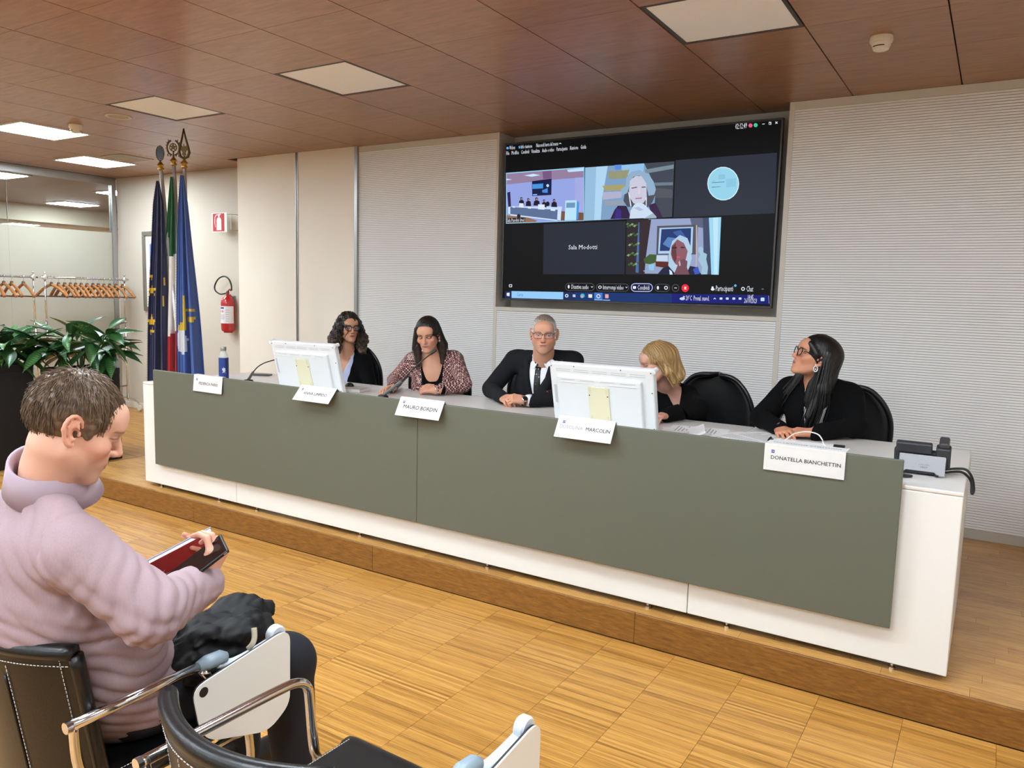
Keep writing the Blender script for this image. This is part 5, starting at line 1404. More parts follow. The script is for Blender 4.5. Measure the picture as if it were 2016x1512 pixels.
def hand_blob(B, side, W, d, n, curl, spread=1.0, thumb=(0,0,0), sc=1.0):
    """side +1 right, -1 left; W wrist, d finger direction, n back-of-hand normal; returns fingertips"""
    d = unit(d); n = unit(np.asarray(n, float)-np.dot(n, d)*d); l = np.cross(n, d)*side     # l points to the thumb side
    W = np.asarray(W, float); g = lambda x, y, z: W+sc*(d*x+l*y+n*z)
    tips = []
    B.cone(g(-.02,0,0), g(.02,0,0), .023*sc, .022*sc, k=.015)
    for i, (yb, yk, L_, r) in enumerate(((.016,.031,.074,.0088),(.006,.0105,.082,.0090),(-.006,-.0105,.076,.0086),(-.016,-.029,.060,.0076))):
        cx = curl[i] if hasattr(curl, '__len__') else curl
        B.cone(g(.015,yb,0), g(.086-.004*abs(i-1),yk,.003), .0135*sc, .0112*sc, k=.012)
        p = g(.086-.004*abs(i-1), yk, .003); a = 0.0; sp_ = (1.5-i)*.075*spread
        q = p
        for j, (fr, ca) in enumerate(((.46,.85),(.30,1.1),(.24,.75))):
            a += cx*ca
            dr = d*math.cos(a)*math.cos(sp_)+l*math.sin(sp_)*math.cos(a)-n*math.sin(a)
            q2 = q+unit(dr)*L_*fr*sc
            B.cone(q, q2, (r-.0008*j)*sc, (r-.0008*(j+1))*sc, k=.004); q = q2
        tips.append((q, unit(dr)))
    t0, t1, t2 = g(.012,.020,-.006), g(.045+thumb[0],.046+thumb[1],-.010+thumb[2]), g(.070+thumb[0]*1.8,.056+thumb[1]*1.8,-.014+thumb[2]*2)
    t3 = t2+unit(t2-t1+d*.012*sc)*.026*sc
    B.cone(t0, t1, .0155*sc, .0125*sc, k=.014); B.cone(t1, t2, .0112*sc, .0098*sc, k=.006); B.cone(t2, t3, .0095*sc, .0078*sc, k=.004)
    tips.append((t3, unit(t3-t2)))
    return tips
def cat_mesh(parts):
    vs, fs, cs, o = [], [], [], 0
    for v, f, c in parts:
        vs.append(v); fs.append(np.asarray(f)+o); cs.append(c); o += len(v)
    return np.concatenate(vs), np.concatenate(fs), np.concatenate(cs)
def soft(name, vf, mat, parent, cols=None):
    v, f = vf
    if cols is not None: cols = np.concatenate([cols, np.ones((len(cols), 1))], 1)
    return finish(name, v, f, mat, parent, smooth=True, cols=cols)
class Person:
    def __init__(s, label, head, yaw, pitch, roll, skin, sc=1.0):
        s.R = rotm(yaw, pitch, roll); s.H = np.asarray(head, float); s.sc = sc; s.skin = skin
        s.label = label; s.parts = []
    def w(s, p):                                     # head-local -> world
        return np.asarray(p) @ s.R.T*s.sc+s.H
    def root(s, loc):
        s.t = thing('person', tuple(loc), s.label, 'person'); return s.t
    def skeleton(s, N, SR, SL, CH, PV, ER, EL, WR, WL):
        for k, v in dict(N=N, SR=SR, SL=SL, CH=CH, PV=PV, ER=ER, EL=EL, WR=WR, WL=WL).items(): setattr(s, k, np.asarray(v, float))
        s.lat = unit(s.SL-s.SR); up = unit(s.N-s.CH); s.fwd = unit(np.cross(s.lat, up)); s.up = unit(np.cross(s.fwd, s.lat))
        s.TR = np.stack([s.lat, -s.fwd, s.up], 1)      # columns: left, back, up
    def tloc(s, P):                                    # world -> torso frame (left, forward, up) about the chest
        Q = np.asarray(P)-s.CH; return Q @ s.lat, Q @ s.fwd, Q @ s.up
    def torso(s, g, wide=1.0, deep=1.0, bust=0.0, inset=0.0, arms=True, ra=(.060,.050,.046,.036), belly=1.0, B=None, hips=True, trap=.050):
        B = B or Blob(); e = inset
        B.ell(s.CH, (.165*wide-e,.118*deep-e,.200-e), s.TR, k=.05)
        mid = s.CH*.45+s.PV*.55; B.ell(mid, (.152*wide*belly-e,.120*deep*belly-e,.19-e), s.TR, k=.06)
        if hips: B.ell(s.PV, (.180*wide-e,.140*deep-e,.13-e), s.TR, k=.06)
        sd = s.up*-.012
        B.cone(s.SR*.85+s.SL*.15+sd, s.SL*.85+s.SR*.15+sd, .066-e, k=.05)
        for S_ in (s.SR, s.SL): B.cone(s.N+s.up*(.01 if trap > .04 else -.022)-s.fwd*.01, S_*.8+s.N*.2, trap-e, trap+.006-e, k=.05)
        if bust:
            for q in (-1, 1): B.ell(s.CH+s.lat*q*.072+s.fwd*.075+s.up*.0, (.070-e,.055-e,.065-e), s.TR, k=.05)
        if arms:
            for S_, E_, W_ in ((s.SR, s.ER, s.WR), (s.SL, s.EL, s.WL)):
                B.cone(S_, E_, ra[0]-e, ra[1]-e, k=.035); B.cone(E_, W_, ra[2]-e, ra[3]-e, k=.022)
        return B
    def vcut(s, wt, ub, ut, wb=0.0, l0=0.0, soft_=.006, fmin=.0, pw=1.0):
        """cut an opening down the front: half width wb at height ub growing to wt at ut (torso frame)"""
        def post(D, X, Y, Z):
            dx, dy, dz = X-s.CH[0], Y-s.CH[1], Z-s.CH[2]
            l = dx*s.lat[0]+dy*s.lat[1]+dz*s.lat[2]-l0; f = dx*s.fwd[0]+dy*s.fwd[1]+dz*s.fwd[2]; u = dx*s.up[0]+dy*s.up[1]+dz*s.up[2]
            q = np.clip((u-ub)/(ut-ub), 0, 1.6)**pw
            d = np.maximum(np.abs(l)-(wb+(wt-wb)*q), np.maximum(ub-u, fmin-f))
            return np.maximum(D, -d*.85)
        return post
    def surf(s, B, l, u, inset=0.0):
        """front surface point of blob B at torso coordinates (l, u)"""
        f = np.linspace(.30, -.02, 160); P = s.CH+s.lat*l+s.up*u+f[:,None]*s.fwd
        D = B.at(P); k = int(np.argmax(D < 0)); return P[k]
    def body(s, hb, painter, hands, chest=None, h=.0026, neck=.054, nail=None):
        """skin: head, neck, upper chest and hands in one mesh"""
        inv = lambda p: s.R.T @ (np.asarray(p, float)-s.H)/s.sc
        Nl = inv(s.N); hb.cone((0,.022,-.055), Nl*.55+np.array((0,.020,-.070))*.45, neck, neck*.97, k=.025); hb.cone(Nl*.55+np.array((0,.020,-.070))*.45, Nl, neck*.97, neck*1.08, k=.03)
        if chest is not None:
            for p in chest.moved(s.R, s.H).pr: hb.pr.append(p)
        lo = np.array((-.17,-.17,-.30 if chest is None else -.38)); hi = np.array((.17,.19,.14))
        v, f = hb.mesh(h, clip=(lo, hi)); v = relax(v, f, 1, .35)
        parts = [(s.w(v), f, painter(v))]
        for side, E_, W_, d, n, curl, kw in hands:
            B = Blob(); kw = dict(kw); nl = kw.pop('nail', nail); tips = hand_blob(B, side, W_, d, n, curl, **kw)
            E_ = np.asarray(E_, float); W_ = np.asarray(W_, float)
            B.cone(W_+(E_-W_)*.35, W_, .0255, .0235, k=.02)
            v, f = B.mesh(.0026); v = relax(v, f, 1, .3)
            c = np.tile(lc(s.skin)*np.array([1.0,.93,.90]), (len(v), 1))
            nn = unit(n)
            for tp, td in tips:
                q = v-tp; al = q @ td; bk = np.cross(np.cross(td, nn), td); bk = bk/(np.linalg.norm(bk)+1e-9)
                m = (np.linalg.norm(q, axis=1) < .0125) & ((q @ bk) > .0022) & (al > -.006)
                if nl is not None: c[m] = lc(nl)
                else: c[m] = c[m]*np.array([1.05,.98,.98])
                m2 = (np.linalg.norm(q, axis=1) < .014) & ~m; c[m2] = c[m2]*np.array([1.0,.88,.86])
            parts.append((v, f, c))
        v, f, c = cat_mesh(parts)
        return soft('body', (v, f), M_skin, s.t, c)
    def eyes(s, gaze=(0,0), iris=(70,50,36), sclera=(206,200,196)):
        for q in (-1, 1):
            b = MB(); b.sphere((0,0,0), .0122, 20, 14); v = np.array(b.v)
            g = unit((math.sin(gaze[0]), -math.cos(gaze[0])*math.cos(gaze[1]), math.sin(gaze[1])))
            a = v @ g/.0122; c = np.tile(lc(sclera), (len(v), 1)); c[a > .84] = lc(iris); c[a > .965] = lc((10,8,8))
            v = s.w(v+np.array((q*.032,-.0705,.003)))
            cols = np.concatenate([c, np.ones((len(c), 1))], 1)
            finish('eye', v, b.f, M_eye, s.t, smooth=True, cols=cols)
    def hair(s, B, h, paint, post=None, name='hair', rl=1):
        v, f = B.mesh(h, post=post); v = relax(v, f, rl, .3)
        return soft(name, (s.w(v), f), M_hair, s.t, paint(v))
    def locks(s, paths, rad, paint, name='hair_locks', n=5):
        b = MB(); 
        for P, r in zip(paths, rad): b.tube([Vector(tuple(s.w(np.array(p)))) for p in P], [r*(1-.75*(i/(len(P)-1))**2) for i in range(len(P))], n, cap=False)
        v = np.array(b.v); cols = np.concatenate([paint((v-s.H) @ s.R/s.sc), np.ones((len(v), 1))], 1)
        o = finish(name, v, b.f, M_hair, s.t, smooth=True, cols=cols); o['kind'] = 'stuff'
        return o
    def curtain(s, ctrl, n, spread, r, paint, seed, name='hair_locks'):
        """loose strands following a control path of (x, y, z, width)"""
        rg = random.Random(seed); paths = []; rad = []
        for k in range(n):
            ox, oy, oz = rg.gauss(0, 1), rg.gauss(0, 1), rg.uniform(-.03, .02); cut = rg.uniform(.82, 1.0)
            P = [Vector((c[0]+ox*c[3]*spread, c[1]+oy*c[3]*spread, c[2]+(oz if i == len(ctrl)-1 else 0))) for i, c in enumerate(ctrl)]
            paths.append([tuple(q) for q in smooth_path(P, 5)]); rad.append(r*rg.uniform(.6, 1.3))
        return s.locks(paths, rad, paint, name, 4)
    def garment(s, name, B, h, mat, post=None, wr=(.004, 28, 1), rl=1, extra=None, cols=None):
        def pp(D, X, Y, Z):
            if wr: D = D+wr[0]*fbm(X, Y, Z, wr[1], wr[2])
            return post(D, X, Y, Z) if post else D
        v, f = B.mesh(h, post=pp); v = relax(v, f, rl, .4)
        return soft(name, (v, f), mat, s.t, None if cols is None else cols(v))
    def glasses(s, mat, rx=.024, rz=.018, square=.5, r=.0017, lens=None, z0=.001, wide=.033, up=.0):
        tb = s.t
        b = MB(); y0 = -.0935
        P = lambda q: Vector(tuple(s.w(np.array(q))))
        for q in (-1, 1):
            pts = []
            for i in range(29):
                a = 2*PI*i/28; ca, sa = math.cos(a), math.sin(a); e = 1-square*.6
                x = rx*math.copysign(abs(ca)**e, ca); z = rz*math.copysign(abs(sa)**e, sa)+up*max(0, ca*q)*.006
                pts.append(P((q*wide+x, y0+.18*abs(x+q*wide-.0)**1.6*1.6, z0+z)))
            b.tube(pts, r, 6, cap=False)
            b.tube([P((q*(wide+rx), y0+.012, z0+rz*.55)), P((q*.068, -.055, z0+rz*.6)), P((q*.077, .0, z0+.010)), P((q*.079, .018, z0+.004))], [r*1.1, r*1.1, r*.9, r*.9], 6)
        b.tube([P((-wide+rx-.001, y0, z0+rz*.35)), P((0, y0-.003, z0+rz*.5)), P((wide-rx+.001, y0, z0+rz*.35))], r, 6)
        g = b.build('glasses', mat, tb, smooth=True)
        for q in (-1, 1):
            pts = [tuple(P((q*wide+rx*.97*math.cos(2*PI*i/24), y0+.006, z0+rz*.97*math.sin(2*PI*i/24)))) for i in range(24)]
            MB().add(pts, [tuple(range(24))]).build('lens', pm('lens_clear', (235,238,240), .03, alpha=.10, spec=.6), g)
def legs(pers, mat, shoe, knees, feet, r=(.085,.062,.048), pv=None):
    s = pers; pv = s.PV if pv is None else pv; B = Blob()
    B.ell(pv, (.175,.14,.12), s.TR, k=.05)
    for q, K, F_ in ((-1, knees[0], feet[0]), (1, knees[1], feet[1])):
        hip = pv+s.lat*q*.09; B.cone(hip, K, r[0], r[1], k=.05); B.cone(K, V(F_[0], F_[1], F_[2]+.10), r[1]*.97, r[2], k=.03)
    s.garment('trousers', B, .010, mat, wr=(.003, 22, 5))
    for q, F_, K in ((-1, feet[0], knees[0]), (1, feet[1], knees[1])):
        d = s.fwd*np.array([1,1,0]); d = unit(d); B = Blob(); F_ = V(*F_)
        B.cone(F_+V(0,0,.045), F_+d*.14+V(0,0,.036), .044, .036, k=.02); B.cone(F_+V(0,0,.06), F_+V(0,0,.12), .040, .042, k=.03)
        v, f = B.mesh(.008); v[:,2] = np.maximum(v[:,2], F_[2]+.001)
        soft('shoe', (v, f), shoe, s.t)
# ------------------------------------------------------------------ office chairs behind the desk
M_mesh = pm('chair_black', (16,16,17), .6)
M_shine = pm('chair_frame_black', (24,24,26), .28)
oc = local_thing('office_chair', 'x', 'chair', 'black office chairs behind the desk')
# local: seat centre at the origin, back towards +y, floor at z = 0
B = Blob(); B.box((0,.0,.40), (.235,.225,.040), rd=.04, k=.02); v, f = B.mesh(.012); soft('seat', (relax(v, f, 2), f), M_mesh, oc)
def back_sheet(off, inset, n=16, m=30):
    P = []
    for j in range(m+1):
        t = j/m*1.1 if j <= m//2 else .55+.45*math.sin((j-m//2)/(m-m//2)*1.53); z = .50+inset+t*(.47-2*inset)
        ph_ = 0 if j <= m//2 else (j-m//2)/(m-m//2)*1.53
        wv = (.215+.035*math.sin(PI*min(1, t*1.1)))-inset
        wv *= math.cos(ph_)**.55; tb = max(0, (.22-t)/.22); wv *= math.sqrt(max(.1, 1-.55*tb**2.4))
        row = []
        for i in range(n+1):
            s = 2*i/n-1; row.append((s*wv, .235+.05*t-.065*s*s*(.6+.4*t)+off+.02*math.cos(PI*t), z))
        P.append(row)
    return P
MB().grid(back_sheet(0, .012)).build('back_mesh', M_mesh, oc, smooth=True, solid=.012)
P = back_sheet(.0, 0); rim = [P[0][i] for i in range(17)]+[P[j][16] for j in range(1, 31)]+[P[30][i] for i in range(15, -1, -1)]+[P[j][0] for j in range(29, -1, -1)]
b = MB(); b.tube([Vector(p) for p in rim], .014, 8); b.build('back_frame', M_shine, oc, smooth=True)
b = MB(); b.box(-.03, .03, .24, .275, .40, .62); b.build('back_post', M_black, oc, bevel=.006)
b = MB(); b.lathe([(.032,.08),(.032,.26),(.022,.27),(.022,.37)], 16); b.build('gas_lift', M_black, oc, auto=.6)
for k in range(5):
    a = 2*PI*k/5+.3; b = MB(); b.tube([(0,0,.10),(.14*math.cos(a),.14*math.sin(a),.085),(.27*math.cos(a),.27*math.sin(a),.058)], [.026,.022,.015], 8); b.build('base_arm', M_black, oc, smooth=True)
    b = MB(); b.lathe([(.008,-.02),(.024,-.02),(.0255,-.012),(.0255,.012),(.024,.02),(.008,.02)], 14, Matrix.Translation((.27*math.cos(a),.27*math.sin(a),.026)) @ Matrix.Rotation(a, 4, 'Z') @ Matrix.Rotation(PI/2, 4, 'X')); b.build('castor', M_black, oc, auto=.6)
def put_chair(o, x, y, rz, label):
    o.location = (x, y, POD); o.rotation_euler = (0, 0, rz); o['label'] = label
def chair_at(u, v, y, rz, label, first=False):
    p = ony(u, v, y); o = oc if first else dup(oc, (0,0,0)); ofs = rotm(rz, 0, 0) @ np.array((0,.26,0)); put_chair(o, p[0]-ofs[0], p[1]-ofs[1], rz, label)
chair_at(702, 720, -.52, .25, 'black office chair under the curly haired woman with glasses', True)
chair_at(872, 740, -.60, .15, 'black office chair under the woman in the checked jacket')
chair_at(1072, 740, -.50, .1, 'black office chair under the man in the dark suit')
chair_at(1412, 790, -.56, -.12, 'black office chair with its rounded back standing free beside the blonde woman')
chair_at(1655, 820, -.62, .28, 'black office chair under the woman with the long black hair')

J = ony
def dr(a, b): return unit(np.asarray(b)-np.asarray(a))
M_blk = pm('cloth_black', (7,7,8), .92, spec=.15)
M_shoe = pm('shoe_black', (18,17,17), .4)
M_trs = pm('cloth_trousers', (24,25,30), .85)
def bangle(pers, name, c, axis, r, w, mat, n=20, beads=False):
    b = MB(); ax = Vector(axis).normalized(); M = Matrix.Translation(Vector(tuple(c))) @ ax.to_track_quat('Z', 'Y').to_matrix().to_4x4()
    if beads:
        for k in range(n): b.sphere(M @ Vector((r*math.cos(2*PI*k/n), r*math.sin(2*PI*k/n), 0)), w, 8, 6)
    else: b.lathe([(r,-w),(r+.003,-w*.8),(r+.003,w*.8),(r,w)], 24, M, close=False)
    return b.build(name, mat, pers.t, smooth=True)
def watch(pers, c, axis, up, mat_strap, mat_case):
    bangle(pers, 'watch_strap', c, axis, .029, .009, mat_strap)
    z = unit(np.asarray(up)-np.dot(up, unit(axis))*unit(axis)); M = Matrix.Translation(Vector(tuple(np.asarray(c)+z*.030))) @ Vector(tuple(z)).to_track_quat('Z', 'Y').to_matrix().to_4x4()
    w_ = MB().lathe([(.018,-.004),(.019,.0),(.018,.005),(.015,.007)], 20, M).build('watch_case', mat_case, pers.t, auto=.6)
    MB().lathe([(.0145,.0072),(.0145,.0078)], 20, M).build('watch_face', pm('watch_dial', (24,24,30), .2), w_)
def hairpaint(base, tip=None, amp=.35, freq=70, zf=(-.3, .05)):
    def f(v):
        th = np.arctan2(v[:,0], v[:,1]+.02); nz = np.sin(th*freq+3*np.sin(v[:,2]*30))*.5+np.sin(th*freq*2.3+v[:,2]*50)*.5
        c = lc(base)[None,:]*(1+amp*nz[:,None])
        if tip is not None:
            w_ = np.clip((zf[1]-v[:,2])/(zf[1]-zf[0]), 0, 1)[:,None]*(.7+.3*nz[:,None]); c = c*(1-w_)+lc(tip)[None,:]*(1+amp*nz[:,None])*w_
        return np.clip(c, 0.001, 1)
    return f
def strandpost(amp, freq, wob=18):
    def post(D, X, Y, Z):
        th = np.arctan2(X, Y+.02); return D+amp*np.sin(th*freq+2*np.sin(Z*wob))+amp*.5*np.sin(th*freq*2.7+Z*60)
    return post
def cap_blob(r=(.081,.101,.091), c=(0,.016,.034), face=((0,-.115,-.028), (.062,.080,.090)), k=.012):
    B = Blob(); B.ell(c, r, k=.02); B.ell(face[0], face[1], k=k, op=-1); return B

# ------------------------------------------------------------------ 3: man in a dark suit
p = Person('man in a dark suit, white shirt and patterned tie speaking at the desk', J(1071,657,-.98), math.radians(27), math.radians(6), math.radians(0), (206,152,124), 1.0)
p.skeleton(J(1070,708,-.90), J(1013,709,-.86), J(1130,711,-.78), J(1069,768,-.86), V(-2.18,-.66,.69), V(-2.46,-1.02,.948), V(-1.93,-1.02,.948), V(-2.255,-1.20,.928), V(-2.075,-1.21,.928))
p.root((-2.15, -.75, POD))
T = p.torso(0, wide=1.12, deep=1.08, ra=(.066,.056,.052,.040), belly=1.12)
Ti = p.torso(0, wide=1.12, deep=1.08, inset=.011, arms=False, belly=1.12); Tb = p.torso(0, wide=1.10, deep=1.05, inset=.03, arms=False, hips=False)
def paint3(v): return face_paint(v, (206,152,124), (176,110,98), (120,104,92), stubble=(150,126,112), male=True, flush=.16)
cl = V(-2.165,-1.27,.935)
p.body(head_blob(True, 1.12, .62, smile=1.0), paint3, [(1, p.ER, p.WR, dr(p.WR, cl+V(.03,-.02,0)), V(-.5,-.3,1), (.75,.8,.85,.9), dict(thumb=(0,-.01,.0))), (-1, p.EL, p.WL, dr(p.WL, cl+V(-.05,-.02,.012)), V(.3,-.5,1), (.7,.75,.8,.85), dict(thumb=(0,-.012,.004)))], neck=.062)
p.eyes((.12,-.05), (70,84,96))
B = cap_blob((.0765,.0965,.0875), (0,.018,.032), ((0,-.120,-.012), (.068,.098,.100)))
B.ell((0,.05,-.11), (.09,.06,.06), k=.02, op=-1)
for q in (-1, 1): B.ell((q*.084,.006,-.024), (.016,.026,.052), k=.006, op=-1); B.cone((q*.071,-.022,.02), (q*.073,-.014,-.010), .007, .004, k=.01)
def pc3(v):
    top = np.clip((v[:,2]-.065)/.035, 0, 1)[:,None]; n = fbm(v[:,0], v[:,1], v[:,2], 260, 2)[:,None]
    return np.clip((lc((186,184,182))*(1-top)+lc((124,108,96))*top)*(1+.35*n), 0, 1)
p.hair(B, .0028, pc3, post=lambda D, X, Y, Z: D+.0016*fbm(X, Y, Z, 420, 3))
p.glasses(pm('frame_maroon', (66,26,34), .35), .026, .0175, .75, .0015)
M_suit = pm('suit_charcoal', (25,26,29), .9, noise=(60, .12), spec=.2)
M_shirtw = pm('shirt_white', (232,232,236), .75)
jk = p.garment('jacket', T, .0062, M_suit, post=p.vcut(.072, -.155, .22, 0.0, l0=.0, fmin=.02), wr=(.0045, 24, 3))
p.garment('shirt', Ti, .007, M_shirtw, wr=(.002, 40, 4), post=lambda D, X, Y, Z: np.maximum(D, ((X-p.N[0])*p.up[0]+(Y-p.N[1])*p.up[1]+(Z-p.N[2])*p.up[2])-.016))
# shirt collar wings, tie, lapels
def on_front(B, l, u, lift): q = p.surf(B, l, u); return Vector(tuple(q+p.fwd*lift))
nk = p.N
for q in (-1, 1):
    pts = [nk+p.fwd*.058+p.up*.022+p.lat*q*.004, nk+p.fwd*.030+p.up*.052+p.lat*q*.052, nk+p.fwd*.022+p.up*.010+p.lat*q*.066, nk+p.fwd*.072-p.up*.042+p.lat*q*.044]
    MB().add([tuple(x) for x in pts], [(0,1,2,3)]).build('collar_wing', M_shirtw, p.t, solid=.005)
b = MB(); b.tube([tuple(nk+p.up*.03+p.lat*.058*math.sin(a)-p.fwd*.058*math.cos(a)*.95-p.fwd*.004) for a in np.linspace(-2.5, 2.5, 20)], .014, 8); b.build('collar_band', M_shirtw, p.t, smooth=True)
M_tie = pm('tie_black', (16,17,20), .5); nt = M_tie.node_tree
vo = nt.nodes.new('ShaderNodeTexVoronoi'); vo.inputs['Scale'].default_value = 62; vo.inputs['Randomness'].default_value = .25; tc_ = nt.nodes.new('ShaderNodeTexCoord'); nt.links.new(tc_.outputs['Object'], vo.inputs['Vector'])
cr_ = nt.nodes.new('ShaderNodeValToRGB'); cr_.color_ramp.elements[0].position = .20; cr_.color_ramp.elements[0].color = lin((170,172,170)); cr_.color_ramp.elements[1].position = .28; cr_.color_ramp.elements[1].color = lin((15,16,19))
nt.links.new(vo.outputs['Distance'], cr_.inputs[0]); nt.links.new(cr_.outputs[0], nt.nodes['Principled BSDF'].inputs['Base Color'])
rows = []
for i in range(15):
    u_ = .175-i*.0255; hw = .020 if i == 0 else .0165+.0011*i
    rows.append([tuple(on_front(Ti, s*hw, u_, .006-abs(s)*.003)) for s in (-1,-.5,0,.5,1)])
MB().grid(rows).build('tie', M_tie, p.t, smooth=True, solid=.004)
B = Blob(); c = p.surf(Ti, 0, .185)+p.fwd*.006; B.cone(c+p.up*.014-p.lat*.012, c+p.up*.014+p.lat*.012, .011, k=.01); B.cone(c+p.up*.01, c-p.up*.012, .013, .011, k=.01); soft('tie_knot', B.mesh(.003), M_tie, p.t)
for q in (-1, 1):
    P_ = []
    for i in range(9):
        t_ = i/8; u_ = -.15+.36*t_; w0 = .072*t_*1.0; wl = w0+.012+.050*math.sin(PI*min(1, t_*.80))**.8
        P_.append([tuple(on_front(T, q*(w0+.003), u_, .002)), tuple(on_front(T, q*(w0+wl)/2, u_, .007)), tuple(on_front(T, q*wl, u_, .004))])
    MB().grid(P_).build('lapel', M_suit, p.t, smooth=True, solid=.004)
for nm, W_, E_ in (('cuff', p.WR, p.ER), ('cuff', p.WL, p.EL)):
    d = dr(E_, W_); MB().tube([W_-d*.03, W_-d*.002, W_+d*.004], [.037, .036, .033], 18).build(nm, M_shirtw, p.t, smooth=True)
d = dr(p.EL, p.WL); watch(p, p.WL+d*.022, d, V(.45,-.8,.5), pm('watch_brown', (70,52,40), .5), pm('watch_steel', (190,186,180), .25, .9))
MB().sphere(on_front(T, .125, .085, .004), (.006,.004,.006), 10, 8).build('lapel_pin', pm('pin_red', (170,40,44), .4), p.t)
legs(p, M_trs, M_shoe, (p.PV+V(.02,-.42,-.02)-p.lat*.10, p.PV+V(.02,-.42,-.02)+p.lat*.10), ((-2.28,-1.02,POD), (-2.02,-1.0,POD)))

# ------------------------------------------------------------------ 1: curly haired woman with glasses
p = Person('woman with curly dark hair and black glasses behind the far monitor', J(687,645,-.74), math.radians(62), math.radians(2), 0, (200,146,116), .94)
p.skeleton(J(684,698,-.70), J(652,714,-.70), J(718,712,-.62), J(686,752,-.68), V(-4.0,-.58,.68), V(-4.22,-.78,.78), V(-3.76,-.72,.80), V(-4.12,-.96,.76), V(-3.84,-.94,.76))
p.root((-3.93, -.62, POD))
T = p.torso(0, wide=.98, deep=.95, bust=1); Ti = p.torso(0, wide=.98, deep=.95, bust=1, inset=.010, arms=False); Tb = p.torso(0, wide=.95, deep=.93, inset=.024, arms=False, hips=False)
p.body(head_blob(False, .96, .75), lambda v: face_paint(v, (200,146,116), (150,74,66), (40,26,20)), [(1, p.ER, p.WR, V(.2,-1,0), V(0,0,1), .35, {}), (-1, p.EL, p.WL, V(-.2,-1,0), V(0,0,1), .35, {})], chest=Tb, neck=.047)
p.eyes((.25,.0))
p.glasses(pm('frame_black', (14,13,13), .3), .026, .020, .35, .0030, up=1)
B = cap_blob((.090,.108,.100), (0,.020,.034), ((.0,-.118,-.030), (.058,.082,.088)))
for q in (-1, 1):
    B.cone((q*.072,.012,.03), (q*.115,.015,-.10), .040, .052, k=.03); B.cone((q*.115,.015,-.10), (q*.112,-.01,-.20), .050, .034, k=.03)
B.cone((0,.075,.0), (0,.095,-.17), .07, .06, k=.04)
pc = hairpaint((30,20,15), (96,70,42), .45, 30, (-.24, -.02))
p.hair(B, .0042, pc, post=lambda D, X, Y, Z: D+.010*fbm(X, Y, Z, 150, 4)+.004*fbm(X, Y, Z, 420, 5), rl=1)
rg = random.Random(5); paths = []; rad = []
for k in range(190):
    a = rg.uniform(-2.75, 2.75)
    x0, y0 = .082*math.sin(a), .020+.100*math.cos(a); z0 = rg.uniform(-.05, .085); sp_ = rg.uniform(.006, .013); L_ = rg.uniform(.10, .22); tw = rg.uniform(9, 14); ph = rg.uniform(0, 6)
    ou = rg.uniform(.15, .42); pp_ = []
    if y0 < -.045 and z0 < .06: continue
    for i in range(26):
        t_ = i/25; r_ = sp_*min(1, .3+t_*1.5); gx = 1+ou*min(1, t_*1.6)
        pp_.append((x0*gx+r_*math.cos(ph+tw*t_), (y0-.02)*gx+.02+r_*math.sin(ph+tw*t_), z0-L_*t_))
    paths.append(pp_); rad.append(rg.uniform(.0022, .0042))
p.locks(paths, rad, pc, n=4)
M_shb = pm('shirt_blue', (176,184,210), .8, noise=(20, .1))
p.garment('blazer', T, .0065, M_blk, post=p.vcut(.085, -.16, .20, .028, fmin=.01), wr=(.004, 26, 6))
p.garment('blouse', Ti, .007, M_shb, post=p.vcut(.055, .06, .20, .0, fmin=.0), wr=(.003, 34, 7))
legs(p, M_trs, M_shoe, (V(-4.0,-1.0,.60), V(-3.80,-1.0,.60)), ((-4.0,-1.05,POD), (-3.8,-1.05,POD)), r=(.075,.055,.042))

# ------------------------------------------------------------------ 2: woman in a checked jacket looking down
M_chk = pm('check_jacket', (120,60,60), .85); nt = M_chk.node_tree; bs = nt.nodes['Principled BSDF']
tc_ = nt.nodes.new('ShaderNodeTexCoord'); c1 = nt.nodes.new('ShaderNodeTexChecker'); c1.inputs['Scale'].default_value = 92; c1.inputs['Color1'].default_value = lin((206,176,168)); c1.inputs['Color2'].default_value = lin((58,18,24))
c2 = nt.nodes.new('ShaderNodeTexChecker'); c2.inputs['Scale'].default_value = 46; c2.inputs['Color1'].default_value = lin((255,255,255)); c2.inputs['Color2'].default_value = lin((205,170,168))
mp_ = nt.nodes.new('ShaderNodeMapping'); mp_.inputs['Rotation'].default_value = (0.0, .0, .62)
nt.links.new(tc_.outputs['Object'], mp_.inputs[0]); nt.links.new(mp_.outputs[0], c1.inputs['Vector']); nt.links.new(mp_.outputs[0], c2.inputs['Vector'])
mm = nt.nodes.new('ShaderNodeMix'); mm.data_type = 'RGBA'; mm.blend_type = 'MULTIPLY'; mm.inputs['Factor'].default_value = 1
nt.links.new(c1.outputs[0], mm.inputs['A']); nt.links.new(c2.outputs[0], mm.inputs['B']); nt.links.new(mm.outputs['Result'], bs.inputs['Base Color'])
p = Person('woman with straight dark hair in a red and white checked jacket looking down', J(842,658,-1.0), math.radians(22), math.radians(17), math.radians(-4), (204,150,122), .96)
p.skeleton(J(850,710,-.93), J(811,711,-.95), J(897,708,-.80), J(856,758,-.89), V(-3.05,-.66,.69), V(-3.24,-1.06,.945), V(-2.71,-.97,.952), V(-3.10,-1.25,.922), V(-2.80,-1.16,.925))
p.root((-3.08, -.72, POD))
T = p.torso(0, wide=1.0, deep=.98, bust=1, ra=(.058,.050,.047,.038)); Ti = p.torso(0, wide=1.0, deep=.98, bust=1, inset=.010, arms=False); Tb = p.torso(0, wide=.99, deep=.97, inset=.016, arms=False, hips=False)
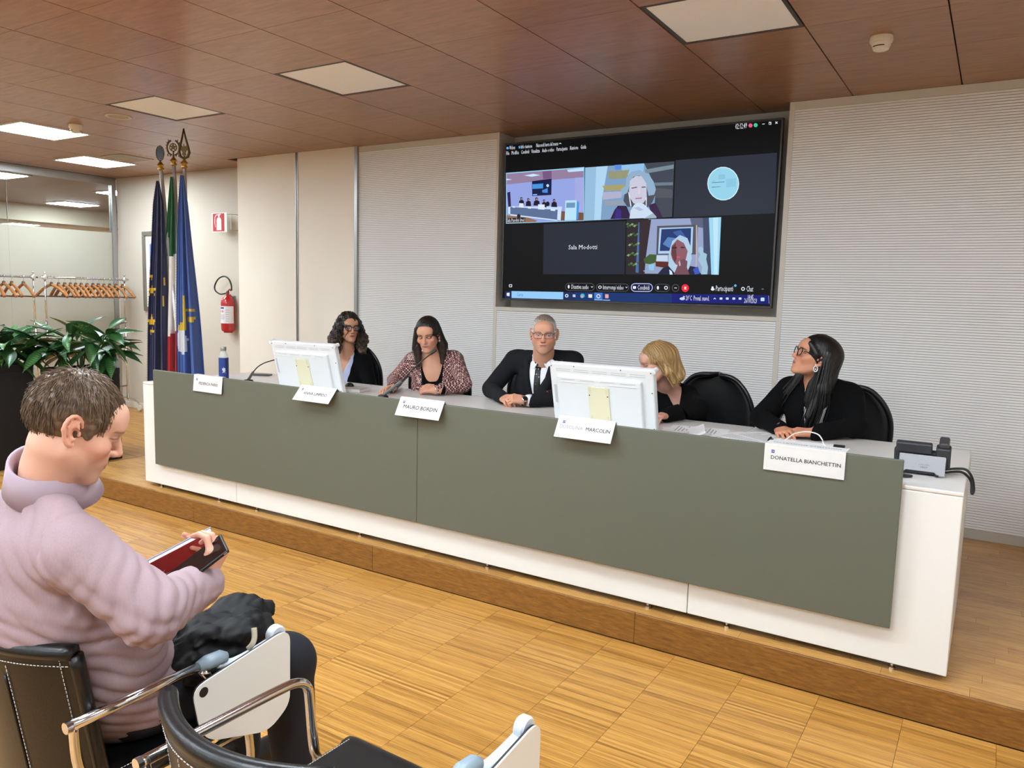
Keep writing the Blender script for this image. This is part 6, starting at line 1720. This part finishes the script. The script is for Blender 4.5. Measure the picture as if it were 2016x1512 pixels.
p.body(head_blob(False, .95, 0), lambda v: face_paint(v, (204,150,122), (176,112,102), (26,16,13), makeup=(34,22,20), closed=True), [(1, p.ER, p.WR, V(.1,-1,-.05), V(-.5,0,1), (.35,.4,.45,.5), {}), (-1, p.EL, p.WL, dr(p.WL, V(-2.95,-1.19,.93)), V(.3,-.6,1), (.55,.6,.7,.75), {})], chest=Tb, neck=.047, nail=(60,10,16))
B = cap_blob((.083,.103,.093), (0,.018,.034), ((.004,-.118,-.040), (.057,.080,.088)))
B.cone((-.066,-.020,.035), (-.086,-.022,-.09), .022, .030, k=.02); B.cone((-.086,-.022,-.09), (-.082,-.055,-.205), .030, .018, k=.02)
B.cone((.070,.030,.02), (.086,.040,-.10), .026, .034, k=.02); B.cone((.086,.040,-.10), (.080,.0,-.215), .034, .018, k=.02)
B.cone((0,.075,.02), (0,.090,-.16), .060, .050, k=.04)
B.cone((-.055,-.060,.060), (-.074,-.035,.0), .012, .012, k=.014)
p.hair(B, .0034, hairpaint((24,15,12), (70,50,38), .5, 46, (-.26, -.05)), post=strandpost(.0018, 44))
pc = hairpaint((24,15,12), (78,56,42), .5, 46, (-.26, -.05))
p.curtain([(-.062,-.030,.060,.008),(-.082,-.030,-.04,.012),(-.088,-.030,-.12,.017),(-.082,-.060,-.225,.014)], 60, .8, .0026, pc, 33)
p.curtain([(.066,.020,.050,.008),(.082,.030,-.04,.012),(.088,.030,-.12,.017),(.080,-.005,-.235,.014)], 60, .8, .0026, pc, 34)
p.garment('jacket', T, .0062, M_chk, post=p.vcut(.082, -.17, .19, .048, fmin=.01), wr=(.0035, 26, 8))
p.garment('top', Ti, .006, M_blk, post=p.vcut(.066, .055, .145, .018, fmin=.0, pw=.45), wr=None)
b = MB(); b.sphere(Vector(tuple(p.w((.080,.000,-.052)))), .010, 12, 8); b.build('earring', pm('earring_silver', (200,180,176), .2, .9), p.t, smooth=True)
d = dr(p.EL, p.WL); bangle(p, 'bracelet', p.WL+d*.012, d, .027, .004, pm('silver', (214,212,208), .2, 1.0))
for W_, E_ in ((p.WL, p.EL),):
    d = dr(E_, W_); MB().tube([W_-d*.05, W_-d*.012], [.041, .036], 16).build('cuff', M_blk, p.t, smooth=True)
legs(p, M_trs, M_shoe, (V(-3.22,-1.05,.62), V(-2.98,-1.05,.62)), ((-3.22,-1.1,POD), (-2.98,-1.1,POD)), r=(.075,.055,.042))

# ------------------------------------------------------------------ 4: blonde woman in profile behind the near monitor
p = Person('blonde woman in black turned sideways behind the near monitor', J(1292,714,-.98), math.radians(-52), math.radians(16), 0, (206,156,136), .97)
p.skeleton(J(1312,766,-.84), J(1258,790,-.92), J(1354,782,-.74), J(1322,826,-.78), V(-1.30,-.62,.68), V(-1.52,-1.08,.945), V(-1.10,-.96,.95), V(-1.38,-1.27,.925), V(-1.21,-1.17,.925))
p.root((-1.32, -.72, POD))
T = p.torso(0, wide=1.12, deep=1.15, bust=1, belly=1.1, ra=(.068,.058,.052,.040)); Tb = p.torso(0, wide=1.08, deep=1.1, inset=.02, arms=False, hips=False)
p.body(head_blob(False, 1.08, .55), lambda v: face_paint(v, (206,156,136), (172,110,104), (150,118,86), flush=.2), [(1, p.ER, p.WR, V(.2,-1,0), V(0,0,1), .4, {}), (-1, p.EL, p.WL, V(-.2,-1,-.02), V(0,0,1), .4, {})], chest=Tb, neck=.052)
p.eyes((0,-.2), (80,90,90))
B = cap_blob((.083,.103,.094), (0,.020,.034), ((.0,-.118,-.022), (.064,.080,.094)))
B.cone((-.068,-.010,.03), (-.086,.004,-.075), .020, .026, k=.02); B.cone((-.086,.004,-.075), (-.082,.012,-.130), .026, .014, k=.02)
B.cone((.066,.014,.045), (.080,.034,-.05), .024, .030, k=.02); B.cone((.080,.034,-.05), (.078,.062,-.125), .030, .016, k=.02)
B.cone((.030,-.052,.085), (.076,-.020,.020), .013, .012, k=.016)
B.cone((0,.080,.02), (0,.105,-.10), .060, .052, k=.04)
p.hair(B, .0034, hairpaint((150,116,72), (196,162,108), .45, 34, (-.14, .10)), post=strandpost(.0020, 36))
pc = hairpaint((140,106,64), (200,168,112), .5, 34, (-.14, .10))
p.curtain([(.040,-.040,.088,.008),(.074,-.006,.030,.012),(.084,.030,-.05,.018),(.080,.062,-.135,.014)], 70, .8, .0026, pc, 35)
p.curtain([(-.040,-.040,.088,.008),(-.074,-.006,.030,.012),(-.088,.010,-.06,.016),(-.082,.014,-.140,.012)], 50, .8, .0026, pc, 36)
p.garment('top', T, .0068, M_blk, post=p.vcut(.05, .07, .20, .0, fmin=.01), wr=(.004, 24, 9))
b = MB(); c = p.w(np.array((0,.01,-.005)))
legs(p, M_trs, M_shoe, (V(-1.5,-1.05,.62), V(-1.26,-1.05,.62)), ((-1.5,-1.1,POD), (-1.26,-1.1,POD)))

# ------------------------------------------------------------------ 5: woman with long black hair and drop earrings
p = Person('woman with long black hair, black glasses and drop earrings looking left', J(1603,702,-.98), math.radians(-60), math.radians(-17), math.radians(4), (196,138,108), .97)
p.skeleton(J(1607,758,-.90), J(1552,767,-.84), J(1676,780,-.86), J(1614,820,-.88), V(-.45,-.64,.69), V(-.735,-1.01,.945), V(-.27,-1.02,.948), V(-.605,-1.165,.922), V(-.425,-1.19,.922))
p.root((-.45, -.75, POD))
T = p.torso(0, wide=1.05, deep=1.05, bust=1, ra=(.064,.056,.050,.042), belly=1.05); Ti = p.torso(0, wide=1.05, deep=1.05, bust=1, inset=.010, arms=False, belly=1.05); Tb = p.torso(0, wide=1.03, deep=1.03, inset=.018, arms=False, hips=False)
p.body(head_blob(False, 1.02, .6), lambda v: face_paint(v, (196,138,108), (158,84,78), (30,20,16)), [(1, p.ER, p.WR, V(.45,-.85,-.12), V(-.2,-.2,1), (.35,.4,.45,.5), dict(nail=(70,10,18))), (-1, p.EL, p.WL, V(-.95,-.25,-.05), V(.1,-.3,1), (.3,.35,.4,.4), {})], chest=Tb, neck=.048, nail=(70,10,18))
p.eyes((-.1,.15))
p.glasses(pm('frame_dark', (18,17,18), .3), .026, .020, .35, .0026, up=1)
B = cap_blob((.083,.104,.094), (0,.020,.034), ((-.006,-.116,-.032), (.062,.082,.092)))
for q in (1,): B.ell((.086,.006,-.014), (.012,.020,.036), k=.006, op=-1)
B.cone((0,.078,.02), (.01,.100,-.22), .066, .070, k=.05)
B.cone((.074,.040,.03), (.094,.070,-.14), .022, .034, k=.03); B.cone((.094,.070,-.14), (.096,.060,-.30), .034, .024, k=.03)
B.cone((-.072,.010,.03), (-.090,.015,-.12), .022, .032, k=.03); B.cone((-.090,.015,-.12), (-.112,-.02,-.24), .030, .024, k=.03)
B.cone((.050,-.062,.060), (.078,-.020,.018), .012, .013, k=.014)
pc = hairpaint((13,11,11), (22,18,16), .4, 50)
p.hair(B, .0036, pc, post=strandpost(.0009, 60))
p.curtain([(-.074,.004,.03,.010),(-.092,.010,-.12,.020),(-.112,-.020,-.26,.024),(-.118,-.035,-.42,.022)], 90, .8, .0030, pc, 31)
p.curtain([(.070,.030,.04,.010),(.090,.050,-.12,.020),(.094,.075,-.25,.024),(.092,.085,-.39,.020)], 90, .8, .0030, pc, 32)
p.garment('blazer', T, .0064, M_blk, post=p.vcut(.075, -.19, .19, .016, fmin=.01), wr=(.0035, 26, 10))
p.garment('blouse', Ti, .006, pm('blouse_white', (222,220,216), .75), post=p.vcut(.060, -.03, .17, .0, fmin=.0), wr=(.0025, 40, 11))
M_silv = MATS['silver']
e0 = p.w((.078,-.003,-.036)); b = MB(); b.sphere(Vector(tuple(e0)), .005, 8, 6)
b.tube([tuple(e0+V(0,0,-.020)+(rotm(.2,0,0) @ V(.010*math.cos(a), 0, .014*math.sin(a)))) for a in np.linspace(0, 2*PI, 20)], .0032, 6, cap=False); b.sphere(Vector(tuple(e0+V(0,0,-.022))), .0045, 8, 6)
b.build('drop_earring', pm('earring_white', (228,226,220), .25, .4), p.t, smooth=True)
P_ = [p.surf(Tb, .045*s, .175-.085*(1-s*s))+p.fwd*.004 for s in np.linspace(-1, 1, 15)]
b = MB(); b.tube([tuple(q) for q in P_], .0016, 5)
for q in P_[::2]: b.sphere(tuple(q), .0036, 6, 5)
b.sphere(tuple(P_[7]-p.up*.010), (.007,.005,.010), 10, 8); b.build('necklace', pm('necklace_gold', (150,118,84), .3, .8), p.t, smooth=True)
d = dr(p.ER, p.WR); watch(p, p.WR+d*.004, d, V(-.3,-.6,1), MATS['silver'], MATS['watch_steel'])
d = dr(p.EL, p.WL); bangle(p, 'bead_bracelet', p.WL+d*.0, d, .029, .0042, pm('bead_white', (232,228,222), .35), beads=True)
legs(p, M_trs, M_shoe, (V(-.56,-1.05,.62), V(-.32,-1.05,.62)), ((-.56,-1.1,POD), (-.32,-1.1,POD)), r=(.075,.055,.042))
# ------------------------------------------------------------------ audience chairs in black leather with chrome arms and folding tablets
def cat_(u, v, d): return CAM+ray(u, v)*d
M_lea = pm('leather_black', (13,13,14), .33, bump=(220, .06))
M_thr = pm('stitch_white', (196,192,186), .8)
M_tab = pm('tablet_white', (224,222,214), .45)
M_gpl = pm('plastic_grey', (132,148,158), .35)
M_wpl = pm('plastic_pale', (206,212,220), .35)
ac = local_thing('audience_chair', 'x', 'chair', 'black leather audience chairs')
# local frame: seat centre at the origin, facing +y
def bk(s, t, off=0.0, hw=.230):
    """backrest surface: s across (-1..1), t up (0..1)"""
    return Vector((s*hw*(1-.04*t), -.215-.06*t+.075*s*s+off, .40+.392*t))
n, m = 20, 14
P0 = [[bk(-1+2*i/n, j/m, 0) for i in range(n+1)] for j in range(m+1)]
P1 = [[bk(-1+2*i/n, j/m, -.030) for i in range(n+1)] for j in range(m+1)]
vs = [p for r in P0 for p in r]+[p for r in P1 for p in r]; K = (n+1)*(m+1); fs = []
for j in range(m):
    for i in range(n):
        a = j*(n+1)+i; fs.append((a, a+1, a+n+2, a+n+1)); fs.append((K+a, K+a+n+1, K+a+n+2, K+a+1))
for i in range(n): fs.append((i, K+i, K+i+1, i+1)); a = m*(n+1)+i; fs.append((a, a+1, K+a+1, K+a))
for j in range(m): a = j*(n+1); fs.append((a, a+n+1, K+a+n+1, K+a)); a += n; fs.append((a, K+a, K+a+n+1, a+n+1))
MB().add(vs, fs).build('backrest', M_lea, ac, auto=.7)
b = MB(); b.tube([bk(-1+2*i/n, 1, -.015)+Vector((0,0,.004)) for i in range(n+1)], .0185, 10); b.build('top_roll', M_lea, ac, smooth=True)
for s in (-1, 1):
    b = MB(); b.tube([bk(s, j/m, -.015) for j in range(m+1)], .016, 10); b.build('side_roll', M_lea, ac, smooth=True)
def stitch(pts, nm='stitching'):
    pts = [Vector(p) for p in pts]; b = MB(); L_ = 0; cur = []
    for i in range(len(pts)-1):
        seg = (pts[i+1]-pts[i]); k = max(1, int(seg.length/.0075))
        for q in range(k):
            a = pts[i]+seg*(q/k); c = pts[i]+seg*((q+.62)/k); b.tube([a, c], .0011, 4)
    o = b.build(nm, M_thr, ac); o['kind'] = 'stuff'
stitch([bk(-1+2*i/n, .945, -.0318) for i in range(n+1)])
stitch([bk(-.93, j/m, -.0318) for j in range(m+1)]); stitch([bk(.93, j/m, -.0318) for j in range(m+1)])
for s in (-.36, .36):
    b = MB(); b.tube([bk(s, j/m, -.031) for j in range(int(m*.94))], .003, 6); b.build('seam', M_lea, ac, smooth=True)
    stitch([bk(s+.04, j/m, -.0318) for j in range(int(m*.94)+1)])
# seat
B = Blob(); B.box((0,.035,.455), (.232,.235,.026), rd=.024, k=.01); B.cone((-.225,.265,.448), (.225,.265,.448), .026, k=.02)
v, f = B.mesh(.010); soft('seat', (relax(v, f, 2), f), M_lea, ac)
stitch([(-.21,-.18,.4825),(-.21,.25,.4825)]); stitch([(.21,-.18,.4825),(.21,.25,.4825)])
for s in (-1, 1):
    x = s*.258
    arm = smooth_path([(x,-.255,.662), (x,-.1,.664), (x,.06,.666), (x,.125,.662), (x,.158,.640), (x,.166,.60), (x,.172,.53), (x,.18,.47), (x-.0*s,.20,.435)], 6)
    if s > 0: arm = [(x,-.255,.662), (x,-.1,.664), (x,.055,.666)]
    b = MB(); b.tube(arm, .0115, 12); b.build('armrest', M_chrome, ac, smooth=True)
    b = MB(); b.tube([(x,-.262,.662),(x,-.250,.662)], .0125, 12); b.build('arm_end_cap', M_chrome, ac)
    b = MB(); b.tube(smooth_path([(x,-.245,.66),(x-.012*s,-.235,.58),(x-.015*s,-.22,.47),(x-.02*s,-.26,.25),(x-.02*s,-.30,.012)], 5), .0105, 12); b.build('leg', M_chrome, ac, smooth=True)
    b = MB(); b.tube(smooth_path([(x,.166 if s < 0 else .06,.60 if s < 0 else .655),(x,.185,.46),(x-.01*s,.21,.25),(x-.01*s,.235,.012)], 5), .0105, 12); b.build('leg', M_chrome, ac, smooth=True)
    b = MB(); b.tube([(x-.012*s,-.235,.432),(x-.012*s,.20,.432)], .010, 10); b.build('side_rail', M_chrome, ac, smooth=True)
    for y in (-.30, .235):
        b = MB(); b.lathe([(.014,0),(.014,.012),(.011,.016)], 12, Matrix.Translation((x-.015*s, y, 0))); b.build('glide', M_black, ac)
    b = MB(); b.tube([(x-.03*s,-.262,.52),(x+.012*s,-.262,.52)], .010, 10); b.build('bolt', M_chrome, ac, smooth=True)
for y in (-.20, .20):
    b = MB(); b.tube([(-.25,y,.425),(.25,y,.425)], .010, 10); b.build('cross_rail', M_chrome, ac, smooth=True)
# folding tablet hung outside the right arm
x = .258
b = MB(); b.tube([(x,.050,.666),(x,.075,.667),(x+.004,.11,.667),(x+.008,.125,.664)], [.0125,.0185,.0185,.012], 14); b.build('arm_sleeve', M_gpl, ac, smooth=True)
b = MB(); b.tube(smooth_path([(x+.002,.10,.655),(x+.006,.15,.640),(x+.010,.23,.648),(x+.012,.285,.660)], 5), [.016]*16, 10, flat=.7); b.build('hinge_arm', M_wpl, ac, smooth=True)
b = MB(); b.lathe([(.0,-.013),(.022,-.013),(.026,-.008),(.026,.008),(.022,.013),(.0,.013)], 20, Matrix.Translation((x+.014,.272,.668)) @ Matrix.Rotation(PI/2, 4, 'Y'), close=False); b.build('hinge_knuckle', M_wpl, ac, auto=.6)
poly = []
cs = [(.005,.640,.035),(.275,.682,.022),(.298,.665,.020),(.296,.475,.030),(.225,.432,.035),(.03,.50,.05)]
pts = [(y, z) for y, z, r in cs]
for i in range(len(cs)):
    p0 = Vector(pts[i-1]); p1 = Vector(pts[i]); p2 = Vector(pts[(i+1) % len(pts)]); r = cs[i][2]
    a = p1+(p0-p1).normalized()*min(r, (p0-p1).length*.45); c = p1+(p2-p1).normalized()*min(r, (p2-p1).length*.45)
    for k in range(6): t_ = k/5; poly.append(tuple(a*(1-t_)**2+2*p1*t_*(1-t_)+c*t_*t_))
Mp = Matrix(((0,0,1,0),(1,0,0,0),(0,1,0,0),(0,0,0,1)))
b = MB(); b.prism(poly, x+.036, x+.040, Mp); tb_ = b.build('writing_tablet', M_tab, ac)
b = MB(); b.prism(poly, x+.031, x+.0358, Mp); b.build('tablet_core', M_black, ac)
b = MB(); b.lathe([(.012,0),(.012,.0006)], 20, Matrix.Translation((x+.0401,.035,.622)) @ Matrix.Rotation(PI/2, 4, 'Y')); b.build('tablet_hole', M_black, ac)
def put(o, x, y, rz, label): o.location = (x, y, 0); o.rotation_euler = (0, 0, rz); o['label'] = label
put(ac, -1.510, -4.15, .0, 'black leather chair with chrome arms under the man in the pink shirt')
c2 = dup(ac, (0,0,0)); put(c2, -.757, -4.15, -.03, 'empty black leather chair with a folded white tablet in the foreground')

# ------------------------------------------------------------------ 6: seated man in a pink shirt with a phone
cr, cup, cf = RM[0], RM[1], RM[2]
p = Person('man in a pink striped shirt seated in the foreground looking at his phone', cat_(152,838,1.70), math.radians(155), math.radians(26), math.radians(0), (214,164,140), .97)
SR = cat_(158,1090,1.61); SL = cat_(-45,1032,1.80); N = cat_(98,948,1.72)
p.skeleton(N, SR, SL, cat_(84,1172,1.76), V(-1.51,-4.15,.575), cat_(296,1205,1.62), cat_(205,1190,2.02), cat_(398,1150,1.83), cat_(338,1160,1.95))
p.root((-1.5, -4.15, 0.0))
Tm = p.torso(0, wide=1.16, deep=1.12, ra=(.070,.065,.061,.049), belly=1.18, trap=.036)
Tb = p.torso(0, wide=.95, deep=.95, inset=.03, arms=False, hips=False, trap=.034)
L_ax = unit(.77*cr+.60*cup+.25*cf); n_ax = .78*(-.62*cr+.77*cup)-.62*cf; n_ax = unit(n_ax-np.dot(n_ax, L_ax)*L_ax); s_ax = np.cross(n_ax, L_ax)
pc0 = cat_(388,1110,1.80)
hr = (1, p.ER, p.WR, unit(.35*cr+.90*cup+.15*cf), unit(.90*cr-.30*cup-.25*cf), (.80,.88,.95,1.0), dict(thumb=(.010,-.026,.004), sc=.98))
hl = (-1, p.EL, p.WL, unit(.55*cr+.75*cup+.2*cf), unit(.2*cr-.5*cup+.85*cf), (.55,.6,.65,.7), dict(thumb=(.0,-.01,.0), sc=1.02))
p.body(head_blob(True, 1.06, .35), lambda v: face_paint(v, (214,164,140), (186,120,108), (92,72,56), stubble=(150,122,104), male=True, flush=.14), [hr, hl], chest=Tb, neck=.057, h=.0024)
p.eyes((0,-.5))
B = cap_blob((.0800,.1000,.0920), (0,.018,.032), ((0,-.122,-.026), (.072,.090,.100)), k=.008)
B.ell((0,.06,-.142), (.10,.085,.060), k=.015, op=-1)
for q in (-1, 1): B.ell((q*.088,.016,-.008), (.020,.030,.042), k=.005, op=-1); B.ell((q*.080,-.034,-.085), (.030,.050,.060), k=.01, op=-1); B.cone((q*.0675,-.026,.03), (q*.0685,-.022,-.012), .006, .004, k=.012)
hp6 = hairpaint((104,80,58), None, .30, 60)
def pc6(v): n_ = fbm(v[:,0], v[:,1], v[:,2], 300, 8)[:,None]; return np.clip(lc((98,76,56))*(1+.4*n_), 0, 1)
p.hair(B, .0028, pc6, post=lambda D, X, Y, Z: D+.0016*fbm(X, Y, Z, 330, 9))
rg = random.Random(12); paths = []; rad = []
v6, f6 = B.mesh(.006)
cen = np.array((0,.02,.03))
for k in range(3400):
    q = v6[rg.randrange(len(v6))]; nrm_ = unit(q-cen)
    if q[1] < -.050 and q[2] < .085: continue
    if q[1] < -.015 and q[2] < .0: continue
    if abs(q[0]) > .058 and -.035 < q[1] < .05 and q[2] < .030: continue
    if q[2] < -.04 and abs(q[0]) < .03 and q[1] < 0: continue
    crown = np.array((.0,.055,.118)); fl = q-crown; fl = fl-np.dot(fl, nrm_)*nrm_; fl = unit(fl+np.array((rg.uniform(-.02,.02), rg.uniform(-.02,.02), rg.uniform(-.02,.01)))+1e-6)
    L_ = rg.uniform(.012, .024) if q[2] > -.02 else rg.uniform(.008, .014)
    st_ = q+nrm_*.0005; paths.append([st_, st_+fl*L_*.5+nrm_*rg.uniform(.001,.0035), st_+fl*L_+nrm_*rg.uniform(-.001,.004)]); rad.append(rg.uniform(.0007, .0013))
p.locks(paths, rad, pc6, n=3)
# shirt: pale pink with fine stripes
M_pink = pm('shirt_pink', (206,176,180), .82); nt = M_pink.node_tree; bs = nt.nodes['Principled BSDF']
tc_ = nt.nodes.new('ShaderNodeTexCoord'); wv = nt.nodes.new('ShaderNodeTexNoise'); wv.inputs['Scale'].default_value = 420; wv.inputs['Detail'].default_value = 2
mpn = nt.nodes.new('ShaderNodeMapping'); mpn.inputs['Scale'].default_value = (1, 1, .12); nt.links.new(tc_.outputs['Object'], mpn.inputs[0]); nt.links.new(mpn.outputs[0], wv.inputs['Vector'])
mx = nt.nodes.new('ShaderNodeMix'); mx.data_type = 'RGBA'; mx.inputs['A'].default_value = lin((150,124,130)); mx.inputs['B'].default_value = lin((168,144,148)); nt.links.new(wv.outputs['Fac'], mx.inputs['Factor']); nt.links.new(mx.outputs['Result'], bs.inputs['Base Color'])
M_coll = pm('shirt_collar', (172,153,164), .8)
def folds(D, X, Y, Z):
    # creases gathered at elbow, waist and shoulder seam
    e = p.ER; de = np.sqrt((X-e[0])**2+(Y-e[1])**2+(Z-e[2])**2)
    ax_ = unit(p.WR-p.SR); tt = (X-e[0])*ax_[0]+(Y-e[1])*ax_[1]+(Z-e[2])*ax_[2]
    rdg = lambda a: 1-2*np.abs(np.sin(a*.5))
    D = D+.0042*np.exp(-(de/.13)**2)*rdg(tt*190+26*(Z-e[2])+5*fbm(X, Y, Z, 18, 21))
    D = D+.0036*np.exp(-((Z-.70)/.16)**2)*rdg((Z*1.0+.45*(X-p.CH[0])+.2*Y)*190+4*fbm(X, Y, Z, 12, 22))
    c2 = cat_(60,1110,1.62); d2 = np.sqrt((X-c2[0])**2+(Y-c2[1])**2+(Z-c2[2])**2)
    D = D+.003*np.exp(-(d2/.18)**2)*rdg((X-c2[0])*120+(Z-c2[2])*100)
    # long diagonal drag lines over the back and down the sleeve
    q1 = (X-p.CH[0])*.35+(Y-p.CH[1])*.2+(Z-p.CH[2])*.9
    D = D+.0022*rdg(q1*95+3.2*fbm(X, Y, Z, 9, 41))*np.clip(fbm(X, Y, Z, 11, 42)+.35, 0, 1)
    q2 = (X-e[0])*ax_[1]-(Y-e[1])*ax_[0]+.5*(Z-e[2])
    D = D+.0024*rdg(q2*130+3*fbm(X, Y, Z, 10, 43))*np.exp(-(de/.22)**2)*np.clip(fbm(X, Y, Z, 13, 44)+.4, 0, 1)
    # arm-hole seam
    sd = p.SR-p.lat*-.035; la = (X-sd[0])*p.lat[0]+(Y-sd[1])*p.lat[1]+(Z-sd[2])*p.lat[2]
    ds = np.sqrt((X-p.SR[0])**2+(Y-p.SR[1])**2+(Z-p.SR[2])**2)
    D = D+.0040*np.exp(-(la/.005)**2)*(ds < .14)
    # hem opening at the neck
    un = (X-N[0])*p.up[0]+(Y-N[1])*p.up[1]+(Z-N[2])*p.up[2]
    return np.maximum(D, un-.010)
p.garment('shirt', Tm, .0048, M_pink, post=folds, wr=(.0016, 14, 13), rl=1)
hd = p.w(np.array((0,.028,-.10))); axn = unit(hd-(N-p.up*.02)); sx_ = unit(np.cross(axn, p.fwd)); fy_ = np.cross(sx_, axn)
cb = N+p.up*.026
rows = []
for (r_, z_) in ((.065,-.020),(.067,.016),(.069,.036),(.0735,.038),(.083,.004),(.095,-.038)):
    row = []
    for i in range(33):
        a = math.radians(-172+344*i/32); dip = -.030*(max(0, math.cos(PI-a)) if False else (1-math.cos(PI-abs(a)))*0)
        fr = (1+math.cos(PI-a))/2                      # 1 at the back? a = +-180 is the front
        front = 1-fr if False else (1-math.cos(a))/2
        row.append(tuple(cb-fy_*r_*math.cos(a)*1.02+sx_*r_*math.sin(a)+axn*(z_-.034*front**1.5-(.016*front if r_ > .08 else 0))))
    rows.append(row)
MB().grid(rows).build('collar', M_coll, p.t, smooth=True, solid=.003)
for E_, W_ in ((p.ER, p.WR), (p.EL, p.WL)):
    d = dr(E_, W_); MB().tube([W_-d*.055, W_-d*.03, W_-d*.002, W_+d*.004, W_-d*.004], [.044,.0435,.0425,.041,.038], 20, cap=False).build('cuff', M_pink, p.t, smooth=True, solid=.002)
d = dr(p.EL, p.WL); watch(p, p.WL+d*.012, d, unit(-.3*cr+.4*cup-.8*cf), M_black, pm('watch_grey', (120,124,128), .3, .8))
M_navy = pm('trousers_navy', (15,17,26), .85)
B = Blob(); B.ell(p.PV, (.19,.16,.12), p.TR, k=.05)
kR, kL = V(-1.355,-3.735,.505), V(-1.64,-3.70,.505)
B.cone(p.PV+V(.10,.0,-.0), kR, .098, .074, k=.05); B.cone(kR, V(-1.36,-3.70,.09), .072, .060, k=.03)
B.cone(p.PV+V(-.10,.0,-.0), kL, .098, .072, k=.05); B.cone(kL, V(-1.65,-3.66,.09), .070, .058, k=.03)
p.garment('trousers', B, .008, M_navy, wr=(.004, 22, 15))
for q in (-1.36, -1.65):
    B = Blob(); B.cone((q,-3.70,.05), (q,-3.52,.042), .046, .038, k=.02); B.cone((q,-3.70,.06), (q,-3.70,.13), .042, .044, k=.03); v, f = B.mesh(.007); v[:,2] = np.maximum(v[:,2], .001); soft('shoe', (v, f), M_shoe, p.t)
# phone, booklet, folded jacket
Mph = Matrix([[L_ax[i], s_ax[i], n_ax[i], pc0[i]] for i in range(3)]+[[0,0,0,1]])
t = thing('mobile_phone', tuple(pc0), 'black mobile phone held by the man in the pink shirt', 'phone')
b = MB(); b.box(-.076,.076,-.037,.037,-.0042,.0040,Mph); b.build('case', M_black, t, bevel=.003)
b = MB(); b.box(-.072,.072,-.034,.034,.0041,.0045,Mph); b.build('display', pm('phone_glass', (26,16,16), .12), t)
b = MB(); b.box(.062,.071,-.0382,-.0368,-.001,.002,Mph); b.build('side_button', pm('phone_gold', (200,180,130), .3, .7), t)
bc = [cat_(294,1110,1.88), cat_(416,1046,1.92), cat_(386,1122,2.0), cat_(322,1168,1.97)]
bc = [np.array(q) for q in bc]; bn = unit(np.cross(bc[1]-bc[0], bc[3]-bc[0]))
if np.dot(bn, cf) > 0: bn = -bn
t = thing('booklet', tuple(np.mean(bc, 0)), 'red and white booklet with a pale cover held behind the phone', 'booklet')
def quad_slab(nm, o0, o1, mat, grow=0.0):
    c = np.mean(bc, 0); q = [c+(x-c)*(1+grow) for x in bc]; vs = [tuple(x+bn*o0) for x in q]+[tuple(x+bn*o1) for x in q]
    return MB().add(vs, [(3,2,1,0),(4,5,6,7),(0,1,5,4),(1,2,6,5),(2,3,7,6),(3,0,4,7)]).build(nm, mat, t)
quad_slab('page_block', -.010, -.001, pm('booklet_pages', (232,230,232), .7))
M_red2 = pm('booklet_print', (170,40,40), .4, noise=(14, .2))
cR = np.mean(bc, 0)
quad_slab('printed_page', -.0009, .0, M_red2)
wq = [bc[0]*.55+bc[3]*.45, bc[0]*.40+bc[2]*.25+bc[1]*.35, bc[2]*.55+bc[0]*.20+bc[3]*.25, bc[3]*.95+bc[2]*.05]
MB().add([tuple(np.asarray(q)+bn*.0004) for q in wq], [(0,1,2,3)]).build('white_print', pm('booklet_white', (214,206,206), .4), t)
quad_slab('cover', -.0125, -.0105, pm('booklet_cover', (172,180,214), .45), .03)
B = Blob(); rg = random.Random(4)
pts = [cat_(u, v, d+.13) for u, v, d in ((345,1295,1.84),(385,1270,1.86),(430,1248,1.88),(470,1240,1.92),(500,1228,1.98),(440,1290,1.88),(395,1305,1.84),(470,1275,1.92),(370,1315,1.82),(425,1225,1.96),(465,1205,2.02),(503,1206,2.06),(325,1305,1.80),(310,1320,1.78),(350,1325,1.80),(400,1320,1.82),(385,1240,1.92))]
for i, q in enumerate(pts): B.ell(q, (rg.uniform(.056,.072), rg.uniform(.055,.066), rg.uniform(.034,.046)), rotm(rg.uniform(0,3), rg.uniform(-.4,.4), 0), k=.03)
B.cone(cat_(500,1200,2.18), cat_(526,1203,2.21), .03, .018, k=.03)
def jf(D, X, Y, Z): return D+.010*(1-2*np.abs(fbm(X, Y, Z, 34, 30)))+.005*(1-2*np.abs(fbm(X, Y, Z, 80, 31)))
v, f = B.mesh(.006, post=jf)
jt = thing('folded_jacket', tuple(np.mean(pts, 0)-V(0,0,.08)), 'black padded jacket bundled on the lap of the man in pink', 'jacket')
soft('shell', (relax(v, f, 1), f), pm('nylon_black', (9,9,10), .62, spec=.3), jt)
b = MB(); b.tube(smooth_path([cat_(500,1236,1.98), cat_(501,1255,1.97), cat_(497,1268,1.96), cat_(488,1278,1.96)], 4), .007, 8, flat=.4); b.build('hanging_loop', pm('loop_beige', (178,168,146), .8), jt, smooth=True)
